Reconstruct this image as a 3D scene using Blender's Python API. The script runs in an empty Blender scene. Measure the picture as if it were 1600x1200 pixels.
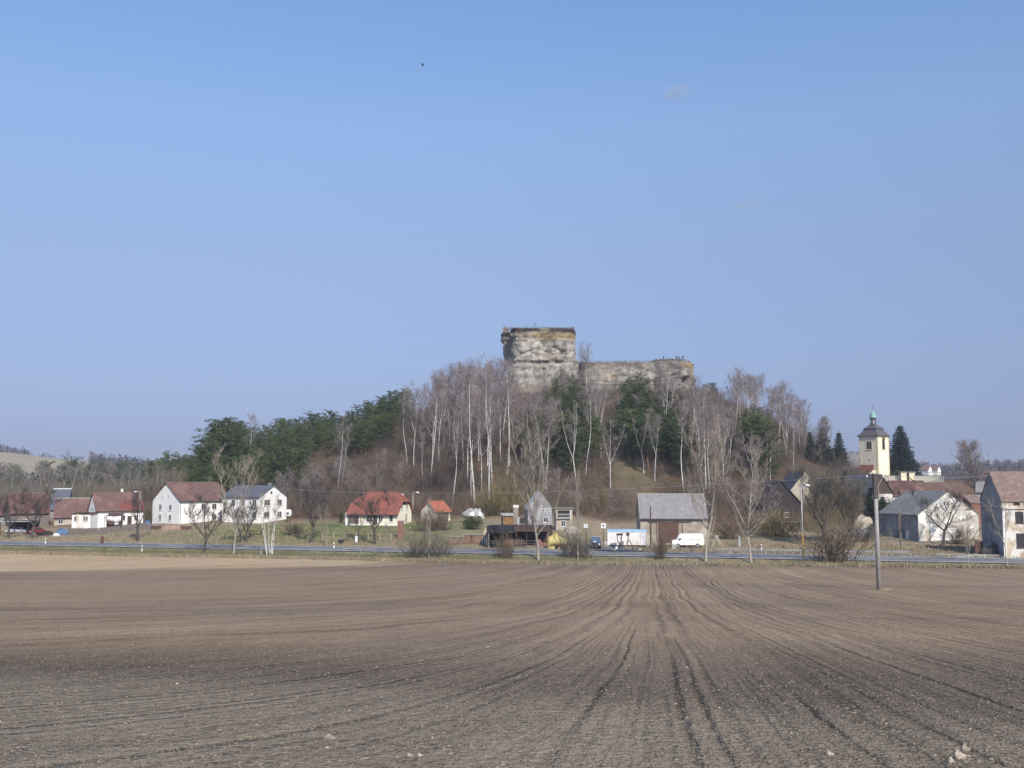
import bpy, math, random
import numpy as np
from mathutils import Vector, noise as mnoise
PI = math.pi
R = math.radians
sc = bpy.context.scene
col = sc.collection

# ------------------------------------------------------------------ camera, sky, sun, exposure
EYE = 10.5                       # eye height above the road (metres)
F = 1570.0                       # focal length in photo pixels (photo 1600 x 1200)
PITCH = math.atan(155.0 / F)     # horizon at y = 755
cam_d = bpy.data.cameras.new('camera')
cam = bpy.data.objects.new('camera', cam_d); col.objects.link(cam)
cam_d.sensor_width = 36.0; cam_d.lens = 36.0 * F / 1600.0
cam_d.clip_start = 0.5; cam_d.clip_end = 20000
cam.location = (0, 0, EYE); cam.rotation_euler = (PI/2 + PITCH, 0, 0)
sc.camera = cam

SUN_AZ, SUN_EL = 21.0, 38.0      # to the right behind the camera
sd = Vector((math.sin(R(SUN_AZ))*math.cos(R(SUN_EL)), -math.cos(R(SUN_AZ))*math.cos(R(SUN_EL)), math.sin(R(SUN_EL))))
world = bpy.data.worlds.new('World'); sc.world = world; world.use_nodes = True
wt = world.node_tree; wt.nodes.clear()
wo = wt.nodes.new('ShaderNodeOutputWorld'); wb = wt.nodes.new('ShaderNodeBackground'); sk = wt.nodes.new('ShaderNodeTexSky')
sk.sky_type = 'NISHITA'; sk.sun_disc = False
sk.sun_elevation = R(SUN_EL); sk.sun_rotation = math.atan2(sd.x, sd.y)
sk.air_density = 1.0; sk.dust_density = 0.6; sk.ozone_density = 2.5; sk.altitude = 250
wb.inputs['Strength'].default_value = 0.11*2.0*.5*2
# mild colour balance of the sky by elevation, as the camera recorded it
wtc = wt.nodes.new('ShaderNodeTexCoord'); wsp = wt.nodes.new('ShaderNodeSeparateXYZ'); wrp = wt.nodes.new('ShaderNodeValToRGB'); wmx = wt.nodes.new('ShaderNodeMix')
wt.links.new(wtc.outputs['Generated'], wsp.inputs[0]); wt.links.new(wsp.outputs[2], wrp.inputs[0])
SKY = [(0.0, (.31,.33,.55)), (.041, (.325,.34,.575)), (.098, (.48,.455,.585)), (.223, (.84,.745,.785)), (.34, (1.12,1.08,1.10)), (.437, (1.10,1.19,1.27)), (1.0, (1.1,1.19,1.27))]
SKYK = 2.0
while len(wrp.color_ramp.elements) < len(SKY): wrp.color_ramp.elements.new(.5)
for e_, (p_, c_) in zip(wrp.color_ramp.elements, SKY): e_.position = p_; e_.color = (c_[0]/SKYK, c_[1]/SKYK, c_[2]/SKYK, 1)
wmx.data_type = 'RGBA'; wmx.blend_type = 'MULTIPLY'; wmx.inputs[0].default_value = 1
wt.links.new(sk.outputs[0], wmx.inputs[6]); wt.links.new(wrp.outputs[0], wmx.inputs[7])
wt.links.new(wmx.outputs[2], wb.inputs[0]); wt.links.new(wb.outputs[0], wo.inputs[0])
sl = bpy.data.lights.new('sun', 'SUN'); sun = bpy.data.objects.new('sun', sl); col.objects.link(sun)
sl.energy = 3.5; sl.angle = R(0.5); sl.color = (1.0, 0.93, 0.84)
sun.rotation_euler = (-sd).to_track_quat('-Z', 'Y').to_euler()
sc.view_settings.view_transform = 'Standard'; sc.view_settings.look = 'None'
sc.view_settings.gamma = 1.0; sc.view_settings.use_curve_mapping = False
sc.view_settings.exposure = 0.5
sc.render.engine = 'CYCLES'
sc.cycles.use_denoising = True
sc.cycles.max_bounces = 6; sc.cycles.diffuse_bounces = 2; sc.cycles.volume_bounces = 0
sc.cycles.transparent_max_bounces = 8
sc.cycles.use_adaptive_sampling = True

# ------------------------------------------------------------------ photo pixel -> world
cp, sp_ = math.cos(PITCH), math.sin(PITCH)
def W(x, y, Y):
    """world point seen at photo pixel (x, y) at world depth Y"""
    u, v = (x-800.0)/F, (600.0-y)/F
    dy = cp - v*sp_; dz = sp_ + v*cp
    k = Y/dy
    return Vector((u*k, Y, EYE + dz*k))

def sstep(t):
    t = np.clip(t, 0, 1); return t*t*(3-2*t)

# ------------------------------------------------------------------ terrain
FY = np.array([-400, -60, 0, 12, 30, 55, 78, 110, 145, 180, 400.0])
FZ = np.array([16, 11.2, 8.1, 7.15, 5.75, 3.85, 2.2, 0.45, -0.65, -0.85, -0.9])
SS = np.array([9.6, 13, 20, 30, 38, 46, 60, 100, 200, 500.0])
SZ = np.array([-0.06, -0.22, 0.05, 0.4, 0.9, 1.5, 2.3, 3.4, 4.2, 4.5])
RX = np.array([-400, -125, -106, -98, -88, -67, -38, -14, 10, 60, 76, 100, 118, 150, 185, 230, 300, 600.0])
RZ = np.array([0, 0, 2, 6, 12, 17, 25, 31.5, 34, 33, 27, 11.5, 8.0, 7.0, 5, 3, 1, 0.0])
def smooth_tab(xs, ys, lo, hi, n, k):
    g = np.linspace(lo, hi, n); v = np.interp(g, xs, ys)
    ker = np.hanning(k+2)[1:-1]; ker /= ker.sum()
    vp = np.pad(v, k//2, mode='edge'); return g, np.convolve(vp, ker, 'valid')[:n]
FG, FV = smooth_tab(FY, FZ, -400, 400, 1601, 31)
RG, RV = smooth_tab(RX, RZ, -400, 600, 1001, 11)
AZX = (np.array([-1500, -400, 0, 45, 60, 140, 170, 230, 300, 500, 1100, 1290, 1350, 1400, 1450, 1550, 1600, 2000, 3500.0])-800)/F
AZZ = np.array([15, 24, 50, 42, 41, 38, 33, 28, 28, 28, 28, 30, 40, 28, 24, 27, 27, 20, 12.0])
AG, AV = smooth_tab(AZX, AZZ, -1.5, 1.75, 1301, 9)
def road_s(X, Y): return (Y + 0.261*X - 151.8)*0.9676
def terrain(X, Y):
    X = np.asarray(X, float); Y = np.asarray(Y, float)
    s = road_s(X, Y)
    field = np.interp(Y, FG, FV)
    field = field + 0.10*np.sin(X*0.06+1)*np.sin(Y*0.08)
    dip = -1.15*np.exp(-((s+3.6)/2.2)**2)*0.45
    t = sstep((s+8.5)/7.6)
    near = field*(1-t) + (-0.08)*t + dip*np.where(s < 0, 1, 0)
    bey = np.interp(s, SS, SZ)
    z = np.where(s < -0.6, near, np.where(s < 9.6, -0.08, bey))
    hx = np.interp(X, RG, RV)
    yf = 205 + np.where(X < -50, (-(X+50))*0.25, 0) + np.where(X > 90, -(X-90)*0.15, 0)
    up = sstep((Y-yf)/(322-yf)); dn = 1-sstep((Y-350)/130.0)
    nz = 0.5*np.sin(X*0.21+2)*np.sin(Y*0.17) + 0.35*np.sin(X*0.47+Y*0.3) + 0.25*np.sin(X*0.9-Y*0.7)
    hill = (hx+nz*np.clip(hx/12, 0, 1))*up*dn
    z = z + hill
    z = z + 1.35*sstep((s-13)/22)*sstep((X+84)/12)*(1-sstep((X-13)/8))*(1-sstep((Y-205)/30))          # garden terrace of the middle houses
    z = z - 3.4*np.exp(-((X-113)/27)**2)*sstep((Y-215)/20)*(1-sstep((Y-279)/3.5))     # ground falls away below the churchyard wall
    az = X/np.maximum(Y, 50)
    zt = np.interp(az, AG, AV)
    fr = sstep((Y-620)/640.0)
    und = 2.0*np.sin(X*0.011+1)*np.sin(Y*0.008) + 1.2*np.sin(X*0.031-Y*0.02)
    z = z + (zt-4+und)*fr*(1-0.35*sstep((Y-1500)/1500))
    return z
def th(x, y): return float(terrain(x, y))
def hit(x, y, y0=12.0, y1=700.0):
    """first terrain point under photo pixel (x, y)"""
    ys = np.arange(y0, y1, 0.25)
    u, v = (x-800.0)/F, (600.0-y)/F
    dy = cp - v*sp_; dz = sp_ + v*cp
    zz = EYE + dz*ys/dy
    g = terrain(u*ys/dy, ys)
    w = np.where(g >= zz)[0]
    i = w[0] if len(w) else len(ys)-1
    Y = ys[i]; X = u*Y/dy
    return Vector((X, Y, th(X, Y)))
def at(x, Y, y=790):
    """ground point at photo column x and world depth Y"""
    p = W(x, y, Y); p.z = th(p.x, Y); return p

# ------------------------------------------------------------------ mesh helpers
class MB:
    def __init__(s): s.v = []; s.f = []
    def add(s, vs, fs):
        n = len(s.v); s.v += [tuple(p) for p in vs]; s.f += [tuple(i+n for i in f) for f in fs]; return s
    def box(s, x0, x1, y0, y1, z0, z1):
        return s.add([(x0,y0,z0),(x1,y0,z0),(x1,y1,z0),(x0,y1,z0),(x0,y0,z1),(x1,y0,z1),(x1,y1,z1),(x0,y1,z1)],
                     [(0,3,2,1),(4,5,6,7),(0,1,5,4),(1,2,6,5),(2,3,7,6),(3,0,4,7)])
    def obox(s, c, ax, ay, az):
        c = Vector(c); ax = Vector(ax); ay = Vector(ay); az = Vector(az)
        P = [c+sx*ax+sy*ay+sz*az for sz in (-1,1) for sx, sy in ((-1,-1),(1,-1),(1,1),(-1,1))]
        return s.add(P, [(0,3,2,1),(4,5,6,7),(0,1,5,4),(1,2,6,5),(2,3,7,6),(3,0,4,7)])
    def prism(s, poly, z0, z1, axis='z'):
        n = len(poly)
        def m(a, b, c):
            return {'z': (a,b,c), 'y': (a,c,b), 'x': (c,a,b)}[axis]
        vs = [m(a,b,z0) for a,b in poly] + [m(a,b,z1) for a,b in poly]
        fs = [tuple(range(n))[::-1], tuple(range(n,2*n))] + [(i,(i+1)%n,n+(i+1)%n,n+i) for i in range(n)]
        return s.add(vs, fs)
    def tube(s, pts, rad, n=6, cap=True):
        pts = [Vector(p) for p in pts]
        if not isinstance(rad, (list, tuple)): rad = [rad]*len(pts)
        b = len(s.v); vs = []
        for i, p in enumerate(pts):
            d = (pts[min(i+1, len(pts)-1)] - pts[max(i-1, 0)])
            d = d.normalized() if d.length > 1e-9 else Vector((0,0,1))
            a = d.cross(Vector((0.31, 0.95, 0.05))).normalized() if abs(d.y) < .9 else d.cross(Vector((1,0,0))).normalized()
            c = d.cross(a)
            for k in range(n):
                t = 2*PI*k/n; vs.append(p + rad[i]*(math.cos(t)*a + math.sin(t)*c))
        fs = [(i*n+k, i*n+(k+1)%n, (i+1)*n+(k+1)%n, (i+1)*n+k) for i in range(len(pts)-1) for k in range(n)]
        if cap: fs += [tuple(range(n))[::-1], tuple((len(pts)-1)*n+k for k in range(n))]
        return s.add(vs, fs)
    def lathe(s, prof, n=16, c=(0,0), a0=0.0, sq=None):
        vs = []
        for r, z in prof:
            for k in range(n):
                t = 2*PI*k/n + a0
                vs.append((c[0]+r*math.cos(t), c[1]+r*math.sin(t), z))
        fs = [(i*n+k, i*n+(k+1)%n, (i+1)*n+(k+1)%n, (i+1)*n+k) for i in range(len(prof)-1) for k in range(n)]
        fs += [tuple(range(n))[::-1], tuple((len(prof)-1)*n+k for k in range(n))]
        return s.add(vs, fs)
    def mesh(s, name, m=None, smooth=False):
        me = bpy.data.meshes.new(name); me.from_pydata(s.v, [], s.f)
        if m: me.materials.append(m)
        if smooth: me.polygons.foreach_set('use_smooth', [True]*len(me.polygons))
        me.update(); return me
    def build(s, name, m, parent=None, smooth=False, label=None):
        o = bpy.data.objects.new(name, s.mesh(name, m, smooth)); col.objects.link(o)
        if parent is not None: o.parent = parent
        if label: o['label'] = label
        return o
def tag(o, label=None, cat=None, group=None, kind=None):
    if label: o['label'] = label
    if cat: o['category'] = cat
    if group: o['group'] = group
    if kind: o['kind'] = kind
    return o
def empty(name, label, cat, loc=(0,0,0), rz=0.0, group=None):
    o = bpy.data.objects.new(name, None); col.objects.link(o)
    o.empty_display_size = 0.3
    o.location = loc; o.rotation_euler = (0,0,rz)
    return tag(o, label, cat, group)
def np_mesh(name, V, faces3=None, faces4=None, m=None):
    me = bpy.data.meshes.new(name)
    f = []
    V = np.asarray(V, np.float32)
    n3 = 0 if faces3 is None else len(faces3); n4 = 0 if faces4 is None else len(faces4)
    loops = np.concatenate([np.asarray(faces3, np.int32).ravel() if n3 else np.zeros(0, np.int32),
                            np.asarray(faces4, np.int32).ravel() if n4 else np.zeros(0, np.int32)])
    tot = np.concatenate([np.full(n3, 3, np.int32), np.full(n4, 4, np.int32)])
    st = np.concatenate([[0], np.cumsum(tot)[:-1]]).astype(np.int32)
    me.vertices.add(len(V)); me.vertices.foreach_set('co', V.ravel())
    me.loops.add(len(loops)); me.loops.foreach_set('vertex_index', loops)
    me.polygons.add(len(tot)); me.polygons.foreach_set('loop_start', st); me.polygons.foreach_set('loop_total', tot)
    me.update(calc_edges=True)
    if m: me.materials.append(m)
    return me
def link(name, me, parent=None):
    o = bpy.data.objects.new(name, me); col.objects.link(o)
    if parent is not None: o.parent = parent
    return o

# ------------------------------------------------------------------ materials
def lin(c):
    return tuple(((x/255.0)/12.92 if x/255.0 <= 0.04045 else (((x/255.0)+0.055)/1.055)**2.4) for x in c)
MATS = {}
def mat(name, c1, c2=None, scale=3.0, detail=5.0, rough=0.85, bump=0.0, bscale=None, spec=0.3, stretch=(1,1,1), metal=0.0, c3=None, s3=1.0, t3=(0.5, 0.6), lo=0.38, hi=0.62):
    m = bpy.data.materials.new(name); m.use_nodes = True; MATS[name] = m
    nt = m.node_tree; b = nt.nodes['Principled BSDF']
    b.inputs['Roughness'].default_value = rough; b.inputs['Specular IOR Level'].default_value = spec; b.inputs['Metallic'].default_value = metal
    tc = nt.nodes.new('ShaderNodeTexCoord'); mp = nt.nodes.new('ShaderNodeMapping'); mp.inputs['Scale'].default_value = stretch
    nt.links.new(tc.outputs['Object'], mp.inputs[0])
    c2 = c2 or tuple(x*0.85 for x in c1)
    n = nt.nodes.new('ShaderNodeTexNoise'); n.inputs['Scale'].default_value = scale; n.inputs['Detail'].default_value = detail; n.inputs['Roughness'].default_value = 0.62
    nt.links.new(mp.outputs[0], n.inputs['Vector'])
    r = nt.nodes.new('ShaderNodeValToRGB'); r.color_ramp.elements[0].position = lo; r.color_ramp.elements[1].position = hi
    r.color_ramp.elements[0].color = (*c1, 1); r.color_ramp.elements[1].color = (*c2, 1)
    nt.links.new(n.outputs[0], r.inputs[0]); out = r.outputs[0]
    if c3:
        n3 = nt.nodes.new('ShaderNodeTexNoise'); n3.inputs['Scale'].default_value = s3; n3.inputs['Detail'].default_value = 6
        nt.links.new(tc.outputs['Object'], n3.inputs['Vector'])
        mr = nt.nodes.new('ShaderNodeMapRange'); mr.inputs[1].default_value = t3[0]; mr.inputs[2].default_value = t3[1]
        nt.links.new(n3.outputs[0], mr.inputs[0])
        mx = nt.nodes.new('ShaderNodeMix'); mx.data_type = 'RGBA'
        nt.links.new(mr.outputs[0], mx.inputs[0]); nt.links.new(out, mx.inputs[6]); mx.inputs[7].default_value = (*c3, 1); out = mx.outputs[2]
    nt.links.new(out, b.inputs['Base Color'])
    if bump:
        nb = nt.nodes.new('ShaderNodeTexNoise'); nb.inputs['Scale'].default_value = bscale or scale*4; nb.inputs['Detail'].default_value = 4
        nt.links.new(mp.outputs[0], nb.inputs['Vector'])
        bu = nt.nodes.new('ShaderNodeBump'); bu.inputs['Strength'].default_value = 0.8; bu.inputs['Distance'].default_value = bump
        nt.links.new(nb.outputs[0], bu.inputs['Height']); nt.links.new(bu.outputs[0], b.inputs['Normal'])
    m['_'] = 0
    return m
def roofmat(name, c1, c2, row=0.35, c3=None, t3=(0.55, 0.62), s3=0.4, bump=0.05, rough=0.8):
    m = mat(name, c1, c2, 1.4, 6, rough, 0, c3=c3, s3=s3, t3=t3)
    nt = m.node_tree; b = nt.nodes['Principled BSDF']; tc = nt.nodes.new('ShaderNodeTexCoord')
    br = nt.nodes.new('ShaderNodeTexWave'); br.wave_type = 'BANDS'; br.bands_direction = 'Z'; br.wave_profile = 'SAW'
    br.inputs['Scale'].default_value = 1.0/row/6.283*2; br.inputs['Distortion'].default_value = 0.4; br.inputs['Detail Scale'].default_value = 3
    nt.links.new(tc.outputs['Object'], br.inputs[0])
    bu = nt.nodes.new('ShaderNodeBump'); bu.inputs['Strength'].default_value = 0.9; bu.inputs['Distance'].default_value = bump
    nt.links.new(br.outputs[1], bu.inputs['Height']); nt.links.new(bu.outputs[0], b.inputs['Normal'])
    return m
M = {}
def dm(k, *a, **kw): M[k] = mat(k, *a, **kw); return M[k]
dm('white_plaster', (.84,.83,.79), (.77,.76,.72), 0.7, 6, .9, c3=(.68,.66,.61), s3=.45, t3=(.58,.72))
dm('cream_plaster', (.82,.78,.62), (.74,.70,.55), 0.5, 5, .9)
dm('yellow_plaster', (.80,.73,.50), (.72,.65,.44), 0.5, 5, .9)
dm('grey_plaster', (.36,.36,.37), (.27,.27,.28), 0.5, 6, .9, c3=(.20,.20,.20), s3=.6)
dm('old_plaster', (.62,.60,.54), (.36,.32,.27), 0.55, 8, .9, bump=.04, bscale=3, c3=(.75,.75,.72), s3=.5, t3=(.50,.56))
dm('ruin_plaster', (.60,.52,.40), (.40,.30,.22), 0.8, 8, .9, bump=.04, bscale=3, c3=(.66,.64,.58), s3=.6, t3=(.48,.55))
dm('tan_plaster', (.46,.41,.33), (.36,.32,.26), 0.6, 6, .9, c3=(.28,.24,.19), s3=.4)
dm('dark_wood', (.10,.07,.055), (.05,.035,.03), 2, 6, .85, stretch=(4,4,.5))
dm('red_wood', (.13,.07,.055), (.09,.05,.04), 2, 6, .85, stretch=(4,4,.5))
dm('grey_wood', (.22,.19,.17), (.12,.10,.09), 2, 6, .9, stretch=(5,5,.6))
dm('pale_wood', (.56,.50,.40), (.30,.25,.19), 2, 6, .85, stretch=(2,2,5))
dm('cut_wood', (.42,.29,.20), (.20,.13,.10), 5, 4, .85, c3=(.34,.20,.17), s3=2)
dm('black_paint', (.022,.022,.026), (.035,.035,.04), 1, 3, .6)
dm('dark_metal', (.06,.055,.055), (.09,.07,.06), 3, 4, .55)
dm('iron', (.03,.028,.028), (.05,.04,.035), 4, 4, .6)
dm('white_paint', (.80,.80,.78), (.70,.70,.68), 1.2, 5, .5)
dm('van_paint', (.80,.78,.73), (.72,.69,.63), .9, 5, .35, spec=.5, c3=(.45,.33,.24), s3=1.1, t3=(.68,.8))
dm('cabin_paint', (.78,.76,.74), (.66,.62,.58), .9, 6, .6, c3=(.48,.36,.30), s3=.8, t3=(.6,.75))
dm('light_blue', (.36,.55,.74), (.28,.45,.66), 1, 4, .6)
dm('blue_tarp', (.10,.18,.30), (.06,.11,.20), 1.5, 4, .5, bump=.05)
dm('car_blue', (.055,.12,.19), (.04,.09,.15), 1, 3, .3, spec=.6)
dm('car_red', (.22,.045,.045), (.25,.04,.04), 1, 3, .35, spec=.5)
dm('car_silver', (.40,.42,.46), (.33,.35,.38), 1, 3, .3, spec=.6)
dm('yellow_tarp', (.62,.52,.20), (.42,.34,.14), 1.6, 5, .7, bump=.06)
dm('timber_black', (.045,.036,.034), (.03,.026,.026), 2, 6, .85, stretch=(4,4,.5))
dm('rust', (.28,.15,.06), (.13,.08,.05), 2, 6, .85)
dm('rubber', (.02,.02,.02), (.03,.03,.03), 3, 2, .9)
dm('glass', (.03,.035,.04), (.05,.055,.06), .6, 3, .12, spec=.6)
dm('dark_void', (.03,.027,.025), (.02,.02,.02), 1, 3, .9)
dm('asphalt', (.135,.135,.142), (.165,.165,.17), .6, 8, .8, c3=(.215,.21,.205), s3=.15, t3=(.45,.6))
dm('road_paint', (.72,.72,.72), (.52,.52,.52), 2, 6, .7)
dm('concrete', (.38,.37,.34), (.28,.27,.25), 1.4, 6, .9, bump=.01)
dm('galvanised', (.42,.44,.46), (.34,.36,.38), 3, 4, .45, metal=.3)
dm('ochre_paint', (.55,.36,.06), (.45,.29,.06), 2, 4, .6)
dm('copper', (.16,.33,.29), (.26,.45,.40), 1.5, 5, .5)
dm('slate', (.085,.082,.088), (.12,.115,.12), 1.2, 5, .6)
dm('brick', (.27,.13,.10), (.18,.10,.08), 3, 6, .9, bump=.02)
dm('stone_wall', (.36,.32,.27), (.20,.18,.15), 1.6, 6, .9, bump=.08)
dm('gravel', (.34,.31,.28), (.24,.22,.20), 2.5, 8, .95, bump=.05)
M['roof_redbrown'] = roofmat('roof_redbrown', (.165,.092,.078), (.125,.075,.066), c3=(.20,.115,.095))
M['roof_orange'] = roofmat('roof_orange', (.285,.095,.065), (.23,.08,.058), c3=(.20,.08,.065))
M['roof_brightorange'] = roofmat('roof_brightorange', (.38,.125,.075), (.31,.105,.065))
M['roof_bluegrey'] = roofmat('roof_bluegrey', (.115,.12,.15), (.09,.095,.12))
M['roof_grey'] = roofmat('roof_grey', (.26,.245,.25), (.20,.19,.19), c3=(.34,.33,.31), t3=(.62,.7), s3=1.2)
M['roof_moss'] = roofmat('roof_moss', (.225,.225,.22), (.165,.17,.16), c3=(.25,.25,.23))
M['roof_darkred'] = roofmat('roof_darkred', (.11,.05,.043), (.08,.042,.038), c3=(.145,.08,.066), t3=(.5,.6))
M['roof_red'] = roofmat('roof_red', (.20,.06,.05), (.16,.055,.048))
M['roof_old'] = roofmat('roof_old', (.215,.145,.12), (.17,.12,.10), c3=(.24,.18,.15), t3=(.5,.58), s3=1.5)
M['roof_rust'] = roofmat('roof_rust', (.16,.10,.075), (.11,.075,.06), c3=(.20,.13,.09))
M['roof_darkbrown'] = roofmat('roof_darkbrown', (.10,.075,.07), (.07,.055,.055))
dm('birch_bark', (.66,.64,.61), (.50,.48,.46), 1.5, 5, .8, c3=(.07,.06,.055), s3=2.2, t3=(.60,.66), stretch=(1,1,1))
dm('birch_twig', (.30,.25,.235), (.20,.165,.155), 0.6, 3, .9)
dm('ash_bark', (.38,.34,.275), (.27,.24,.195), 1.5, 5, .9)
dm('ash_twig', (.34,.295,.23), (.24,.205,.16), .8, 3, .9)
dm('dark_bark', (.10,.085,.075), (.065,.055,.05), 1.5, 5, .9)
dm('dark_twig', (.105,.088,.075), (.075,.062,.056), .8, 3, .9)
dm('willow_twig', (.165,.15,.115), (.12,.108,.085), .8, 3, .9)
dm('pine_bark', (.24,.14,.09), (.12,.085,.065), 1.5, 5, .9)
dm('pine_needles', (.080,.110,.034), (.042,.066,.024), .45, 3, .85)
dm('pine_needles_light', (.110,.140,.038), (.065,.092,.03), .45, 3, .85)
dm('spruce_needles', (.022,.042,.024), (.014,.028,.018), .6, 3, .85)
dm('shrub_twig', (.19,.125,.08), (.10,.072,.055), .25, 4, .95, c3=(.15,.12,.065), s3=.08, t3=(.45,.6))
dm('bush_twig', (.20,.15,.10), (.13,.10,.07), .5, 4, .95)
dm('olive_twig', (.21,.17,.075), (.15,.125,.06), .5, 4, .95)
dm('evergreen', (.06,.075,.02), (.04,.055,.018), .8, 3, .9)
dm('dry_grass', (.33,.27,.175), (.22,.185,.12), .4, 4, .95)
dm('verge_grass', (.115,.13,.055), (.19,.18,.10), .3, 4, .95)
dm('far_bare', (.12,.095,.09), (.085,.07,.072), .02, 4, .95)
dm('far_conifer', (.028,.048,.028), (.02,.036,.024), .02, 4, .95)
dm('stones', (.36,.31,.25), (.20,.165,.135), 3, 3, .9)
dm('clod', (.185,.15,.115), (.13,.105,.082), 3, 3, .95)
dm('skin', (.50,.34,.26))
# ------------------------------------------------------------------ ground sheet
def axis(parts):
    a = []
    for lo, hi, st in parts: a += list(np.arange(lo, hi, st))
    return np.array(a)
geo = lambda a, b, n: list(np.geomspace(a, b, n))
ys = np.array(list(-np.array(geo(12, 400, 8)))[::-1] + list(axis([(-10, 6, 2), (6, 60, .8), (60, 128, 1.2), (128, 200, .75), (200, 360, 2), (360, 520, 5)])) + geo(520, 4200, 60))
xs = np.array(list(-np.array(geo(135, 3400, 45)))[::-1] + list(axis([(-134, 134, 1.1)])) + geo(134, 3400, 45))
GX, GY = np.meshgrid(xs, ys)
GZ = terrain(GX, GY)
rs = np.random.RandomState(3)
s_ = road_s(GX, GY)
infield = (s_ < -8) & (GY > 0) & (GY < 190)
GZ = GZ + 0.0*infield
nx, ny = len(xs), len(ys)
V = np.stack([GX.ravel(), GY.ravel(), GZ.ravel()], 1)
ii = np.arange((ny-1)*(nx-1)); r_ = ii//(nx-1); c_ = ii % (nx-1); a_ = r_*nx+c_
Q = np.stack([a_, a_+1, a_+nx+1, a_+nx], 1)
# furrow coordinate: drilling lines followed to a common cross section
def slope(w): return 0.10 + 2.8*np.log1p(np.exp((0.02-w)*14))/14 - 0.25*np.log1p(np.exp((w-.36)*14))/14
def traced(Yt):
    U = GX.copy(); yy = np.maximum(GY, 8.0); dY = (Yt-yy)/60
    for k in range(60):
        U = U + np.clip(slope(U/yy), -1, 2.2)*dY; yy = yy + dY
    return U
U = traced(100.0); U2 = traced(24.0)
def bl(x, y, cx, cy, rx, ry): return np.exp(-(((x-cx)/rx)**2+((y-cy)/ry)**2))
nzs = (np.sin(GX*.13+GY*.05)+np.sin(GX*.047-GY*.11+1)+np.sin(GX*.31+GY*.23+2)*.5)/2.5
C = np.zeros(GX.shape+(3,))
brown = np.array([.325,.236,.155]); pale = np.array([.56,.41,.25]); greyb = np.array([.158,.124,.092]); greyl = np.array([.255,.208,.152])
C[:] = brown
def mixc(mask, c):
    global C
    mask = np.clip(mask, 0, 1)[..., None]; C = C*(1-mask) + np.array(c)*mask
yfun = GY + 3*nzs
mixc(sstep((34-yfun)/15), greyb)                                     # wetter, greyer soil close by
mixc(sstep((20.5-yfun+GX*-0.22)/5)*.95, greyl)
mixc(sstep((yfun-120)/12)*sstep((GX+62+.1*GY+4*nzs)/20)*.55, (.215,.155,.115))
edge = 132 + (-GX-20)*-0.16 + 6*np.sin(GX*.06)+3*nzs
mixc(sstep((yfun-(103+.32*np.maximum(GX+95, 0)))/7)*sstep((-8-GX)/18), pale)  # pale sandy headland at left
mixc(bl(GX, GY, -28, 124, 14, 3.0)*.55, (.25,.19,.14))
for cx, cy, rx, ry, k in ((-75,112,26,2.2,.8), (-95,122,20,1.4,.5), (-50,106,22,1.5,.6), (38,88,28,3,.35), (10,60,22,3,.3), (-22,52,16,2.5,.35), (20,45,16,2.5,.25)):
    mixc(bl(GX, GY, cx, cy, rx, ry)*k, (.15,.115,.095))
fieldw = 1-sstep((s_+10.0+nzs*.7)/1.2)
# verge, ditch
vg = np.array([.215,.205,.105]); dry = np.array([.34,.275,.175])
gv = np.zeros(C.shape); gv[:] = dry
gm = np.exp(-((s_+4.2)/3.4)**2)*(1.0-.55*sstep((GX+10)/50))+.1*nzs
gm = np.clip(gm, 0, 1)[..., None]; gv = gv*(1-gm)+np.array([.095,.115,.045])*gm
C = np.where((s_ > -30)[..., None], C*fieldw[..., None]+gv*(1-fieldw[..., None]), C)
bey = sstep((s_-9.3)/.8)
mixc(bey, (.345,.265,.175))
mixc(bey*np.clip(.5+.6*nzs, 0, 1)*.5, (.26,.22,.12))
mixc(bey*np.clip(bl(GX, GY, -35, 193, 24, 11)*1.6, 0, 1), (.13,.17,.05))         # lawn by the orange-roofed house
mixc(bey*np.clip(bl(GX, GY, -42, 180, 40, 5)*1.0, 0, .7), (.20,.20,.08))
mixc(bey*sstep((GX+4)/8)*sstep((s_-9)/1)*(1-sstep((s_-16)/3))*.8, (.26,.24,.215))  # gravelly yard edge
hx_ = np.interp(GX, RG, RV)
hillm = sstep((GY-203-np.maximum(-(GX+50), 0)*.2)/14)*sstep(hx_/6)
mixc(hillm, (.145,.092,.058))
mixc(hillm*np.clip(nzs, 0, 1)*.8, (.18,.12,.07))
mixc(np.clip(bl(GX, GY, 29, 252, 6, 26)*1.1, 0, 1), (.17,.14,.078))             # grassy clearing on the slope
mixc(np.clip(bl(GX, GY, 16, 220, 10, 8)*.9, 0, 1), (.17,.125,.08))
mixc(np.clip(bl(GX, GY, 118, 235, 26, 22), 0, 1)*.8, (.17,.105,.08))
far = sstep((GY-430)/80)
mixc(far, (.17,.15,.09))
mixc(sstep((GY-760)/120), (.33,.275,.175))
ground_me = np_mesh('ground', V, None, Q)
ground_me.polygons.foreach_set('use_smooth', [True]*len(ground_me.polygons))
ca = ground_me.attributes.new('zone_colour', 'FLOAT_COLOR', 'POINT')
ca.data.foreach_set('color', np.concatenate([C.reshape(-1,3), np.ones((C.shape[0]*C.shape[1],1))], 1).astype(np.float32).ravel())
fa = ground_me.attributes.new('furrow', 'FLOAT', 'POINT'); fa.data.foreach_set('value', U.astype(np.float32).ravel())
fb = ground_me.attributes.new('furrow_near', 'FLOAT', 'POINT'); fb.data.foreach_set('value', np.clip(U2, -500, 500).astype(np.float32).ravel())
fw = ground_me.attributes.new('field_weight', 'FLOAT', 'POINT'); fw.data.foreach_set('value', fieldw.astype(np.float32).ravel())
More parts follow.
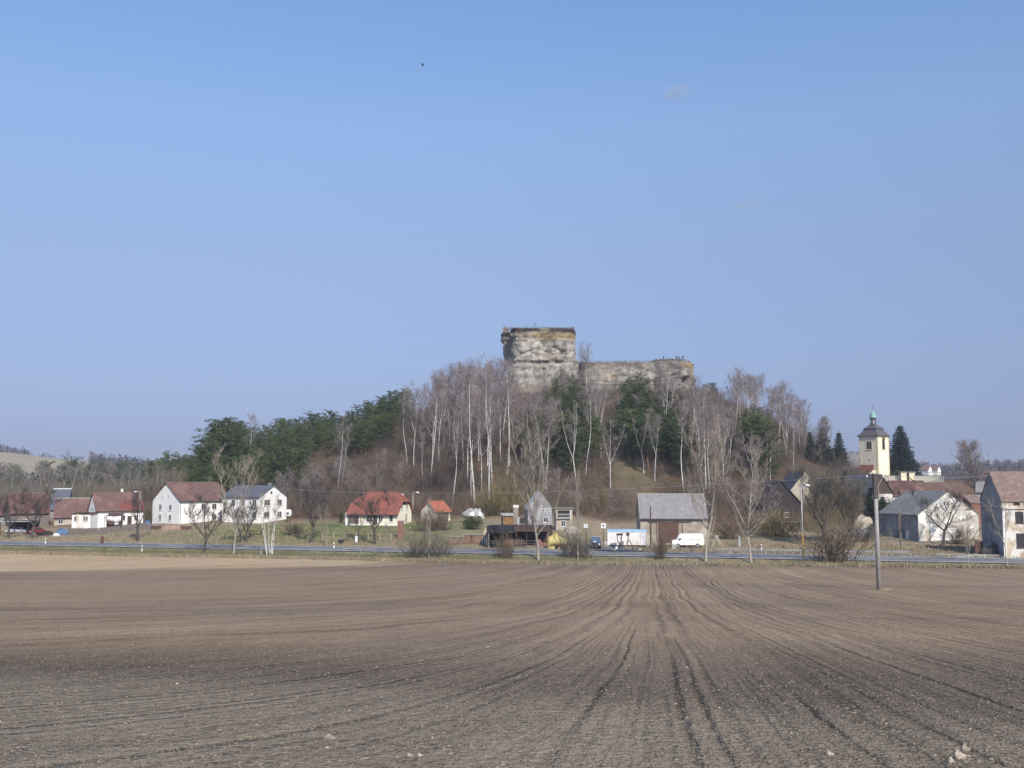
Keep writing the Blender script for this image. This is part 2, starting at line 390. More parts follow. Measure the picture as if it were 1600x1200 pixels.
def ground_material():
    m = bpy.data.materials.new('soil_and_grass'); m.use_nodes = True; nt = m.node_tree; b = nt.nodes['Principled BSDF']
    N = nt.nodes.new; L = nt.links.new
    b.inputs['Roughness'].default_value = .95; b.inputs['Specular IOR Level'].default_value = .1
    def attr(n): a = N('ShaderNodeAttribute'); a.attribute_name = n; return a
    zc, fu, fwt, fn_ = attr('zone_colour'), attr('furrow'), attr('field_weight'), attr('furrow_near')
    tc = N('ShaderNodeTexCoord'); sep = N('ShaderNodeSeparateXYZ'); L(tc.outputs['Object'], sep.inputs[0])
    def nz(scale, vec=None, detail=5, rough=.6):
        n = N('ShaderNodeTexNoise'); n.inputs['Scale'].default_value = scale; n.inputs['Detail'].default_value = detail; n.inputs['Roughness'].default_value = rough
        L(vec or tc.outputs['Object'], n.inputs['Vector']); return n.outputs[0]
    def mth(op, a, b_=None, clamp=False):
        n = N('ShaderNodeMath'); n.operation = op; n.use_clamp = clamp
        for i, x in enumerate((a, b_)):
            if x is None: continue
            if isinstance(x, (int, float)): n.inputs[i].default_value = x
            else: L(x, n.inputs[i])
        return n.outputs[0]
    # wobble the drilling lines a little
    wob = mth('MULTIPLY', mth('SUBTRACT', nz(.08, detail=2), .5), 1.2)
    wob2 = mth('MULTIPLY', mth('SUBTRACT', nz(1.3, detail=2), .5), .16)
    u = mth('ADD', mth('ADD', fu.outputs['Fac'], wob), wob2)
    ub = mth('ADD', mth('ADD', fn_.outputs['Fac'], mth('MULTIPLY', wob, .35)), mth('MULTIPLY', wob2, .8))
    nearw = mth('DIVIDE', mth('SUBTRACT', 44, sep.outputs[1]), 20, True)   # blend of the two samplings of the same lines
    def along(k, ky):
        c = N('ShaderNodeCombineXYZ'); L(mth('MULTIPLY', u, k), c.inputs[0]); L(mth('MULTIPLY', sep.outputs[1], ky), c.inputs[1]); return c.outputs[0]
    bands = nz(1.0, along(.42, .012), 4, .65)       # broad passes
    lines = nz(1.0, along(3.0, .035), 4, .65)         # rows
    fine = mth('MULTIPLY', mth('ADD', mth('SINE', mth('MULTIPLY', u, 2*PI/.42)), 1.0), .5)
    # wheel tracks: a pair in every pass
    tr = mth('ABSOLUTE', mth('SUBTRACT', mth('ABSOLUTE', mth('SUBTRACT', mth('FLOORED_MODULO', u, 5.4), 2.7)), .85))
    trk = mth('MULTIPLY', mth('SUBTRACT', 1.0, mth('DIVIDE', tr, .26), True), mth('MULTIPLY', mth('SUBTRACT', nz(.05, detail=2), .38), 4.0, True), True)
    def groove(period, width, n_scale, thr):
        d_ = mth('ABSOLUTE', mth('SUBTRACT', mth('FLOORED_MODULO', u, period), period/2))
        g_ = mth('SUBTRACT', 1.0, mth('DIVIDE', d_, width), True)
        k_ = mth('MULTIPLY', mth('SUBTRACT', nz(1.0, along(n_scale, .02), 3), thr), 4.0, True)
        return mth('MULTIPLY', g_, k_)
    gr1 = groove(.56, .16, .9, .36); gr2 = groove(1.68, .20, .5, .34)
    pair = mth('ABSOLUTE', mth('SUBTRACT', mth('ABSOLUTE', mth('SUBTRACT', mth('FLOORED_MODULO', u, 3.36), 1.68)), .28))
    gr3 = mth('SUBTRACT', 1.0, mth('DIVIDE', pair, .15), True)
    grv = mth('ADD', mth('MULTIPLY', gr1, .13), mth('ADD', mth('MULTIPLY', gr2, .16), mth('MULTIPLY', gr3, .14)))
    def along2(k, ky):
        c = N('ShaderNodeCombineXYZ'); L(mth('MULTIPLY', ub, k), c.inputs[0]); L(mth('MULTIPLY', sep.outputs[1], ky), c.inputs[1]); return c.outputs[0]
    def groove2(period, width, n_scale, thr, off=0.0):
        d_ = mth('ABSOLUTE', mth('SUBTRACT', mth('FLOORED_MODULO', mth('ADD', ub, off), period), period/2))
        g_ = mth('SUBTRACT', 1.0, mth('DIVIDE', d_, width), True)
        return mth('MULTIPLY', g_, mth('MULTIPLY', mth('SUBTRACT', nz(1.0, along2(n_scale, .05), 3), thr), 4.0, True))
    p2 = mth('ABSOLUTE', mth('SUBTRACT', mth('ABSOLUTE', mth('SUBTRACT', mth('FLOORED_MODULO', ub, 1.55), .775)), .17))
    p2 = mth('MULTIPLY', mth('SUBTRACT', 1.0, mth('DIVIDE', p2, .085), True), mth('MULTIPLY', mth('SUBTRACT', nz(1.0, along2(.4, .02), 2), .36), 5.0, True))
    grn = mth('ADD', mth('MULTIPLY', groove2(.26, .075, 1.3, .38), .11), mth('ADD', mth('MULTIPLY', groove2(.62, .085, .8, .34, .3), .17), mth('MULTIPLY', p2, .24)))
    mb_ = N('ShaderNodeMix'); mb_.data_type = 'FLOAT'; L(nearw, mb_.inputs[0]); L(grv, mb_.inputs[2]); L(grn, mb_.inputs[3]); grv = mb_.outputs[0]
    l2 = nz(1.0, along2(4.2, .12), 5, .72)
    ml = N('ShaderNodeMix'); ml.data_type = 'FLOAT'; L(nearw, ml.inputs[0]); L(lines, ml.inputs[2]); L(l2, ml.inputs[3]); lines = ml.outputs[0]
    mott = nz(.5, detail=8, rough=.7); clod = nz(5.5, detail=3, rough=.6); big = nz(.035, detail=4)
    f = mth('ADD', mth('MULTIPLY', mth('SUBTRACT', bands, .5), 1.0), mth('MULTIPLY', mth('SUBTRACT', lines, .5), .95))
    f = mth('ADD', f, mth('MULTIPLY', mth('SUBTRACT', fine, .5), .07))
    f = mth('ADD', f, mth('MULTIPLY', mth('SUBTRACT', mott, .5), .55))
    f = mth('ADD', f, mth('MULTIPLY', mth('SUBTRACT', clod, .5), 1.3))
    f = mth('ADD', f, mth('MULTIPLY', mth('SUBTRACT', big, .5), .55))
    crumb = nz(15, detail=3, rough=.6)
    f = mth('ADD', f, mth('MULTIPLY', mth('SUBTRACT', crumb, .5), 2.1))
    f = mth('SUBTRACT', mth('SUBTRACT', f, mth('MULTIPLY', mth('MULTIPLY', trk, .16), mth('SUBTRACT', 1.0, nearw))), mth('MULTIPLY', grv, 1.0))
    ff = mth('MAXIMUM', mth('ADD', f, 1.0), .25)
    g = mth('ADD', 1.0, mth('MULTIPLY', mth('SUBTRACT', nz(.35, detail=9, rough=.72), .5), 1.3))
    g = mth('ADD', g, mth('MULTIPLY', mth('SUBTRACT', nz(3.0, detail=5, rough=.7), .5), .8))
    mx = N('ShaderNodeMix'); mx.data_type = 'FLOAT'; L(fwt.outputs['Fac'], mx.inputs[0]); L(g, mx.inputs[2]); L(ff, mx.inputs[3])
    vm = N('ShaderNodeVectorMath'); vm.operation = 'SCALE'; L(zc.outputs['Color'], vm.inputs[0]); L(mx.outputs[0], vm.inputs['Scale'])
    # pale crumbs and small pebbles
    vo = N('ShaderNodeTexVoronoi'); vo.inputs['Scale'].default_value = 5.0; L(tc.outputs['Object'], vo.inputs['Vector'])
    peb = mth('MULTIPLY', mth('LESS_THAN', vo.outputs['Distance'], .10), mth('GREATER_THAN', nz(1.1, detail=3), .52))
    peb = mth('MULTIPLY', mth('MULTIPLY', peb, fwt.outputs['Fac']), .6)
    mp = N('ShaderNodeMix'); mp.data_type = 'RGBA'; L(peb, mp.inputs[0]); L(vm.outputs[0], mp.inputs[6]); mp.inputs[7].default_value = (.38,.33,.27,1)
    # slightly redder / greyer patches of soil
    hs = N('ShaderNodeHueSaturation'); L(mp.outputs[2], hs.inputs['Color'])
    L(mth('ADD', .78, mth('MULTIPLY', nz(.09, detail=5), .34)), hs.inputs['Saturation'])
    L(hs.outputs[0], b.inputs['Base Color'])
    h = mth('ADD', mth('MULTIPLY', mth('ADD', mth('MULTIPLY', fine, .05), mth('MULTIPLY', lines, .13)), fwt.outputs['Fac']), mth('MULTIPLY', clod, .17))
    h = mth('ADD', h, mth('MULTIPLY', crumb, .13))
    h = mth('SUBTRACT', h, mth('MULTIPLY', mth('ADD', mth('MULTIPLY', trk, .07), mth('MULTIPLY', grv, .42)), fwt.outputs['Fac']))
    bu = N('ShaderNodeBump'); bu.inputs['Strength'].default_value = .9; bu.inputs['Distance'].default_value = 1.0
    L(h, bu.inputs['Height']); L(bu.outputs[0], b.inputs['Normal'])
    return m
ground_me.materials.append(ground_material())
ground = link('ground', ground_me); tag(ground, kind='structure')

# ------------------------------------------------------------------ road
def road_strip(name, s0, s1, z, m, x0=-600, x1=500, dash=None, th_=0.0):
    mb = MB()
    def P(X, s): return (X, s/0.9676+151.8-0.261*X, z)
    xs_ = np.arange(x0, x1, 12.0) if dash is None else np.arange(x0, x1, dash[0]+dash[1])
    for X in xs_:
        X1 = X+12.0 if dash is None else X+dash[0]
        a, b_, c, d = P(X, s0), P(X1, s0), P(X1, s1), P(X, s1)
        mb.add([a, b_, c, d], [(0,1,2,3)])
    o = mb.build(name, m); tag(o, kind='structure'); return o
road_strip('road', 0.0, 9.0, 0.0, M['asphalt'])
road_strip('road_shoulder', -.5, -0.02, -.012, M['gravel'])
road_strip('road_shoulder', 9.02, 9.9, -.012, M['gravel'])
road_strip('road_marking', .30, .72, .006, M['road_paint'])
road_strip('road_marking', 8.4, 8.6, .006, M['road_paint'])
road_strip('road_marking', 4.45, 4.6, .006, M['road_paint'], dash=(3, 6))
# ------------------------------------------------------------------ castle rocks
def rock_material():
    m = bpy.data.materials.new('sandstone'); m.use_nodes = True; nt = m.node_tree; b = nt.nodes['Principled BSDF']
    N = nt.nodes.new; L = nt.links.new
    b.inputs['Roughness'].default_value = .95; b.inputs['Specular IOR Level'].default_value = .1
    tc = N('ShaderNodeTexCoord')
    def nz(scale, st=(1,1,1), d=8, r=.65):
        mp = N('ShaderNodeMapping'); mp.inputs['Scale'].default_value = st; L(tc.outputs['Object'], mp.inputs[0])
        n = N('ShaderNodeTexNoise'); n.inputs['Scale'].default_value = scale; n.inputs['Detail'].default_value = d; n.inputs['Roughness'].default_value = r
        L(mp.outputs[0], n.inputs['Vector']); return n.outputs[0]
    def ramp(x, stops):
        r = N('ShaderNodeValToRGB'); L(x, r.inputs[0])
        e = r.color_ramp.elements
        while len(e) < len(stops): e.new(.5)
        for i, (p, c) in enumerate(stops): e[i].position = p; e[i].color = (*c, 1)
        return r.outputs[0]
    def mix(f, a, b_):
        n = N('ShaderNodeMix'); n.data_type = 'RGBA'; L(f, n.inputs[0])
        for s, x in ((6, a), (7, b_)):
            if isinstance(x, tuple): n.inputs[s].default_value = (*x, 1)
            else: L(x, n.inputs[s])
        return n.outputs[2]
    base = ramp(nz(.30, (1,1,1.25), 10, .72), [(.30, (.10,.092,.082)), (.39, (.29,.27,.235)), (.51, (.44,.41,.355)), (.64, (.66,.61,.51))])
    streak = ramp(nz(.5, (1,1,.25), 5), [(.42, (.16,.155,.15)), (.56, (1,1,1))])
    mm = N('ShaderNodeMix'); mm.data_type = 'RGBA'; mm.blend_type = 'MULTIPLY'; mm.inputs[0].default_value = .45; L(base, mm.inputs[6]); L(streak, mm.inputs[7])
    a = N('ShaderNodeAttribute'); a.attribute_name = 'strata'; sp = N('ShaderNodeSeparateColor'); L(a.outputs['Color'], sp.inputs[0])
    ochre = ramp(nz(.35, (1,1,1.5)), [(.35, (.22,.165,.095)), (.6, (.46,.35,.18))])
    c = mix(sp.outputs[0], mm.outputs[2], ochre)
    darkc = ramp(nz(.5, (1,1,1)), [(.42, (.05,.042,.04)), (.60, (.11,.085,.065)), (.72, (.26,.20,.12))])
    c = mix(sp.outputs[1], c, darkc)
    pale = ramp(nz(.4, (1,1,3)), [(.40, (.30,.22,.16)), (.6, (.52,.42,.30))])
    c = mix(sp.outputs[2], c, pale)
    L(c, b.inputs['Base Color'])
    ad = N('ShaderNodeMath'); ad.operation = 'ADD'; L(nz(.9, (1,1,2)), ad.inputs[0]); L(nz(4), ad.inputs[1])
    bu = N('ShaderNodeBump'); bu.inputs['Strength'].default_value = 1; bu.inputs['Distance'].default_value = .45
    L(ad.outputs[0], bu.inputs['Height']); L(bu.outputs[0], b.inputs['Normal'])
    return m
M['rock'] = rock_material()
def fbm(x, y, z, o=4):
    return mnoise.fractal(Vector((x, y, z)), 1.0, 2.1, o)
def rock(name, label, Y0, prof, depth, ztop_fn, ex=4.0, nth=220, dz=.32, disp=1.0, carve=None, strata=None, yc=None):
    """prof: (y pixel, left x, right x) silhouette at depth Y0; a loft of rounded rings pushed about by layered noise"""
    Yf_ = Y0-depth*.45
    zs_p = np.array([W(800, y, Yf_).z for y, a, b_ in prof])[::-1]
    xl = np.array([W(a, y, Y0).x for y, a, b_ in prof])[::-1]; xr = np.array([W(b_, y, Y0).x for y, a, b_ in prof])[::-1]
    z0, z1 = zs_p[0], zs_p[-1]
    zs_ = np.arange(z0, z1, dz); nz_ = len(zs_)
    verts = []; attr = []
    for k, z in enumerate(zs_):
        a = np.interp(z, zs_p, xl); b_ = np.interp(z, zs_p, xr); cx = (a+b_)/2; hw = (b_-a)/2
        dep = depth*(0.75+0.25*hw/((xr[-1]-xl[-1])/2))
        for i in range(nth):
            t = 2*PI*i/nth
            ct, st = math.cos(t), math.sin(t)
            rr = (abs(ct)**ex + abs(st)**ex)**(-1/ex)
            x = cx + hw*ct*rr; y = Y0 + dep/2*0 + dep*st*rr*.5
            n = Vector((ct, st, 0))
            lay = mnoise.noise(Vector((x*.05, y*.05, z*1.1)))
            d = 0.95*fbm(x*.13, y*.13, z*.15) + .20*lay + .60*fbm(x*.45, y*.45, z*.55) + .22*abs(mnoise.noise(Vector((x*.35, y*.35, z*.12+9))))*-1
            side = abs(ct)**3
            d *= disp*(1-.62*side)
            if carve: d += carve(x, y, z, st)
            verts.append((x+n.x*d, y+n.y*d, z + .12*mnoise.noise(Vector((x, y, z)))))
            attr.append(strata(x, y, z) if strata else (0,0,0))
    # top surface: shrinking rings
    base = (nz_-1)*nth; rings = 10
    top_c = np.mean(np.array(verts[base:]), axis=0)
    for j in range(1, rings+1):
        f = 1-j/rings*.999
        for i in range(nth):
            vx, vy, vz = verts[base+i]
            x = top_c[0]+(vx-top_c[0])*f; y = top_c[1]+(vy-top_c[1])*f
            verts.append((x, y, z1 + ztop_fn(x, y, j/rings) )); attr.append((0, .8, 0) if j < 3 else (.35,.25,0))
    K = nz_+rings
    F4 = [(k*nth+i, k*nth+(i+1)%nth, (k+1)*nth+(i+1)%nth, (k+1)*nth+i) for k in range(K-1) for i in range(nth)]
    me = np_mesh(name, np.array(verts), None, np.array(F4), M['rock'])
    me.polygons.foreach_set('use_smooth', [True]*len(me.polygons))
    at_ = me.attributes.new('strata', 'FLOAT_COLOR', 'POINT')
    at_.data.foreach_set('color', np.concatenate([np.array(attr), np.ones((len(attr),1))], 1).astype(np.float32).ravel())
    return me
YR = 330.0; YRF = YR-19*.45      # rock centre, rock front
profT = [(513,786,895),(515,784,897),(519,784,898),(525,784,898),(528,785,898),(530,788,898),(538,787,898),(546,787,898),(552,787,898),(556,789,898),(560,792,899),(563,796,901),(565,798,904),(567,799,904),(569,797,902),(580,793,902),(600,791,904),(618,792,905),(635,790,905),(660,786,905)]
zt_ = lambda y: W(800, y, YRF).z
def carveT(x, y, z, st):
    d = 0
    d -= .9*math.exp(-((z-zt_(566.5))/.5)**2)                   # weathered joint half way down
    d -= .45*math.exp(-((z-zt_(528))/.5)**2)*(1 if x < 2 else .3)    # under the cap
    px = 800+x/YRF*F
    py = 755-(z-EYE)/YRF*F
    if st < 0:
        if 863 < px < 884 and 540 < py < 556 and (py-540) > (px-866)*.7-3: d -= 1.3
        if 842 < px < 858 and 574 < py < 584: d -= .9*math.exp(-((px-850)/5)**2-((py-578)/3)**2)
        if 806 < px < 826 and 574 < py < 584: d -= 1.2*math.exp(-((px-817)/6)**2-((py-578+(px-817)*.25)/1.6)**2)
        d -= .5*math.exp(-((py-(545+abs(px-840)*.35))/2.2)**2)   # slanting cracks
        if py < 562 and px < 806: d -= (806-px)*.16              # left corner cut back
        if py < 527: d += .3
        if py > 598: d += (py-598)*.05
    return d
def strT(x, y, z):
    py = 755-(z-EYE)/YRF*F; px = 800+x/YRF*F
    w = 2.5*fbm(x*.2, y*.2, z*.3)
    sm = lambda a, b_, v: float(np.clip((v-a)/(b_-a), 0, 1))
    dark = sm(521+w, 518+w, py)
    dark *= 1-.7*math.exp(-((px+5*w-850)/13)**4)
    och = sm(532+w, 528+w, py)*(1-dark) * (.9 if px > 835 else .35)
    pale = sm(598+2*w, 603+2*w, py)*.8 + .55*math.exp(-((px-858-3*w)/12)**2-((py-558)/8)**2)
    return (och, dark, min(pale, 1))
tower_rock = empty('castle_rock', 'tall flat-topped sandstone rock tower with dark cap on the wooded hill', 'rock', (0,0,0))
link('rock_face', rock('rock_face', '', YR, profT, 19, lambda x, y, t: -.3+.3*t+.35*fbm(x*.3, y*.3, 0), 7.0, 240, .3, 1.0, carveT, strT), tower_rock)
YC = 338.0; YCF = YC-15*.45
profC = [(566,905,1074),(567,902,1081),(569,899,1082),(572,898,1082),(578,897,1083),(586,896,1083),(594,896,1083),(600,896,1083),(606,896,1082),(620,896,1085),(640,894,1088),(665,890,1092)]
def carveC(x, y, z, st):
    px = 800+x/YCF*F; py = 755-(z-EYE)/YCF*F; d = 0
    if st < .3:
        d -= 3.2*math.exp(-((px-1074)/7)**4-((py-595)/6)**4)
        d -= 1.6*math.exp(-((px-1056)/4)**2-((py-586)/2)**2) + 1.4*math.exp(-((px-1046)/1.6)**2-((py-581)/3)**2)
        d -= 1.2*math.exp(-((px-1062)/5)**2-((py-592)/1.6)**2)
        d += .8*math.sin(px*.09)
        d -= .5*math.exp(-((py-603)/1.5)**2)
    return d
def strC(x, y, z):
    px = 800+x/YCF*F; py = 755-(z-EYE)/YCF*F; w = 2*fbm(x*.15, y*.2, z*.3)
    och = float(np.clip((577+w-py)/5, 0, 1))*float(np.clip((px-1058)/10, 0, 1))
    dark = .22 + .2*max(0, fbm(x*.1, 3, z*.1)) + .4*float(np.clip((px-930)/-14, 0, 1)) + .35*float(np.clip((572+w-py)/3, 0, 1))*(px < 1050)
    return (och, min(dark, 1), .75*math.exp(-((px-953)/10)**2-((py-587)/6)**2)+.35*max(w-.5, 0))
long_rock = empty('castle_rock', 'long lower sandstone cliff with railing on top and a dark cave at its right end', 'rock', (0,0,0))
def topC(x, y, t):
    px = 800+x/YCF*F
    return (-.1 + 1.0*float(sstep((px-1015)/14.0)) - .5*float(sstep((px-1072)/8.0)) + .2*fbm(x*.4, y*.4, 0))*min(1, t*5)
link('rock_face', rock('rock_face', '', YC, profC, 15, topC, 8.0, 340, .3, 1.0, carveC, strC), long_rock)
# a lower pale outcrop beneath the tower
profO = [(606,812,838),(608,808,845),(614,806,846),(622,806,838),(632,806,836),(645,804,836),(665,800,840)]
oc = rock('sandstone_outcrop', '', 318.0, profO, 9, lambda x, y, t: .3*t, 4.0, 120, .3, 1.2, None, lambda x, y, z: (.25, 0, .65))
tag(link('sandstone_outcrop', oc), 'pale crumbling sandstone outcrop among birches below the rock tower', 'rock')
# iron railing along the cliff edge
posts_ = []; tops = []
for i, px in enumerate(range(914, 1024, 9)):
    p = W(px, 567, YCF+1); p.z = W(px, 567, YCF).z-.1
    posts_.append(p.copy()); tops.append(p+Vector((0,0,1.05)))
rail = empty('cliff_railing', 'thin iron railing along the top of the long cliff', 'railing', tuple(tops[0]-Vector((0,0,1.05))))
off = -rail.location
def shift(mb, d): mb.v = [tuple(Vector(v)+d) for v in mb.v]; return mb
for q in posts_: shift(MB().tube([q, q+Vector((0,0,1.1))], .045, 5), off).build('railing_post', M['iron'], rail)
shift(MB().tube(tops, .02, 4), off).build('handrail', M['iron'], rail)
# cross, pinnacles and parapet on the tower
p = W(836, 513, YR-2); p.z = zt_(513)-.2
x_ = empty('summit_cross', 'thin iron cross standing on top of the rock tower', 'cross', tuple(p))
MB().tube([(0,0,-.6),(0,0,3.3)], [.09,.06], 6).build('cross_shaft', M['iron'], x_)
MB().tube([(-.5,0,2.6),(.5,0,2.6)], .05, 5).build('cross_arm', M['iron'], x_)
p = W(789, 514, YR-5); p.z = zt_(514)
rg = empty('watch_ruin', 'broken stone parapet stub on the left edge of the rock tower', 'ruin', tuple(p))
mb = MB(); mb.prism([(-.75,0),(-.7,1.9),(-.5,1.7),(-.42,.6),(-.1,.5),(.1,.75),(.25,1.5),(.5,1.6),(.55,.4),(.8,.2),(.8,-.6),(-.75,-.6)], -.4, .5, 'y')
mb.build('masonry', M['stone_wall'], rg)
# grass and heather on the rock tops
def tufts(name, pts, h, w, m, n=3, seed=1):
    r = np.random.RandomState(seed); P = np.repeat(np.array(pts), n, 0); k = len(P)
    P = P + r.normal(0, w*2, (k,3))*np.array([1,1,0]); a = r.rand(k)*2*PI
    d = np.stack([np.cos(a), np.sin(a), np.zeros(k)], 1)*w
    tip = P + np.stack([r.normal(0,.3,k)*h, r.normal(0,.3,k)*h, h*(.5+r.rand(k))], 1)
    Vv = np.stack([P-d, P+d, tip], 1).reshape(-1, 3)
    return np_mesh(name, Vv, np.arange(3*k).reshape(-1,3), None, m)
pts = []
rr = random.Random(4)
for i in range(900):
    px = rr.uniform(786, 896); y_ = rr.uniform(-9, 9); q = W(px, 512.5, YR+y_); pts.append((q.x, q.y, zt_(513)+.1))
for i in range(1200):
    px = rr.uniform(905, 1078); q = W(px, 566, YC+rr.uniform(-7, 5)); zz = W(800, 566, YCF).z+topC(q.x, 0, .3); pts.append((q.x, q.y, zz))
tg = link('heather', tufts('heather', pts, .45, .10, M['bush_twig'], 3)); tag(tg, kind='stuff')
# people on the cliff
def person(px, py, Yd, h, pose, label, colr):
    base = W(px, py, Yd); 
    base.z = W(800, 566, YCF).z + topC(base.x, 0, .3)
    s = h/1.75
    l, r = (.10, .10) if pose != 'stride' else (.22, .2)
    v = [(0,0,.95),(0,0,1.15),(0,0,1.42),(0,0,1.52),(0,0,1.66),
         (-.1,0,.88),(-l,-.04 if pose!='stride' else -.18,.48),(-l,0,.08),(-l,-.12,.03),
         (.1,0,.88),(r,-.04 if pose!='stride' else .15,.48),(r,.02,.08),(r,-.10,.03),
         (-.2,0,1.40),(-.27,.02,1.12),(-.24,-.14,.90),
         (.2,0,1.40),(.27,.02,1.12),(.22,-.16,.92) if pose!='point' else (.5,-.2,1.35)]
    e = [(0,1),(1,2),(2,3),(3,4),(0,5),(5,6),(6,7),(7,8),(0,9),(9,10),(10,11),(11,12),(2,13),(13,14),(14,15),(2,16),(16,17),(17,18)]
    rad = [.15,.14,.15,.06,.10,.10,.07,.05,.04,.10,.07,.05,.04,.07,.05,.035,.07,.05,.035]
    me = bpy.data.meshes.new('person'); me.from_pydata([tuple(Vector(q)*s) for q in v], e, [])
    cm = mat('clothing_'+colr[0], colr[1], colr[2], 1, 2, .9); me.materials.append(cm)
    o = link('person', me); o.location = base; o.rotation_euler = (0,0,rr.uniform(0, 6))
    sk_ = o.modifiers.new('skin', 'SKIN')
    for i, q in enumerate(me.skin_vertices[0].data if me.skin_vertices else []): q.radius = (rad[i]*s, rad[i]*s)
    ss = o.modifiers.new('sub', 'SUBSURF'); ss.levels = 1; ss.render_levels = 1
    tag(o, label, 'person', 'people standing on the cliff top')
    hd = MB().lathe([(.02,1.50*s),(.075*s,1.53*s),(.10*s,1.62*s),(.09*s,1.70*s),(.04*s,1.755*s)], 10).build('face', M['skin'], o, True)
    MB().lathe([(.105*s,1.66*s),(.108*s,1.70*s),(.075*s,1.765*s),(.02,1.785*s)], 10, c=(0,.012)).build('hair', M['dark_wood'], o, True)
def ensure_skin(me):
    if not me.skin_vertices: 
        bpy.context.view_layer.update()
for a in ((1037, 565, YC-4, 1.7, 'stand', 'person in dark clothes standing alone, furthest left of the four on the cliff', ('a', (.03,.03,.04), (.05,.04,.05))),
          (1057, 562, YC-3, 1.75, 'stand', 'person in dark blue clothes, left of the pair standing close together on the cliff', ('b', (.03,.04,.09), (.03,.03,.05))),
          (1061, 562, YC-4, 1.65, 'stride', 'person in dark brown clothes, right of the pair standing close together on the cliff', ('c', (.09,.05,.04), (.04,.035,.04))),
          (1067, 561, YC-4, 1.75, 'point', 'person in black with one arm out, nearest the right end of the cliff', ('d', (.02,.02,.025), (.04,.04,.04)))):
    person(*a)
# ------------------------------------------------------------------ plants
def v3(a, e): return Vector((math.cos(a)*math.cos(e), math.sin(a)*math.cos(e), math.sin(e)))
class Twigs:
    """thin tapering blades standing for the finest shoots, collected for one mesh"""
    def __init__(s): s.a = []; s.b = []; s.w = []
    def add(s, a, b, w): s.a.append(tuple(a)); s.b.append(tuple(b)); s.w.append(w)
    def arrays(s, seed=0):
        r = np.random.RandomState(seed); A = np.array(s.a); B = np.array(s.b); w = np.array(s.w)[:, None]
        d = B-A; q = r.normal(size=d.shape); c = np.cross(d, q); c /= np.linalg.norm(c, axis=1)[:, None]+1e-9
        V = np.stack([A-c*w, A+c*w, B+c*w*.35, B-c*w*.35], 1).reshape(-1, 3)
        return V, np.arange(len(V)).reshape(-1, 4)
def branch(mb, p, d, L, r0, r1, rng, n=5, up=0.25, wob=.12, sides=4):
    pts = [Vector(p)]; d = Vector(d).normalized(); q = Vector(p)
    for i in range(n):
        d = (d + Vector((rng.gauss(0,wob), rng.gauss(0,wob), rng.gauss(0,wob)+up/n))).normalized()
        q = q + d*L/n; pts.append(q.copy())
    rad = [r0+(r1-r0)*i/n for i in range(n+1)]
    mb.tube(pts, rad, sides, cap=False); return pts, d
def lerp_pts(pts, t):
    f = t*(len(pts)-1); i = min(int(f), len(pts)-2); return pts[i].lerp(pts[i+1], f-i), (pts[i+1]-pts[i]).normalized()
def spray(tw, pts, n, L, w, rng, ang=.9, up=.1, t0=.25, sub=2):
    for k in range(n):
        p, d = lerp_pts(pts, rng.uniform(t0, 1))
        q = (d + ang*Vector((rng.gauss(0,.6), rng.gauss(0,.6), rng.gauss(0,.6)+up))).normalized()
        l = L*rng.uniform(.5, 1.2); m_ = p+q*l*.5; q2 = (q+Vector((rng.gauss(0,.25), rng.gauss(0,.25), rng.gauss(0,.2)+up))).normalized(); e = m_+q2*l*.5
        tw.add(p, m_, w); tw.add(m_, e, w*.7)
        for j in range(sub):
            b = p.lerp(e, rng.uniform(.3, .95)); q3 = (q2+.8*Vector((rng.gauss(0,.6), rng.gauss(0,.6), rng.gauss(0,.6)+up))).normalized()
            tw.add(b, b+q3*l*rng.uniform(.25,.5), w*.6)
PROTOS = {}
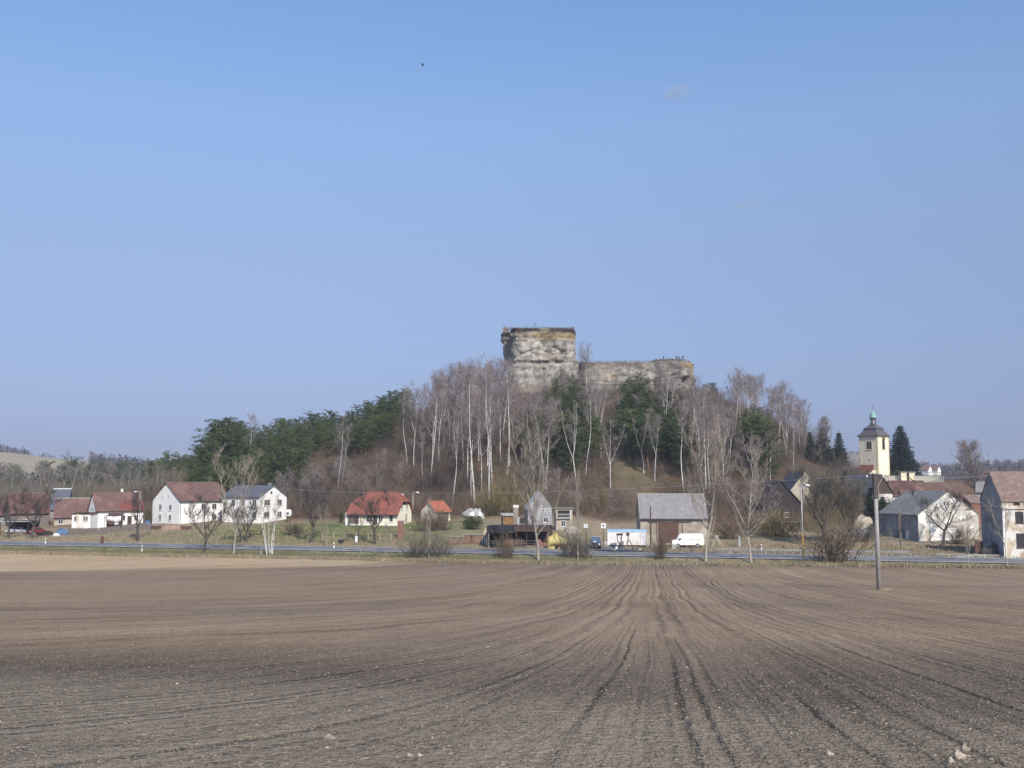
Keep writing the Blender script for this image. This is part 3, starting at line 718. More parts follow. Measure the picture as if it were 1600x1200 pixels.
def proto(kind, seed, h, m_trunk, m_twig, **k):
    """leafless tree of height h. Returns (trunk mesh, crown mesh, h)."""
    rng = random.Random(seed); tr = MB(); br = MB(); tw = Twigs()
    r0 = k.get('r', .16); lean = k.get('lean', .04); fork = k.get('fork'); first = k.get('first', .45)
    def stem(base, d, L, ra, rb, nb, f0, lvl, spread, lvl_r=1.0):
        n = max(5, int(L/1.4)); pts = [Vector(base)]; q = Vector(base); d = Vector(d).normalized()
        for i in range(n):
            d = (d + Vector((rng.gauss(0,k.get('wob', .05)), rng.gauss(0,k.get('wob', .05)), .09))).normalized(); q = q + d*L/n; pts.append(q.copy())
        rad = [ra+(rb-ra)*(i/n)**.8 for i in range(n+1)]
        if lvl == 0: rad[0] *= 1.35
        tr.tube(pts, rad, 7 if lvl == 0 else 5, cap=False)
        for j in range(nb):
            t = f0+(1-f0)*((j+rng.random())/nb)**.9
            p, dd = lerp_pts(pts, min(t, .99)); a = rng.uniform(0, 2*PI)
            el = k.get('elev', 55)+rng.uniform(-14, 14)
            l = spread*(1-(t-f0)/(1-f0)*.62)*rng.uniform(.7, 1.25)
            rr_ = max(.03, (ra+(rb-ra)*t)*.5)
            mbx = tr if (k.get('limbs_white', True) and rr_ > k.get('lw', .036)) else br
            bp, bd = branch(mbx, p, v3(a, R(el)), l, rr_, .014, rng, 5, k.get('up', .35), k.get('bw', .12), 4)
            for s_ in range(k.get('nsub', 4)):
                p2, d2 = lerp_pts(bp, rng.uniform(.25, .95))
                q2 = (d2+.85*Vector((rng.gauss(0,.6), rng.gauss(0,.6), rng.gauss(0,.4)+k.get('up', .35)*.6))).normalized()
                sp2, _ = branch(br, p2, q2, l*rng.uniform(.3, .55), max(rr_*.4, .016), .008, rng, 3, k.get('up', .35)*.6, .15, 3)
                spray(tw, sp2, k.get('ntw', 5), k.get('twl', .9), k.get('tww', .014), rng, .8, k.get('droop', .1))
            spray(tw, bp, k.get('ntw', 5)+2, k.get('twl', .9), k.get('tww', .014), rng, .9, k.get('droop', .1), .4)
        spray(tw, pts[-3:], 8, k.get('twl', .9), k.get('tww', .014), rng, .6, .3)
        return pts
    stems = k.get('stems', 1)
    for s_ in range(stems):
        a = 2*PI*s_/stems+rng.random(); b0 = v3(a, 0)*(.0 if stems == 1 else k.get('gap', .4))
        tilt = Vector((rng.gauss(0,lean), rng.gauss(0,lean), 1)) if stems == 1 else v3(a, R(k.get('tilt', 76)))
        hh = h*rng.uniform(.82, 1) if stems > 1 else h
        if fork:
            fh = hh*fork; pts = stem(b0, tilt, fh, r0, r0*.72, k.get('low', 0), .6, 0, k['spread'])
            nf = k.get('nf', 2); a0 = rng.uniform(0, 2*PI)
            for f_ in range(nf):
                aa = a0+2*PI*f_/nf+rng.uniform(-.4, .4); el = R(k.get('fel', 68)+rng.uniform(-8, 8))
                stem(pts[-1], v3(aa, el), (hh-fh)*rng.uniform(.88, 1.08), r0*.58, .02, int(k['nb']/nf)+1, .12, 1, k['spread']*.72)
        else:
            stem(b0, tilt, hh, r0, .02, k['nb'], first, 0, k['spread'])
    t_me = tr.mesh(kind+'_trunk', m_trunk, True)
    Vt, Ft = tw.arrays(seed); n0 = len(br.v)
    if n0:
        Vb = np.array(br.v); allV = np.concatenate([Vb, Vt]); F4 = [f for f in br.f if len(f) == 4]
        c_me = np_mesh(kind+'_crown', allV, None, np.concatenate([np.array(F4), Ft+n0]), m_twig)
    else: c_me = np_mesh(kind+'_crown', Vt, None, Ft, m_twig)
    top = max(v[2] for v in tr.v)
    PROTOS.setdefault(kind, []).append((t_me, c_me, max(top, h*.9)+.5))
def clump_tris(rng, c, rx, rz, n, size):
    P = rng.normal(size=(n,3)); P /= np.linalg.norm(P, axis=1)[:, None]; P *= (rng.rand(n,1)**.4)
    P = P*np.array([rx,rx,rz])+c
    a = rng.normal(size=(n,3)); a /= np.linalg.norm(a, axis=1)[:, None]; b = rng.normal(size=(n,3)); b = np.cross(a, b); b /= np.linalg.norm(b, axis=1)[:, None]
    a[:, 2] *= .7
    s = size*(.6+.8*rng.rand(n,1))
    return np.stack([P-a*s*.5-b*s*.22, P+a*s*.1+b*s*.30, P+a*s*.75], 1).reshape(-1,3)
def pine(seed, h, width, crown0=.35, nlay=11, m=None, dens=1.0, conic=False):
    rng = np.random.RandomState(seed); rg_ = random.Random(seed)
    tr = MB(); pts = [Vector((0,0,-.3))]; q = Vector((0,0,-.3))
    for i in range(7):
        q = q+Vector((rg_.gauss(0,.12), rg_.gauss(0,.12), (h*.97+.3)/7)); pts.append(q.copy())
    tr.tube(pts, [.19-.165*i/7 for i in range(8)], 7, cap=False)
    T = []
    for j in range(nlay):
        t = crown0+(1-crown0)*(j+.3)/nlay; p, _ = lerp_pts(pts, min(t, .99))
        prof = (1-(t-crown0)/(1-crown0))
        rad = width*(.30+.80*math.sin(min(1, .25+prof*1.05)*PI*.62))*(1 if not conic else .35+prof)
        nb = 5 if prof > .15 else 3
        a0 = rg_.uniform(0, 6.28)
        for i in range(nb):
            a = a0+2*PI*i/nb+rg_.uniform(-.35, .35); l = rad*rg_.uniform(.6, 1.12)
            bp, _ = branch(tr, p, v3(a, R(8+25*(1-prof))), l, .05, .012, rg_, 4, .25, .1, 3)
            for c_ in range(3):
                e, _ = lerp_pts(bp, .42+.29*c_)
                e = e+Vector((rg_.gauss(0,.2), rg_.gauss(0,.2), .12+rg_.gauss(0,.1)))
                T.append(clump_tris(rng, np.array(e), (.8*rg_.uniform(.7, 1.3)), .30*rg_.uniform(.8,1.3), int(34*dens), .34))
    T.append(clump_tris(rng, np.array(pts[-1]), .45, .6, 40, .34))
    V = np.concatenate(T)
    return tr.mesh('pine_trunk', M['pine_bark'], True), np_mesh('pine_crown', V, np.arange(len(V)).reshape(-1,3), None, m), h+.3
def spruce(seed, h, width):
    rng = np.random.RandomState(seed); rg_ = random.Random(seed); tr = MB()
    tr.tube([(0,0,-.3),(0,0,h*.5),(0,0,h)], [.22,.12,.02], 7, cap=False); T = []
    nl = int(h/.55)
    for j in range(nl):
        z = h*(.06+.93*j/nl); rad = width*(1-j/nl)**.8*rg_.uniform(.92, 1.08)+.15; nb = 13 if rad > 1.2 else 7
        a0 = rg_.uniform(0, 6)
        for i in range(nb):
            a = a0+2*PI*i/nb+rg_.uniform(-.2,.2); l = rad*rg_.uniform(.75, 1.12)
            e = Vector((0,0,z))+v3(a, R(-12))*l; tr.tube([(0,0,z), tuple(e)], [.03,.008], 3, cap=False)
            nn = max(2, int(l/.45))
            for c_ in range(nn):
                q = Vector((0,0,z)).lerp(e, (c_+1)/nn)+Vector((0,0,-.08))
                T.append(clump_tris(rng, np.array(q), (.36), .24, 15, .36))
    T.append(clump_tris(rng, np.array([0,0,h]), .12, .4, 14, .25))
    V = np.concatenate(T)
    return tr.mesh('spruce_trunk', M['dark_bark'], True), np_mesh('spruce_crown', V, np.arange(len(V)).reshape(-1,3), None, M['spruce_needles']), h+.2
for i in range(4): proto('birch_tree', 10+i, 16, M['birch_bark'], M['birch_twig'], spread=4.6, nb=19, first=.40, elev=52, up=.30, droop=-.05, ntw=5, nsub=5, twl=1.1, tww=.019, r=.115, lean=.02, wob=.04)
for i in range(3): proto('birch_tree', 20+i, 16, M['birch_bark'], M['birch_twig'], spread=4.4, nb=20, fork=.42, fel=76, elev=50, up=.3, droop=-.1, ntw=5, nsub=5, twl=1.1, tww=.019, r=.12, lean=.02, wob=.05)
for i in range(2): proto('birch_tree', 30+i, 16, M['birch_bark'], M['birch_twig'], spread=4.2, nb=17, fork=.36, nf=3, fel=70, elev=50, up=.4, droop=0, ntw=6, nsub=4, twl=.9, tww=.020, r=.13, lean=.03)
for i in range(2): proto('birch_tree', 35+i, 16, M['birch_bark'], M['birch_twig'], spread=3.6, nb=15, first=.5, elev=60, up=.2, droop=-.05, ntw=6, nsub=4, twl=.9, tww=.019, r=.10, lean=.03, wob=.05)
for i in range(4): proto('forest_tree', 40+i, 13, M['dark_bark'], M['birch_twig'], spread=4.2, nb=16, first=.2, elev=48, up=.3, droop=.1, ntw=5, nsub=5, twl=.9, tww=.019, r=.11, limbs_white=False, lean=.03)
for i in range(3): proto('ash_tree', 50+i, 15, M['ash_bark'], M['ash_twig'], spread=5.4, nb=26, fork=.30, nf=3, fel=72, low=5, elev=46, up=.8, droop=.4, ntw=5, nsub=5, twl=.95, tww=.015, r=.15, lean=.02)
for i in range(3): proto('fruit_tree', 60+i, 7, M['dark_bark'], M['dark_twig'], spread=3.4, nb=20, fork=.28, nf=3, fel=48, elev=38, up=.45, droop=.25, ntw=7, nsub=6, twl=.65, tww=.014, r=.19, lean=.07, wob=.10, bw=.2, limbs_white=True)
proto('willow_tree', 70, 12, M['dark_bark'], M['willow_twig'], spread=7.5, nb=60, fork=.22, nf=4, fel=52, elev=40, up=.6, droop=.35, ntw=9, nsub=7, twl=1.3, tww=.021, r=.32, bw=.15)
proto('young_tree', 80, 6, M['ash_bark'], M['ash_twig'], spread=1.9, nb=18, first=.25, elev=55, up=.5, droop=.3, ntw=4, nsub=3, twl=.5, tww=.010, r=.07)
proto('young_tree', 81, 6, M['ash_bark'], M['ash_twig'], spread=2.2, nb=14, fork=.3, nf=2, elev=45, up=.5, droop=.2, ntw=4, nsub=4, twl=.5, tww=.010, r=.08)
proto('thin_birch', 85, 9, M['birch_bark'], M['ash_twig'], stems=5, gap=.45, tilt=81, spread=1.5, nb=10, first=.5, elev=58, up=.4, droop=.1, ntw=4, nsub=2, twl=.6, tww=.011, r=.09)
proto('round_tree', 90, 13, M['dark_bark'], M['birch_twig'], spread=6.4, nb=56, first=.18, elev=42, up=.5, droop=.3, ntw=7, nsub=6, twl=1.0, tww=.022, r=.3)
for i in range(4): PROTOS.setdefault('pine_tree', []).append(pine(100+i, 13, 3.4, [.18,.26,.36,.12][i], 12, M['pine_needles']))
for i in range(2): PROTOS.setdefault('pine_tree', []).append(pine(110+i, 13, 3.5, [.16,.24][i], 12, M['pine_needles_light']))
for i in range(3): PROTOS.setdefault('spruce_tree', []).append(spruce(120+i, 12, [2.6,2.9,2.4][i]))
PROTOS['big_spruce'] = [spruce(130, 16, 4.2)]
def bush_mesh(seed, h, w, n, m, tww=.014):
    rng = random.Random(seed); br = MB(); tw = Twigs()
    for i in range(n):
        a = rng.uniform(0, 6.28); el = R(rng.uniform(38, 86)); L = h*rng.uniform(.6, 1.1)
        bp, _ = branch(br, (rng.gauss(0,w*.16), rng.gauss(0,w*.16), -.05), v3(a, el), L, .03, .008, rng, 4, .15, .14, 3)
        spray(tw, bp, 7, h*.32, tww, rng, .7, .15, .2, 2)
    Vt, Ft = tw.arrays(seed); Vb = np.array(br.v); n0 = len(Vb)
    return np_mesh('bush', np.concatenate([Vb, Vt]), None, np.concatenate([np.array([f for f in br.f if len(f)==4]), Ft+n0]), m)
BUSH = {'brown': [bush_mesh(200+i, 2.6, 2.6, 70, M['bush_twig']) for i in range(2)], 'olive': [bush_mesh(210, 3, 3, 70, M['olive_twig'], .018)], 'grey': [bush_mesh(220, 2.8, 3.2, 60, M['willow_twig'], .015)]}
count_kind = {}
def plant(kind, base, h, label, group=None, rz=None, i=None, cat='tree', wx=1.0, rnd=random.Random(7)):
    lst = PROTOS[kind]; n = count_kind.get(kind, 0); count_kind[kind] = n+1
    t, c, ph = lst[(n if i is None else i) % len(lst)]
    name = {'big_spruce': 'spruce_tree', 'round_tree': 'forest_tree', 'thin_birch': 'birch_tree'}.get(kind, kind)
    o = empty(name, label, cat, tuple(base), rnd.uniform(0, 2*PI) if rz is None else rz, group)
    s = h/ph; o.scale = (s*wx, s*wx, s)
    link('trunk', t, o); link('crown', c, o)
    return o
def plant_px(kind, xb, yb, yt, label, group=None, Y=None, **kw):
    b = at(xb, Y, yb) if Y else hit(xb, yb)
    h = W(xb, yt, b.y).z-b.z
    b.z -= .15
    return plant(kind, b, h, label, group, **kw)
def bush(kind, px, py, h, w, label, i=0, rz=0.0, Y=None):
    b = hit(px, py) if Y is None else at(px, Y, py)
    o = link('bush', BUSH[kind][i % len(BUSH[kind])]); o.location = b; o.scale = (w/3.6, w/3.6, h/2.7); o.rotation_euler = (0,0,rz)
    tag(o, label, 'bush'); return o

def zone(px, tab):
    for x1, t in tab:
        if px < x1: return t
    return tab[-1][1]
BZ = [(450,'above the right white farmhouse'),(500,'between the white houses and the cottage'),(560,'above the left half of the cottage roof'),(655,'above the cottage chimney'),(684,'above the small garage'),(712,'just right of the small garage'),(740,'above the wood stacks'),(765,'above the yellowish bush'),(801,'below the left edge of the rock tower'),
      (835,'right below the rock tower'),(870,'above the grey gabled house'),(912,'left of the grassy clearing'),(960,'in the grassy clearing'),(1015,'above the left end of the barn'),(1050,'above the middle of the barn roof'),
      (1090,'below the right end of the long cliff'),(1125,'right of the long cliff'),(1165,'in the tall group right of the cliff'),(1210,'above the thicket right of the barn'),(1240,'above the pale shingled gable'),(1300,'nearest the spruces by the church')]
# hillside birches: (x, base y, top y, form or None)
birches = [
 (528,763,655,9,'slope'),(534,757,668,10,'slope'),(636,721,612,9,'left'),(646,727,602,4,'left'),(663,765,672,10,'left'),(673,752,592,1,'left'),(676,726,585,0,'left'),(693,702,588,2,'left'),
 (706,716,577,10,'left'),(711,717,572,5,'left'),(705,796,640,10,'left'),(731,757,600,0,'left'),(736,782,640,9,'left'),(742,802,580,1,'left'),(752,768,640,3,'left'),(762,728,580,2,'left'),(763,790,574,0,'left'),
 (769,762,592,4,'left'),(782,722,575,3,'left'),(785,692,566,1,'left'),(793,748,580,9,'left'),(796,728,572,2,'left'),(801,705,618,10,'mid'),(829,744,625,3,'mid'),(838,722,618,0,'mid'),(849,760,624,6,'mid'),(853,764,640,1,'mid'),
 (899,758,628,7,'mid'),(915,742,604,9,'mid'),(921,688,546,0,'mid'),(939,716,596,8,'mid'),(954,762,655,8,'mid'),(1005,645,582,8,'mid'),(1006,740,640,7,'mid'),(1023,752,644,4,'mid'),(1038,710,580,5,'mid'),(1042,690,578,6,'mid'),
 (1070,776,618,10,'right'),(1081,709,592,1,'right'),(1103,774,612,2,'right'),(1110,775,640,9,'right'),(1130,754,622,3,'right'),(1148,700,590,0,'right'),(1157,668,578,1,'right'),(1175,692,588,0,'right'),(1204,748,680,8,'right'),
 (1192,714,650,9,'right'),(1218,716,610,3,'right'),(1231,708,600,1,'right'),(1249,710,628,2,'right'),(1240,712,612,4,'right'),(1092,700,606,6,'right'),(1140,730,640,5,'right'),(686,720,588,3,'left'),(724,724,578,1,'left'),(748,720,572,0,'left'),(815,724,622,4,'mid'),(865,724,625,2,'mid'),(970,700,620,1,'mid')]
blab = {'slope': 'slim white birch standing apart on the brown slope above the orange-roofed house',
        'left': 'tall white-stemmed birch in the crowded stand left of the rock tower',
        'mid': 'white-stemmed birch on the slope below the two castle rocks',
        'right': 'white-stemmed birch on the right shoulder of the hill towards the church'}
single = {(705,796): 'tall straight white birch just right of the small orange-roofed garage',
          (921,688): 'tall birch whose top shows against the sky between the two rocks',
          (899,758): 'forked white birch at the left edge of the grassy clearing, trunk bare and bright',
          (954,762): 'low spreading birch with a single bright trunk in the grassy clearing',
          (1070,776): 'slender birch rising from behind the left half of the barn roof ridge',
          (763,790): 'thick bright birch trunk leaning slightly right above the yellowish bush',
          (742,802): 'tall birch standing lowest on the slope above the white rubbish heap',
          (1005,645): 'small bright birch in front of the dark pines under the long cliff'}
for x, yb, yt, f, z in birches:
    lb = single.get((x, yb)); zz = zone(x, BZ); hgt = 'tall' if yb-yt > 135 else 'smaller'
    plant_px('birch_tree', x, yb, yt, lb or hgt+' white-stemmed birch '+zz, None if lb else hgt+' birches '+zz if True else {'slope':'birches above the orange-roofed house','left':'birches left of the rock tower','mid':'birches below the castle rocks','right':'birches on the right shoulder of the hill'}[z], i=f, wx=1.0)
# brown leafless trees filling between
rb = random.Random(21)
def scatter(kind, n, x0, x1, Y0, Y1, h0, h1, label, group, seed, cond=None, wx=1.0, idx=None):
    r = random.Random(seed); k = 0; tries = 0
    while k < n and tries < n*30:
        tries += 1
        px = r.uniform(x0, x1); Y = r.uniform(Y0, Y1)
        p = at(px, Y)
        h = r.uniform(h0, h1)
        topy = 755-(p.z+h-EYE)/Y*F
        if cond and not cond(px, Y, p, topy): continue
        zz = zone(px, BZ)
        plant(kind, p-Vector((0,0,.2)), h, label+' '+zz, group+' '+zz, wx=wx*r.uniform(.85, 1.15), i=None if idx is None else r.choice(idx)); k += 1
def sil(px):   # photographed tree-top line of the hill
    return float(np.interp(px, [290,300,312,330,345,362,380,400,425,440,470,500,540,575,600,632,650,680,760,790,900,905,1000,1090,1115,1160,1195,1240,1270,1290,1310,1340],
                               [735,712,690,668,655,655,668,668,660,648,650,643,640,628,610,610,612,592,575,566,566,600,600,600,600,582,592,604,640,665,690,720]))
ok = lambda px, Y, p, ty: ty > sil(px)-2 and not (925 < px < 1010 and Y < 285)
scatter('forest_tree', 62, 640, 1080, 250, 318, 7, 11, 'leafless brown forest tree', 'leafless trees', 31, ok)
scatter('forest_tree', 46, 1085, 1290, 240, 325, 7, 12, 'leafless brown forest tree', 'leafless trees', 32, ok)
scatter('forest_tree', 40, 430, 640, 225, 275, 6, 9, 'low leafless brown tree on the slope', 'low leafless trees', 33, lambda px, Y, p, ty: ty > 700)
scatter('birch_tree', 24, 650, 900, 270, 330, 12, 16, 'back-row birch', 'back row birches', 34, lambda px, Y, p, ty: sil(px)-6 < ty and not (783 < px < 905 and ty < 622), idx=[0,1,2,3])
scatter('birch_tree', 16, 1100, 1265, 290, 330, 12, 15, 'birch with crown against the sky', 'skyline birches', 35, lambda px, Y, p, ty: sil(px)-4 < ty < sil(px)+40, idx=[0,1,2,3])
scatter('birch_tree', 16, 880, 1110, 262, 310, 11, 15, 'grey-crowned birch in front of the cliff', 'birches in front of the cliff', 36, lambda px, Y, p, ty: ty > 606 and not (935 < px < 1000 and Y < 285))
scatter('birch_tree', 16, 1085, 1260, 235, 290, 10, 14, 'slim birch lower on the right shoulder', 'lower birches of the right shoulder', 37, lambda px, Y, p, ty: ty > 620)
# pines
plab = 'green pine in the dense pine wood on the left flank of the hill'; pg = 'pines of the wood on the left flank'
plant_px('pine_tree', 345, 790, 654, 'tallest dark pine at the left end of the hill above the white farmhouse', Y=262, i=0, wx=1.2)
plant_px('pine_tree', 316, 790, 684, 'dark pine leaning over the lower left edge of the hill wood', Y=258, i=3, wx=1.15)
plant_px('pine_tree', 362, 790, 660, plab, pg, Y=270, i=1)
plant_px('birch_tree', 386, 760, 650, 'purplish birch sticking out of the pine tops at the left end of the hill', Y=285, i=1)
cnt = 0; r5 = random.Random(55)
for px in range(300, 640, 10):
    for row, (off_, dY) in enumerate(((0, 318), (14, 296), (30, 272), (50, 250))):
        if row == 3 and px > 470: continue
        if row == 2 and px > 610: continue
        x_ = px+r5.uniform(-6, 6); Y = dY+r5.uniform(-8, 8)
        if px < 330: Y = min(Y, 285)
        p = at(x_, Y); ty = sil(x_)+off_+r5.uniform(-3, 9)
        h = W(x_, ty, Y).z-p.z
        h = min(max(h, 7), 16.5)
        if W(x_, 755, Y).z + (p.z+h-EYE) > W(x_, sil(x_)-3, Y).z: h = W(x_, sil(x_)-2, Y).z-p.z
        if h < 5: continue
        pz = zone(x_, [(345,'above the roof of the left white farmhouse'),(385,'above the gap between the white farmhouses'),(420,'above the dark blue-grey roof'),(452,'above the right white gable'),(500,'between the white houses and the cottage'),(545,'above the left end of the cottage roof'),(590,'above the middle of the cottage'),(700,'above the cottage chimney')])
        rw = ('skyline pine', 'skyline pines') if row == 0 else (('second-row hill pine', 'second row pines') if row == 1 else (('front-row hill pine', 'front row pines')))
        plant('pine_tree', p-Vector((0,0,.2)), h, rw[0]+' '+pz, rw[1]+' '+pz, wx=r5.uniform(.95, 1.2)); cnt += 1
mid_p = [(625,612,318),(868,590,312),(880,582,312),(893,585,310),(903,592,308),(885,612,300),(872,640,290),(898,620,298),(862,650,285),(985,590,318),(1000,582,318),(1012,590,316),(1030,588,318),(975,620,305),(995,612,305),(1018,612,305),(1005,650,292),(985,655,290),(1038,600,312),(1045,640,300),(1065,640,300),(1050,662,280),(838,608,322),(730,620,310),(745,640,300),(1115,598,320),(1105,625,312),(1120,628,310),(1180,640,300),(1205,642,300),(1192,650,296),(1092,650,300),(700,615,318)]
for i, (x, ty, Y) in enumerate(mid_p):
    p = at(x, Y); h = W(x, ty, Y).z-p.z
    zlb = ('green pine in the clump right of the rock tower', 'pines in the clump right of the rock tower') if 855 < x < 910 else (('green pine in the clump under the long cliff', 'pines in the clump under the long cliff') if 970 < x < 1070 else (('dark pine among the birches on the right shoulder of the hill', 'pines on the right shoulder of the hill') if x > 1080 else ('small pine scattered among the birches near the rock tower', 'small pines near the rock tower')))
    single_p = {1115: 'pointed pine standing clear against the sky right of the long cliff', 625: 'tall pine at the right end of the pine wood, against the sky'}
    lb = single_p.get(x)
    plant('pine_tree', p-Vector((0,0,.2)), min(max(h, 5), 17), lb or zlb[0], None if lb else zlb[1], wx=1.15 if h < 12 else .95)
for (xa, xb, ya, yb, n_, z_i) in ((855,915,598,655,9,0),(960,1070,598,655,14,1),(815,860,630,660,3,2),(1040,1075,640,670,4,2),(1170,1215,640,670,6,3),(890,940,640,668,3,2)):
    rz_ = random.Random(xa)
    for q in range(n_):
        x = rz_.uniform(xa, xb); ty = ya+(yb-ya)*(q+rz_.random())/n_; p = hit(x, ty+rz_.uniform(66, 88)); Y = min(p.y, 318); p = at(x, Y); h = min(W(x, ty, Y).z-p.z, 17)
        if h < 4.5: continue
        zn = [('green pine in the clump right of the rock tower','pines in the clump right of the rock tower'),('green pine in the clump under the long cliff','pines in the clump under the long cliff'),('dark pine amid the mid-slope birches','pines in the middle of the slope'),('dark pine on the right shoulder of the hill','pines on the right shoulder of the hill')][z_i]
        up_ = 'upper ' if ty < (ya+yb)/2 else 'lower '; sd_ = ' at its left' if x < xa+(xb-xa)*.33 else (' at its right' if x > xa+(xb-xa)*.67 else ' in its middle')
        plant('pine_tree', p-Vector((0,0,.2)), h, up_+zn[0]+sd_, up_+zn[1]+sd_, wx=1.15)
# spruces by the church
for x, yb, yt, Y, lb, k, wx in ((1313,760,672,272,'pointed dark spruce nearest the church, left of the tower','spruce_tree',1.15),
        (1288,760,664,266,'pointed dark spruce beside the last birches, second from the church','spruce_tree',1.15),
        (1267,760,671,268,'bluish spruce half hidden behind birch branches, third from the church','spruce_tree',1.1),
        (1250,760,684,272,'spruce furthest from the church, mostly hidden by birch branches','spruce_tree',1.0),
        (1410,765,661,318,'large dark spruce right behind the church tower','big_spruce',1.32),
        (1363,812,757,190,'small green spruce in front of the house below the church','spruce_tree',1.2),
        (1380,815,772,192,'low green spruce beside the brown wooden gable','spruce_tree',1.3)):
    plant_px(k, x, yb, yt, lb, Y=Y, wx=wx)
# roadside and garden trees
for k, x, yb, yt, lb, i, wx in (
  ('ash_tree',365,865,713,'tall bare ash with upswept branches at the field edge before the white houses',0,1.15),
  ('ash_tree',841,875,672,'tall bare ash by the road in front of the grey gabled house',1,1.0),
  ('ash_tree',1103,878,660,'tall bare ash at the field edge in front of the white van',2,1.0),
  ('ash_tree',1174,880,705,'bare ash with many forked pale limbs, right of the barn',0,1.2),
  ('young_tree',903,874,735,'thin bare sapling rising out of the bushes by the blue pickup',0,.6),
  ('young_tree',670,873,775,'thin leaning sapling at the field edge before the small garage',0,.5),
  ('young_tree',603,870,815,'small bare sapling by the road right of the stone culvert',0,.7),
  ('young_tree',1386,882,826,'small bare tree at the field edge beside the concrete pole',1,1.0),
  ('young_tree',1513,878,830,'small thin tree on the verge before the dark red doors',1,1.0),
  ('young_tree',1574,882,775,'bare twisted tree at the road in front of the ruined house',1,.8),
  ('young_tree',1408,842,795,'small bare tree against the shaded wall of the grey-roofed building',0,1.2),
  ('fruit_tree',1474,852,768,'bare spreading tree against the white wall of the grey-roofed building',0,1.15),
  ('fruit_tree',317,866,778,'crooked dark fruit tree at the field edge before the white farmhouse',1,1.0),
  ('fruit_tree',375,848,785,'dark fruit tree beyond the road, left of the wooden table',2,1.1),
  ('fruit_tree',386,847,790,'dark leaning fruit tree beyond the road, beside the wooden table',0,1.1),
  ('fruit_tree',485,849,755,'V-shaped fruit tree beyond the road, left of the orange-roofed house',1,.9),
  ('fruit_tree',585,850,768,'dark spreading tree in front of the orange-roofed house',2,1.0),
  ('fruit_tree',14,842,772,'dark fruit tree with slanting trunk at the far left edge',0,.95),
  ('fruit_tree',50,843,765,'dark fruit tree with thick trunk beside the roadside reflector post at far left',2,1.1),
  ('fruit_tree',215,847,762,'bare tree beside the lamp post left of the white farmhouse',1,.7),
  ('willow_tree',1284,852,742,'big dense grey-brown willow right of the tall street lamp',0,.9),
  ('willow_tree',1330,850,760,'lower dense willow between the street lamp and the concrete pole',0,.8),
  ('thin_birch',421,867,768,'clump of five thin white birch stems at the field edge',0,.85),
  ('fruit_tree',560,842,800,'small bare garden tree in front of the porch of the orange-roofed house',0,.8),
  ('young_tree',510,852,790,'thin bare tree by the road near the reflector post left of the culvert',1,.8),
  ):
    plant_px(k, x, yb, yt, lb, i=i, wx=wx)
for k, x, yt, Y, lb, wx in (('round_tree',1525,694,262,'large round leafless tree on the hill between the church and the ruin',1.0),
     ('round_tree',1290,655,310,'rounded leafless tree behind the spruces at the right end of the hill',.7),
     ('forest_tree',862,735,222,'bare tree behind the grey gabled house',1.2),
     ('forest_tree',888,752,214,'bare tree above the balcony house',1.2),('forest_tree',912,760,212,'bare tree above the blue pickup',1.2),('forest_tree',955,768,208,'bare tree above the site cabin',1.1),('fruit_tree',500,745,225,'dark bare tree on the slope between the white houses and the orange-roofed house',1.0),
     ('fruit_tree',478,760,222,'dark bare tree right of the white farmhouse gable',1.0),
     ('forest_tree',1185,752,205,'bare thicket tree right of the barn roof',1.2),('forest_tree',1150,760,200,'bare thicket tree just behind the barn corner',1.2),
     ('forest_tree',1212,760,193,'bare thicket tree left of the pale shingled gable',1.3),('forest_tree',1188,768,192,'bare thicket tree before the dark timber gable',1.4),('forest_tree',1170,775,192,'low thicket tree before the left slope of the dark timber gable',1.4),('forest_tree',1300,745,250,'bare tree behind the willow left of the church',1.3),('forest_tree',1270,735,262,'bare tree behind the willow below the spruces',1.3),('round_tree',1318,752,215,'bare rounded tree between the willow and the brown wooden gable',.7),('forest_tree',1340,755,240,'bare tree just below the grey roof left of the church',1.1),('forest_tree',1130,748,215,'bare thicket tree above the right end of the barn roof',1.1),
     ('forest_tree',930,770,205,'bare tree on the slope left of the barn',1.0)):
    b = at(x, Y); plant(k, b, W(x, yt, Y).z-b.z, lb, wx=wx)
# left wood
WZ = [(20,'at the left edge of the picture'),(80,'behind the faded dark red barn roof'),(135,'behind the mauve-brown roof'),(180,'behind the left half of the red-patched roof'),(235,'behind the right half of the red-patched roof'),(300,'behind the left white farmhouse')]
wl = 'bare tree in the wood behind the left cluster of houses'; wg = 'bare trees of the wood at far left'
r6 = random.Random(66)
for px in range(-20, 300, 13):
    Y = r6.uniform(330, 420); x_ = px+r6.uniform(-4,4); p = at(x_, Y); ty = r6.uniform(722, 736)
    k = 'birch_tree' if r6.random() < .5 else 'forest_tree'
    wz = zone(px, WZ); plant(k, p, W(x_, ty, Y).z-p.z, ('white-stemmed birch of the left wood ' if k == 'birch_tree' else 'bare brown tree of the left wood ')+wz, ('birches of the left wood ' if k == 'birch_tree' else 'bare trees of the left wood ')+wz, wx=1.3)
for px in range(-14, 300, 10):
    Y = r6.uniform(440, 500); x_ = px+r6.uniform(-4,4)
    if 30 < px < 90 and r6.random() < .5: continue
    p = at(x_, Y); ty = r6.uniform(716, 730)+(8 if px < 30 else 0)
    plant('pine_tree', p, W(x_, ty, Y).z-p.z, 'back pine of the left wood '+zone(px, WZ), 'back pines of the left wood '+zone(px, WZ), wx=1.1)
for x_, ty, Y in ((262,708,300),(280,712,300),(290,712,290),(238,722,320)):
    p = at(x_, Y); plant('pine_tree', p, min(W(x_, ty, Y).z-p.z, 17), 'green pine in the gap between the left wood and the hill', 'pines in the gap left of the hill', wx=1.1)
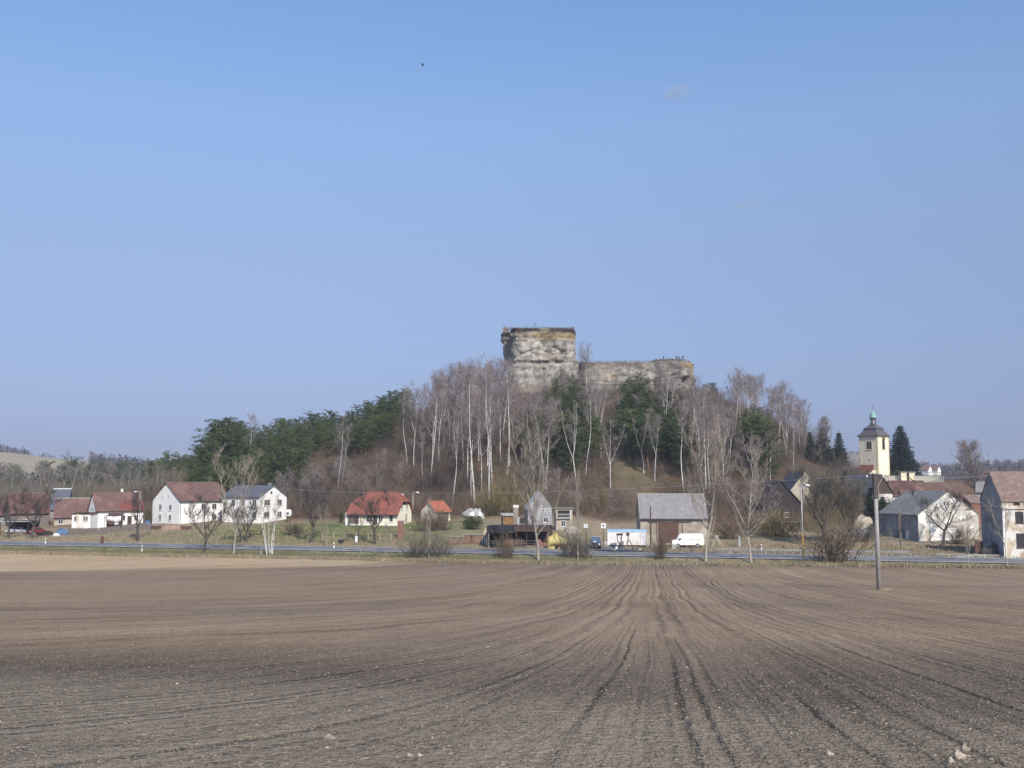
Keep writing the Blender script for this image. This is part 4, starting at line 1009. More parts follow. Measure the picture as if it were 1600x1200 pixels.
for x_, ty, Y in ((229,724,270),(243,722,262),(255,735,255),(214,732,275),(272,733,260)):
    p = at(x_, Y); plant('birch_tree', p, W(x_, ty, Y).z-p.z, 'slim birch just behind the left gable of the white farmhouse', 'birches behind the white farmhouse', wx=.9, i=9)
# bushes
bush('brown', 1306, 876, 5.6, 10.5, 'large dense brown bush on the verge left of the concrete pole', 0)
bush('grey', 652, 872, 3.9, 6.0, 'grey-brown bush at the field edge below the small garage', 0)
bush('grey', 690, 868, 3.2, 4.5, 'low bush beside the thin leaning sapling', 0, 1.0)
bush('grey', 893, 870, 3.6, 4.6, 'dark bush at the field edge left of the blue pickup', 0, 2.0)
bush('grey', 912, 871, 3.4, 4.2, 'bush at the foot of the sapling by the blue pickup', 0, 3.0)
bush('brown', 1032, 873, 4.2, 3.4, 'narrow brown bush in front of the barn door', 1)
bush('brown', 790, 872, 3.6, 3.8, 'thin bush on the verge before the dark open shed', 1, 2)
bush('brown', 820, 850, 4.2, 5.5, 'brown bush growing in the dark open shed yard', 0, 1)
bush('olive', 765, 806, 5.5, 8.0, 'yellowish willow bush on the slope above the dark shed', 0)
bush('olive', 800, 800, 7.0, 8.0, 'yellow-brown bush left of the grey gabled house', 0, 1)
bush('olive', 935, 800, 4.2, 7.0, 'orange-brown bush on the slope left of the barn', 0, 2)
bush('brown', 690, 828, 4.0, 5.5, 'brown bush in front of the small garage', 0, 2)
bush('brown', 668, 830, 4.0, 6.0, 'brown bush between the two orange-roofed buildings and the road', 1, 2)
bush('brown', 1500, 850, 3.4, 6.0, 'dry scrub by the wall right of the spreading tree', 0, 2)
bush('brown', 1140, 842, 3.6, 7.0, 'brown scrub behind the heap of leaning poles', 0, 2)
bush('olive', 1215, 838, 3.8, 9.0, 'brown-green scrub left of the tall street lamp', 0, 3)
bush('grey', 1345, 846, 3.0, 7.5, 'low scrub before the blue-grey car left of the concrete pole', 0, 4)
bush('brown', 462, 835, 2.4, 5.0, 'low dry scrub right of the birch clump beyond the road', 0, 3)
ev = MB(); 
def ball_bush(name, px, py, Y, r, m, label, h=None):
    p = at(px, Y, py); rng = np.random.RandomState(int(px)); V = clump_tris(rng, np.array([0,0,(h or r)*.5]), r, (h or r)*.55, int(900*r), .22)
    V[:, 2] = np.maximum(V[:, 2], -.1)
    o = link('bush', np_mesh('bush', V, np.arange(len(V)).reshape(-1,3), None, M[m])); o.location = p; tag(o, label, 'bush')
ball_bush('bush', 742, 825, 188, 1.6, 'evergreen', 'dark evergreen bush right above the wood stacks', 2.6)
ball_bush('bush', 733, 826, 190, 1.3, 'evergreen', 'smaller evergreen bush above the left wood stacks', 2.0)
ball_bush('bush', 533, 822, 205, .5, 'evergreen', 'small clipped conifer on the lawn left of the orange-roofed house', 2.0)
ball_bush('bush', 1402, 735, 290, 2.2, 'evergreen', 'yellow-green bush at the foot of the church tower', 2.6)
ball_bush('bush', 232, 812, 214, .8, 'evergreen', 'green bush at the left corner of the white farmhouse', 3.4)

# undergrowth on the hill: nobody could count it
def undergrowth(name, n, m, fn, h, per, seed, tww=.02):
    r = np.random.RandomState(seed); P = fn(r, n); n = len(P)
    base = np.repeat(P, per, 0); k = len(base)
    a = r.rand(k)*2*PI; el = R(30)+r.rand(k)*R(58); hh = np.repeat(h*(.5+r.rand(n)), per)
    st = base+np.stack([r.normal(0,.35,k)*hh, r.normal(0,.35,k)*hh, r.rand(k)*.55*hh], 1)
    d = np.stack([np.cos(a)*np.cos(el), np.sin(a)*np.cos(el), np.sin(el)], 1)*(hh*(.25+.45*r.rand(k)))[:, None]
    q = r.normal(size=(k,3)); c = np.cross(d, q); c /= np.linalg.norm(c, axis=1)[:, None]; c *= tww
    V_ = np.stack([st-c, st+c, st+d+c*.3, st+d-c*.3], 1).reshape(-1,3)
    o = link(name, np_mesh(name, V_, None, np.arange(4*k).reshape(-1,4), m)); tag(o, kind='stuff'); return o
def on_hill(r, n):
    px = r.uniform(420, 1390, n); Y = r.uniform(212, 326, n); X = (px-800)/F*Y
    ok_ = (np.interp(X, RG, RV) > 3) & ~((X > 92) & (Y > 258)) & ~((np.abs(X-29) < 5) & (Y < 272) & (r.rand(n) < .85))
    X, Y = X[ok_], Y[ok_]; return np.stack([X, Y, terrain(X, Y)], 1)
undergrowth('undergrowth', 3000, M['shrub_twig'], on_hill, 2.6, 56, 5, .024)
undergrowth('undergrowth', 420, M['dark_twig'], on_hill, 4.6, 150, 9, .026)
undergrowth('undergrowth', 260, M['bush_twig'], on_hill, 3.6, 120, 10, .022)
undergrowth('undergrowth', 500, M['willow_twig'], lambda r, n: on_hill(r, n), 3.2, 60, 6)
def left_low(r, n):
    px = r.uniform(-30, 300, n); Y = r.uniform(255, 430, n); X = (px-800)/F*Y; return np.stack([X, Y, terrain(X, Y)], 1)
undergrowth('undergrowth', 500, M['willow_twig'], left_low, 5.5, 60, 7, .035)
undergrowth('undergrowth', 400, M['shrub_twig'], left_low, 5.0, 60, 17, .035)
def right_low(r, n):
    px = r.uniform(1110, 1340, n); Y = r.uniform(185, 235, n); X = (px-800)/F*Y; return np.stack([X, Y, terrain(X, Y)], 1)
undergrowth('undergrowth', 420, M['shrub_twig'], right_low, 3.0, 60, 8)
# dry grass along the verge and in the meadow
def strip_pts(n, s0, s1, x0, x1, seed):
    r = np.random.RandomState(seed); X = r.uniform(x0, x1, n); s = s0+(s1-s0)*r.rand(n); Y = s/.9676+151.8-.261*X
    return np.stack([X, Y, terrain(X, Y)], 1)
g1 = link('dry_grass', tufts('dry_grass', strip_pts(9000, -10.6, -7.2, -110, 90, 1), .42, .05, M['dry_grass'], 3, 2)); tag(g1, kind='stuff')
g2 = link('dry_grass', tufts('dry_grass', strip_pts(7000, -7, -1, -110, 90, 3), .22, .05, M['verge_grass'], 3, 3)); tag(g2, kind='stuff')
g3 = link('dry_grass', tufts('dry_grass', strip_pts(9000, 10, 34, -130, -18, 5), .30, .06, M['dry_grass'], 3, 4)); tag(g3, kind='stuff')
g4 = link('dry_grass', tufts('dry_grass', strip_pts(5000, 10, 30, 20, 100, 6), .35, .06, M['dry_grass'], 3, 5)); tag(g4, kind='stuff')

# far woods on the ridges
def far_wood(name, n, m, bare, sel, seed, h=10):
    r = np.random.RandomState(seed); az = r.uniform(-.62, .62, n); Y = r.uniform(640, 1500, n); X = az*Y
    px = 800+az*F; k = sel(px, Y, r); X, Y = X[k], Y[k]; Z = terrain(X, Y); n = len(X)
    per = 44; hh = h*(.65+.6*r.rand(n)); rx = np.repeat(hh*(.33 if bare else .22), per); H = np.repeat(hh, per)
    base = np.repeat(np.stack([X, Y, Z], 1), per, 0); kk = len(base)
    t = r.rand(kk); prof = np.sin(np.clip(.15+t*.85, 0, 1)*PI)**.6 if bare else (1.05-t)
    a = r.rand(kk)*2*PI; rr2 = np.sqrt(r.rand(kk))*rx*prof
    c = base+np.stack([np.cos(a)*rr2, np.sin(a)*rr2, H*(.15+.85*t)], 1)
    s = (2.3 if bare else 2.3)*(.6+.8*r.rand(kk, 1))
    u = r.normal(size=(kk,3)); u /= np.linalg.norm(u, axis=1)[:, None]; w = np.cross(u, r.normal(size=(kk,3))); w /= np.linalg.norm(w, axis=1)[:, None]
    V_ = np.stack([c-u*s*.5, c+w*s*(.28 if bare else .5), c+u*s*.6], 1).reshape(-1,3)
    o = link(name, np_mesh(name, V_, np.arange(3*kk).reshape(-1,3), None, m)); tag(o, kind='stuff'); return o
def wood_sel(px, Y, r):   # leaves the open fields on the left ridge free
    openf = (px < 142) & (Y > 760) & (Y < 1235-np.maximum(px-60, 0)*.0)
    openf2 = (px > 50) & (px < 142) & (Y >= 1235) & (r.rand(len(px)) < .85)
    return ~openf & ~openf2 & (np.abs(px-800) > 290)
far_wood('distant_wood', 6000, M['far_bare'], True, wood_sel, 11)
far_wood('distant_wood', 1100, M['far_conifer'], False, lambda px, Y, r: wood_sel(px, Y, r) & ((px < 330) | (r.rand(len(px)) < .25)), 12, 11)
# ------------------------------------------------------------------ buildings
def corner(px, py, Y, ang, L, Wd, near=None):
    """centre and base of a house whose nearest corner stands at photo pixel (px, py) at depth Y"""
    p = W(px, py, Y); a = R(ang)
    lc = Vector((-L/2 if (near or ('L' if ang > 0 else 'R')) == 'L' else L/2, -Wd/2, 0))
    off = Vector((lc.x*math.cos(a)-lc.y*math.sin(a), lc.x*math.sin(a)+lc.y*math.cos(a), 0))
    return p-off
def window(parent, side, L, Wd, u, z, w, h, frame=None, pane=None, bars=(1,1), sill=True, fw=.07, label=None):
    """side F/B long walls, L/R gables; u along the wall, z of the window's centre"""
    frame = frame or M['white_paint']; pane = pane or M['glass']
    mb = MB(); d = .05
    def B(a0, a1, z0, z1, d0, d1): 
        if side == 'F': mb.box(a0, a1, -Wd/2-d1, -Wd/2-d0, z0, z1)
        elif side == 'B': mb.box(a0, a1, Wd/2+d0, Wd/2+d1, z0, z1)
        elif side == 'L': mb.box(-L/2-d1, -L/2-d0, a0, a1, z0, z1)
        else: mb.box(L/2+d0, L/2+d1, a0, a1, z0, z1)
    x0, x1, z0, z1 = u-w/2, u+w/2, z-h/2, z+h/2
    B(x0-fw, x0, z0-fw, z1+fw, .002, d); B(x1, x1+fw, z0-fw, z1+fw, .002, d); B(x0, x1, z1, z1+fw, .002, d); B(x0, x1, z0-fw, z0, .002, d)
    for i in range(1, bars[0]+1): 
        if bars[0]: c = x0+w*i/(bars[0]+1); B(c-.03, c+.03, z0, z1, .015, d-.01)
    if sill: B(x0-fw-.05, x1+fw+.05, z0-fw-.06, z0-fw-.002, .002, .14)
    f = mb.build('window', frame, parent, label=label)
    mb = MB(); B(x0, x1, z0, z1, .004, .012); mb.build('pane', pane, f)
    return f
def door(parent, side, L, Wd, u, w, h, m, z0=0.0, name='door', handle=True, label=None):
    mb = MB()
    def B(mb, a0, a1, za, zb, d0, d1):
        if side == 'F': mb.box(a0, a1, -Wd/2-d1, -Wd/2-d0, za, zb)
        elif side == 'L': mb.box(-L/2-d1, -L/2-d0, a0, a1, za, zb)
        else: mb.box(L/2+d0, L/2+d1, a0, a1, za, zb)
    B(mb, u-w/2, u+w/2, z0, z0+h, .003, .05)
    o = mb.build(name, m, parent, label=label)
    if handle:
        mb = MB(); B(mb, u+w*.36, u+w*.42, z0+h*.45, z0+h*.52, .052, .10); mb.build('handle', M['dark_metal'], o)
    return o
def gable_roof(L, Wd, eave, ridge, ov=.35, ovg=.25, t=.14, hipL=0, hipR=0, zoff=0.0):
    """two pitched slabs; hipL/hipR = half-hip depth along the ridge"""
    mb = MB(); hw = Wd/2; sl = (ridge-eave)/hw
    ye = hw+ov; ze = eave-ov*sl
    x0, x1 = -L/2-ovg, L/2+ovg
    def shell(pts):   # thicken a polygon downwards
        n = len(pts); up = [Vector((p[0], p[1], p[2]+t+zoff)) for p in pts]; lo = [Vector((p[0], p[1], p[2]+.004+zoff)) for p in pts]
        mb.add(up+lo, [tuple(range(n)), tuple(range(n, 2*n))[::-1]]+[(i, n+i, n+(i+1) % n, (i+1) % n) for i in range(n)])
    for s in (-1, 1):
        hl = min(hipL, 1)*1.0; 
        zL = ridge-(ridge-eave)*.45 if hipL else None
        pts = [(x0, s*ye, ze), (x1, s*ye, ze)]
        if hipR: yy_ = hw*(ridge-(ridge-(ridge-eave)*hipR))/(ridge-eave); pts += [(x1, s*yy_, ridge-(ridge-eave)*hipR), (x1-yy_*1.0, 0, ridge)]
        else: pts += [(x1, 0, ridge)]
        if hipL: yy_ = hw*hipL; pts += [(x0+yy_*1.0, 0, ridge), (x0, s*yy_, ridge-(ridge-eave)*hipL)]
        else: pts += [(x0, 0, ridge)]
        if s < 0: shell(pts)
        else: shell(pts[::-1])
    if hipR:
        yy_ = hw*hipR; zh = ridge-(ridge-eave)*hipR; shell([(x1, -yy_, zh), (x1, yy_, zh), (x1-yy_, 0, ridge)])
    if hipL:
        yy_ = hw*hipL; zh = ridge-(ridge-eave)*hipL; shell([(x0, yy_, zh), (x0, -yy_, zh), (x0+yy_, 0, ridge)])
    return mb
def house(name, label, px, py, Y, ang, L, Wd, eave, ridge, wall, roof, cat='house', wins=(), doors=(), chim=(), hipL=0, hipR=0, ov=.35, ovg=.25, found=2.5, ridge_cap=None, gutter=True, rname='roof', group=None, wlabel=None, near=None):
    c = corner(px, py, Y, ang, L, Wd, near)
    o = empty(name, label, cat, tuple(c), R(ang), group)
    mb = MB(); hw = Wd/2
    def gp(h): return [(-hw, -found), (hw, -found), (hw, eave), (hw*h, ridge-(ridge-eave)*h), (-hw*h, ridge-(ridge-eave)*h), (-hw, eave)] if h else [(-hw, -found), (hw, -found), (hw, eave), (0, ridge), (-hw, eave)]
    if hipL or hipR:
        # full-length box, gables cut at the half hip
        h = max(hipL, hipR); mb.prism(gp(h), -L/2, L/2, 'x')
    else: mb.prism(gp(0), -L/2, L/2, 'x')
    wl_ = mb.build('wall', M[wall], o, label=wlabel)
    rf = gable_roof(L, Wd, eave, ridge, ov, ovg, .14, hipL, hipR).build(rname, M[roof], o)
    if ridge_cap: MB().tube([(-L/2-ovg+(hipL*hw), 0, ridge+.15), (L/2+ovg-(hipR*hw), 0, ridge+.15)], .12, 6).build('ridge_tiles', M[ridge_cap], rf)
    if gutter:
        sl = (ridge-eave)/hw; MB().tube([(-L/2-ovg, -hw-ov-.06, eave-ov*sl+.02), (L/2+ovg, -hw-ov-.06, eave-ov*sl+.02)], .07, 6).build('gutter', M['dark_metal'], rf)
    for w in wins: window(o, w[0], L, Wd, *w[1:5], **(w[5] if len(w) > 5 else {}))
    for d in doors: door(o, d[0], L, Wd, *d[1:4], M[d[4]], **(d[5] if len(d) > 5 else {}))
    for (cx, cy, w, h, m) in chim:
        zr = ridge-(ridge-eave)*abs(cy)/hw
        ch = MB().box(cx-w/2, cx+w/2, cy-w/2, cy+w/2, zr-.6, zr+h).build('chimney', M[m], rf)
        MB().box(cx-w/2-.07, cx+w/2+.07, cy-w/2-.07, cy+w/2+.07, zr+h+.002, zr+h+.12).build('chimney_cap', M['concrete'], ch)
    return o
def downpipe(o, x, y, z): MB().tube([(x,y,0),(x,y,z)], .06, 6).build('downpipe', M['grey_plaster'], o)

# white farmhouse (two-storey, red-brown roof)
L, Wd = 12.3, 10.1
hA = house('farmhouse', 'long white two-storey house with red-brown tiled roof and plain left gable', 280, 818.5, 208, 51, L, Wd, 4.75, 8.3, 'white_plaster', 'roof_redbrown', ridge_cap='roof_old',
   wins=[('L',-1.7,3.3,.95,1.05),('L',2.0,3.3,.95,1.05),('L',-1.7,1.2,.95,1.05),('L',2.0,1.2,.95,1.05),('L',-.95,5.55,.28,.7,dict(bars=(0,0),sill=False)),('L',1.2,5.55,.28,.7,dict(bars=(0,0),sill=False)),
         ('F',-.5,3.4,1.0,1.1),('F',2.1,3.4,1.0,1.1),('F',4.6,3.4,1.0,1.1),('F',2.1,1.2,1.0,1.1),('F',4.6,1.2,1.0,1.1)],
   chim=[(-1.5,.9,.7,.45,'brick')])
downpipe(hA, -L/2+.15, -Wd/2-.1, 4.6)
# second white house, gable to the right
L, Wd = 10.4, 8.1
hB = house('farmhouse', 'white two-storey house with dark blue-grey roof and gable turned to the right', 404, 815.5, 206, -30, L, Wd, 5.0, 7.3, 'white_plaster', 'roof_bluegrey',
   wins=[('R',-1.8,3.85,1.5,1.15),('R',2.0,3.85,1.1,1.15),('R',-1.8,1.35,1.5,1.15),('R',2.0,1.35,1.1,1.15),('R',-.6,5.9,.6,.45,dict(bars=(0,0),sill=False)),
         ('F',4.0,3.8,1.0,1.2),('F',0.8,3.8,1.0,1.2),('F',-2.0,3.8,1.0,1.2),('F',4.0,1.35,1.0,1.2),('F',.8,1.35,1.0,1.2)],
   chim=[(3.6,.6,.5,.8,'concrete')], ov=.25)
p = W(451, 801, 207); tk = empty('water_tank', 'small white round tank beside the right wall of the second white house', 'tank', (p.x, p.y, th(p.x, p.y)-.1))
hz = p.z-th(p.x, p.y)
MB().lathe([(.0,hz-.75),(.5,hz-.7),(.62,hz-.3),(.62,hz+.3),(.5,hz+.7),(.0,hz+.75)], 14).build('vessel', M['white_paint'], tk, True)
for a in (0, 2.1, 4.2): MB().tube([(.5*math.cos(a), .5*math.sin(a), 0), (.45*math.cos(a), .45*math.sin(a), hz-.5)], .05, 5).build('leg', M['dark_metal'], tk)
MB().tube([(0,-.62,hz),(0,-.66,hz)], .24, 10).build('hatch', M['black_paint'], tk)

# orange-roofed cottage with half-hipped roof
L, Wd = 10.2, 7.0
hC = house('cottage', 'cream cottage with orange half-hipped roof and white chimney on a green lawn', 620, 820.8, 197, -18, L, Wd, 2.55, 6.3, 'cream_plaster', 'roof_orange', hipL=.62, hipR=.50, ov=.55, ovg=.5, ridge_cap='roof_orange',
   wins=[('R',-1.2,3.6,.6,1.1,dict(bars=(0,0))),('R',1.1,3.6,.8,1.1,dict(bars=(1,0))),
         ('F',1.6,1.35,.8,1.2),('F',-.8,1.3,1.2,1.4),('F',3.9,1.35,.7,1.2,dict(bars=(0,0)))],
   doors=[('R',.9,.9,2.1,'pale_wood'),('F',.45,.9,2.1,'dark_wood')], chim=[(4.0,.9,.75,.75,'white_paint')])
MB().box(-L/2-.05, -L/2+2.0, -Wd/2-.03, -Wd/2-.004, .15, 2.35).build('porch_opening', M['grey_wood'], hC)
MB().box(-L/2-.9, -L/2-.5, -Wd/2-.1, -Wd/2+.3, -.4, 2.3).build('porch_column', M['white_paint'], hC)
MB().box(-L/2-1.4, L/2+1.0, -Wd/2-1.0, -Wd/2-.05, -.5, -.06).build('terrace', M['concrete'], hC)
# small garage
L, Wd = 3.7, 4.9
house('garage', 'small cream garage with bright orange gabled roof right of the cottage', 681, 814, 203, 43, L, Wd, 1.95, 3.75, 'cream_plaster', 'roof_brightorange', cat='garage', ov=.4, ovg=.3, ridge_cap='roof_brightorange',
   wins=[('L',-.1,1.75,.7,.7,dict(bars=(0,0)))], doors=[('F',.0,2.5,1.75,'grey_wood',dict(handle=True, name='garage_door'))])

# left cluster
house('barn', 'long old barn with faded dark red tiled roof at the far left', 16, 826, 219, 35, 7.6, 7, 3.5, 7.4, 'grey_wood', 'roof_darkred', cat='barn', wins=[('F',-1,1.6,.8,.7)], ridge_cap='roof_old', wlabel='weathered grey board wall')
house('shed', 'small outbuilding with reddish roof cut off by the left edge of the picture', -28, 826, 224, 35, 6, 6, 3.2, 7.0, 'grey_plaster', 'roof_darkred', cat='shed', wins=[('F',-2,1.6,.8,.7)])
house('house', 'narrow house with blue-grey roof and white verge behind the brown roofs at left', 78, 822, 240, 12, 3.6, 6, 4.2, 8.6, 'grey_plaster', 'roof_bluegrey', ridge_cap='white_paint', wins=[('F',0,2.5,.9,.9)])
house('house', 'low house with dull mauve-brown roof left of the red-patched roof', 84, 826, 222, 20, 7.4, 6.5, 2.7, 6.4, 'tan_plaster', 'roof_redbrown', hipR=.0, ridge_cap='concrete', wins=[('F',-2.4,1.5,.9,.9),('F',.6,1.5,.9,.9)])
hD = house('house', 'white house with brown roof and a bright red patch of new tiles', 150, 822, 214, 37, 9.7, 6.4, 3.4, 7.0, 'white_plaster', 'roof_redbrown', chim=[(1.2,.4,.45,1.2,'white_paint')],
   wins=[('L',0,4.5,.8,1.2),('F',-2.5,1.6,.9,1.1),('F',.6,1.6,.9,1.1),('F',3.4,1.6,.8,1.1)], doors=[('F',2.0,.9,2.0,'dark_wood')])
# patch of new tiles: a strip of brighter tiles on the lower slope
sl = (7.0-3.4)/3.2; mb = MB(); pts = [(-.3,-3.52,3.4-.32*sl+.155),(5.05,-3.52,3.4-.32*sl+.155),(5.05,-1.7,3.4+1.5*sl+.155),(.8,-1.7,3.4+1.5*sl+.155)]
mb.add(pts+[(a,b,c+.03) for a,b,c in pts], [(0,1,2,3)[::-1],(4,5,6,7),(0,1,5,4),(1,2,6,5),(2,3,7,6),(3,0,4,7)]); mb.build('new_tiles', M['roof_red'], hD)
def lean(name, label, cat, px, py, Y, ang, L, Wd, h0, h1, wall, roof, wins=(), doors=(), found=1.0, over=.2):
    """shed with a single-pitch roof; h0 front height, h1 rear height"""
    c = corner(px, py, Y, ang, L, Wd); o = empty(name, label, cat, tuple(c), R(ang)); hw = Wd/2
    MB().prism([(-hw,-found),(hw,-found),(hw,h1),(-hw,h0)], -L/2, L/2, 'x').build('wall', M[wall], o)
    s = (h1-h0)/Wd; a, b = -hw-over, hw+over
    MB().prism([(a,h0-over*s+.005),(b,h1+over*s+.005),(b,h1+over*s+.12),(a,h0-over*s+.12)], -L/2-over, L/2+over, 'x').build('roof', M[roof], o)
    for w in wins: window(o, w[0], L, Wd, *w[1:5], **(w[5] if len(w) > 5 else {}))
    for d in doors: door(o, d[0], L, Wd, *d[1:4], M[d[4]], **(d[5] if len(d) > 5 else {}))
    return o
lean('shed', 'low flat-roofed white shed with wide pale shutters, left of the red-patched roof house', 'shed', 141, 819, 205, -5, 3.9, 3, 2.0, 2.2, 'white_plaster', 'roof_darkred', wins=[('F',-.9,1.1,1.2,.9,dict(pane=M['grey_wood'])),('F',.9,1.1,1.0,.9,dict(pane=M['grey_wood']))])
lean('shed', 'narrow pinkish shed with a white door at the left of the white shutters', 'shed', 119, 819, 205, 5, 1.6, 2, 2.2, 2.3, 'ruin_plaster', 'roof_darkbrown', doors=[('F',0,.6,1.8,'white_paint')])
lean('shed', 'small brown-roofed shed in front of the red-patched roof house', 'shed', 166, 820, 203, 3, 2.6, 2, 1.5, 2.1, 'red_wood', 'roof_darkred', doors=[('F',.7,.7,1.4,'white_paint')])
# laundry / white sheet line
p = W(168, 812, 201); ln = empty('washing_line', 'white sheet hanging on a line before the red-patched roof house', 'washing line', (p.x, p.y, th(p.x, p.y)))
hz = W(168, 806, 201).z-th(p.x, p.y)
mb = MB(); n = 14
vs = [(-.2+2.9*i/n, .10*math.sin(i*1.3), hz-.02-.12*math.sin(PI*i/n)-j*(1.05-.2*math.sin(i*.5))) for j in (0, .5, 1) for i in range(n+1)]
mb.add(vs, [(j*(n+1)+i, j*(n+1)+i+1, (j+1)*(n+1)+i+1, (j+1)*(n+1)+i) for j in range(2) for i in range(n)]); sh_ = mb.build('sheet', M['white_paint'], ln, True); so = sh_.modifiers.new('s', 'SOLIDIFY'); so.thickness = .02
MB().tube([(-.6,0,hz),(1.2,0,hz-.14),(3.0,0,hz)], .015, 4).build('rope', M['grey_wood'], ln)
for x_ in (-.6, 3.0): MB().tube([(x_,0,-.3),(x_,0,hz+.1)], .05, 6).build('pole', M['grey_wood'], ln)
# carport and vehicles at far left
c = W(30, 822, 206); c.z = th(c.x, c.y); cpt = empty('carport', 'dark open carport with pale flat roof edge at the far left', 'carport', tuple(c))
mb = MB()
for x_ in (-2.8, 0, 2.8):
    for y_ in (-2, 2): mb.tube([(x_,y_,-.3),(x_,y_,2.5)], .08, 6)
mb.build('posts', M['dark_wood'], cpt)
MB().box(-3.3,3.3,-2.5,2.5,2.5,2.62).build('roof', M['black_paint'], cpt); MB().box(-3.3,3.3,-2.56,-2.504,2.46,2.66).build('fascia', M['concrete'], cpt)
MB().box(-3.1,3.1,2.1,2.2,-.2,2.48).build('rear_wall', M['dark_wood'], cpt)
def car(name, label, cat, loc, rz, L=4.1, Wd=1.65, paint='car_red', prof=None, glassp=None, wr=.3, wx=None, extra=None):
    """side profile swept across the width with tucked-in upper body; windows, lamps and wheels are parts"""
    o = empty(name, label, cat, tuple(loc), rz)
    prof = prof or [(-.5,.28),(-.5,.62),(-.46,.78),(-.30,.84),(-.19,1.20),(-.12,1.36),(.16,1.38),(.26,1.30),(.40,.92),(.48,.86),(.5,.6),(.5,.28)]
    P = [(x*L, z) for x, z in prof]; mb = MB(); n = len(P); hw = Wd/2
    def ins(z): return hw-.02 if z < .9 else hw-.02-min(.22, (z-.9)*.42)
    vs = [(x,-ins(z),z) for x,z in P]+[(x,ins(z),z) for x,z in P]
    mb.add(vs, [tuple(range(n)), tuple(range(n,2*n))[::-1]]+[(i, n+i, n+(i+1)%n, (i+1)%n) for i in range(n)])
    b = mb.build('body', M[paint], o); bv = b.modifiers.new('b', 'BEVEL'); bv.width = .05; bv.segments = 2; bv.limit_method = 'ANGLE'; bv.angle_limit = R(25)
    wx = wx or (-.31*L, .31*L)
    for x_ in wx:
        for s in (-1, 1):
            w_ = MB().tube([(x_, s*(hw-.17), wr), (x_, s*(hw+.015), wr)], wr, 18).build('wheel', M['rubber'], o)
            MB().tube([(x_, s*(hw+.018), wr), (x_, s*(hw+.03), wr)], wr*.55, 12).build('rim', M['galvanised'], w_)
    for g in (glassp or [[(-.24,.92),(-.155,1.27),(-.02,1.29),(-.02,.92)],[(.0,.92),(.0,1.29),(.15,1.29),(.27,.92)]]):
        for s in (-1, 1):
            vs = []; 
            for x, z in g: vs.append((x*L, s*(ins(z)+.012), z))
            for x, z in g: vs.append((x*L, s*(ins(z)+.002), z))
            k = len(g); MB().add(vs, [tuple(range(k)), tuple(range(k,2*k))[::-1]]+[(i,(i+1)%k,k+(i+1)%k,k+i) for i in range(k)]).build('side_window', M['glass'], o)
    if extra: extra(o, hw, ins)
    return o
def front_bits(x, zl, gz0, gz1, gx0, gx1, yl=.55, gw=.6, grille=True):
    def f(o, hw, ins):
        for s in (-1, 1):
            MB().tube([(x, s*yl, zl), (x+(-.04 if x < 0 else .04), s*yl, zl)], .1, 10).build('headlight', M['white_paint'], o)
        mb = MB(); mb.add([(gx0,-gw,gz0),(gx0,gw,gz0),(gx1,gw*.85,gz1),(gx1,-gw*.85,gz1)], [(0,1,2,3)] if x > 0 else [(3,2,1,0)])
        ws = mb.build('windscreen', M['glass'], o); sm = ws.modifiers.new('s', 'SOLIDIFY'); sm.thickness = .015
        if grille: MB().box(min(x,x+(.03 if x>0 else -.03)), max(x,x+(.03 if x>0 else -.03)), -.4, .4, zl-.1, zl+.08).build('grille', M['black_paint'], o)
    return f
c = W(56, 824, 204); c.z = th(c.x, c.y)+.02
car('parked_car', 'small red car parked at the right end of the carport', 'car', c, R(70), 3.7, 1.55, 'car_red', extra=front_bits(-1.86,.62,.86,1.2,-1.12,-.72))
c = W(26, 824, 206); c.z = th(c.x, c.y)+.02
car('parked_car', 'silver car standing in shade under the carport at far left', 'car', c, R(8), 4.0, 1.6, 'car_silver', extra=front_bits(-2.01,.62,.86,1.2,-1.2,-.78))
c = W(1341, 838, 178); c.z = th(c.x, c.y)+.02
car('parked_car', 'blue-grey car parked behind the concrete pole near the evergreen', 'car', c, R(5), 4.2, 1.65, 'car_blue', extra=front_bits(-2.11,.62,.86,1.2,-1.25,-.8))
# board fence
def fence(name, label, p0, p1, h, m, step=2.4, board=True, rails=2, slatw=.14, gap=.02, cat='fence', wire=False):
    p0 = Vector(p0); p1 = Vector(p1); d = p1-p0; n = max(1, int(d.length/step)); o = empty(name, label, cat, (p0.x, p0.y, 0))
    def z(t): q = p0.lerp(p1, t); return th(q.x, q.y)
    posts = MB()
    for i in range(n+1):
        q = d*(i/n); posts.tube([(q.x,q.y,z(i/n)-.3),(q.x,q.y,z(i/n)+h)], .06, 5)
    posts.build('fence_posts', M[m], o)
    mb = MB()
    for r in range(rails):
        zz = h*(.85-.5*r)
        for i in range(n):
            a, b = d*(i/n), d*((i+1)/n); mb.tube([(a.x,a.y,z(i/n)+zz),(b.x,b.y,z((i+1)/n)+zz)], .035 if not wire else .012, 4)
    mb.build('fence_rails', M[m], o)
    if board:
        mb = MB(); k = int(d.length/(slatw+gap)); u = d.normalized()*slatw/2; nn = Vector((-d.y, d.x, 0)).normalized()*.012; r = random.Random(5)
        for i in range(k):
            t = (i+.5)/k; q = d*t; hh = h*r.uniform(.92,1.02)*(1 if r.random() > .06 else .6)
            mb.obox((q.x, q.y, z(t)+hh/2-.05)+nn*4 if False else Vector((q.x, q.y, z(t)+hh/2-.05))-nn*5, u, nn, (0,0,hh/2+.05))
        mb.build('fence_boards', M[m], o)
    return o
fence('board_fence', 'weathered grey board fence in front of the left cluster of houses', at(108, 201), at(236, 199), 1.45, 'grey_wood', slatw=.2)
fence('wire_fence', 'row of pale thin posts with wire along the lawn of the cottage', at(505, 182), at(612, 178), 1.35, 'pale_wood', board=False, wire=True, step=2.0)
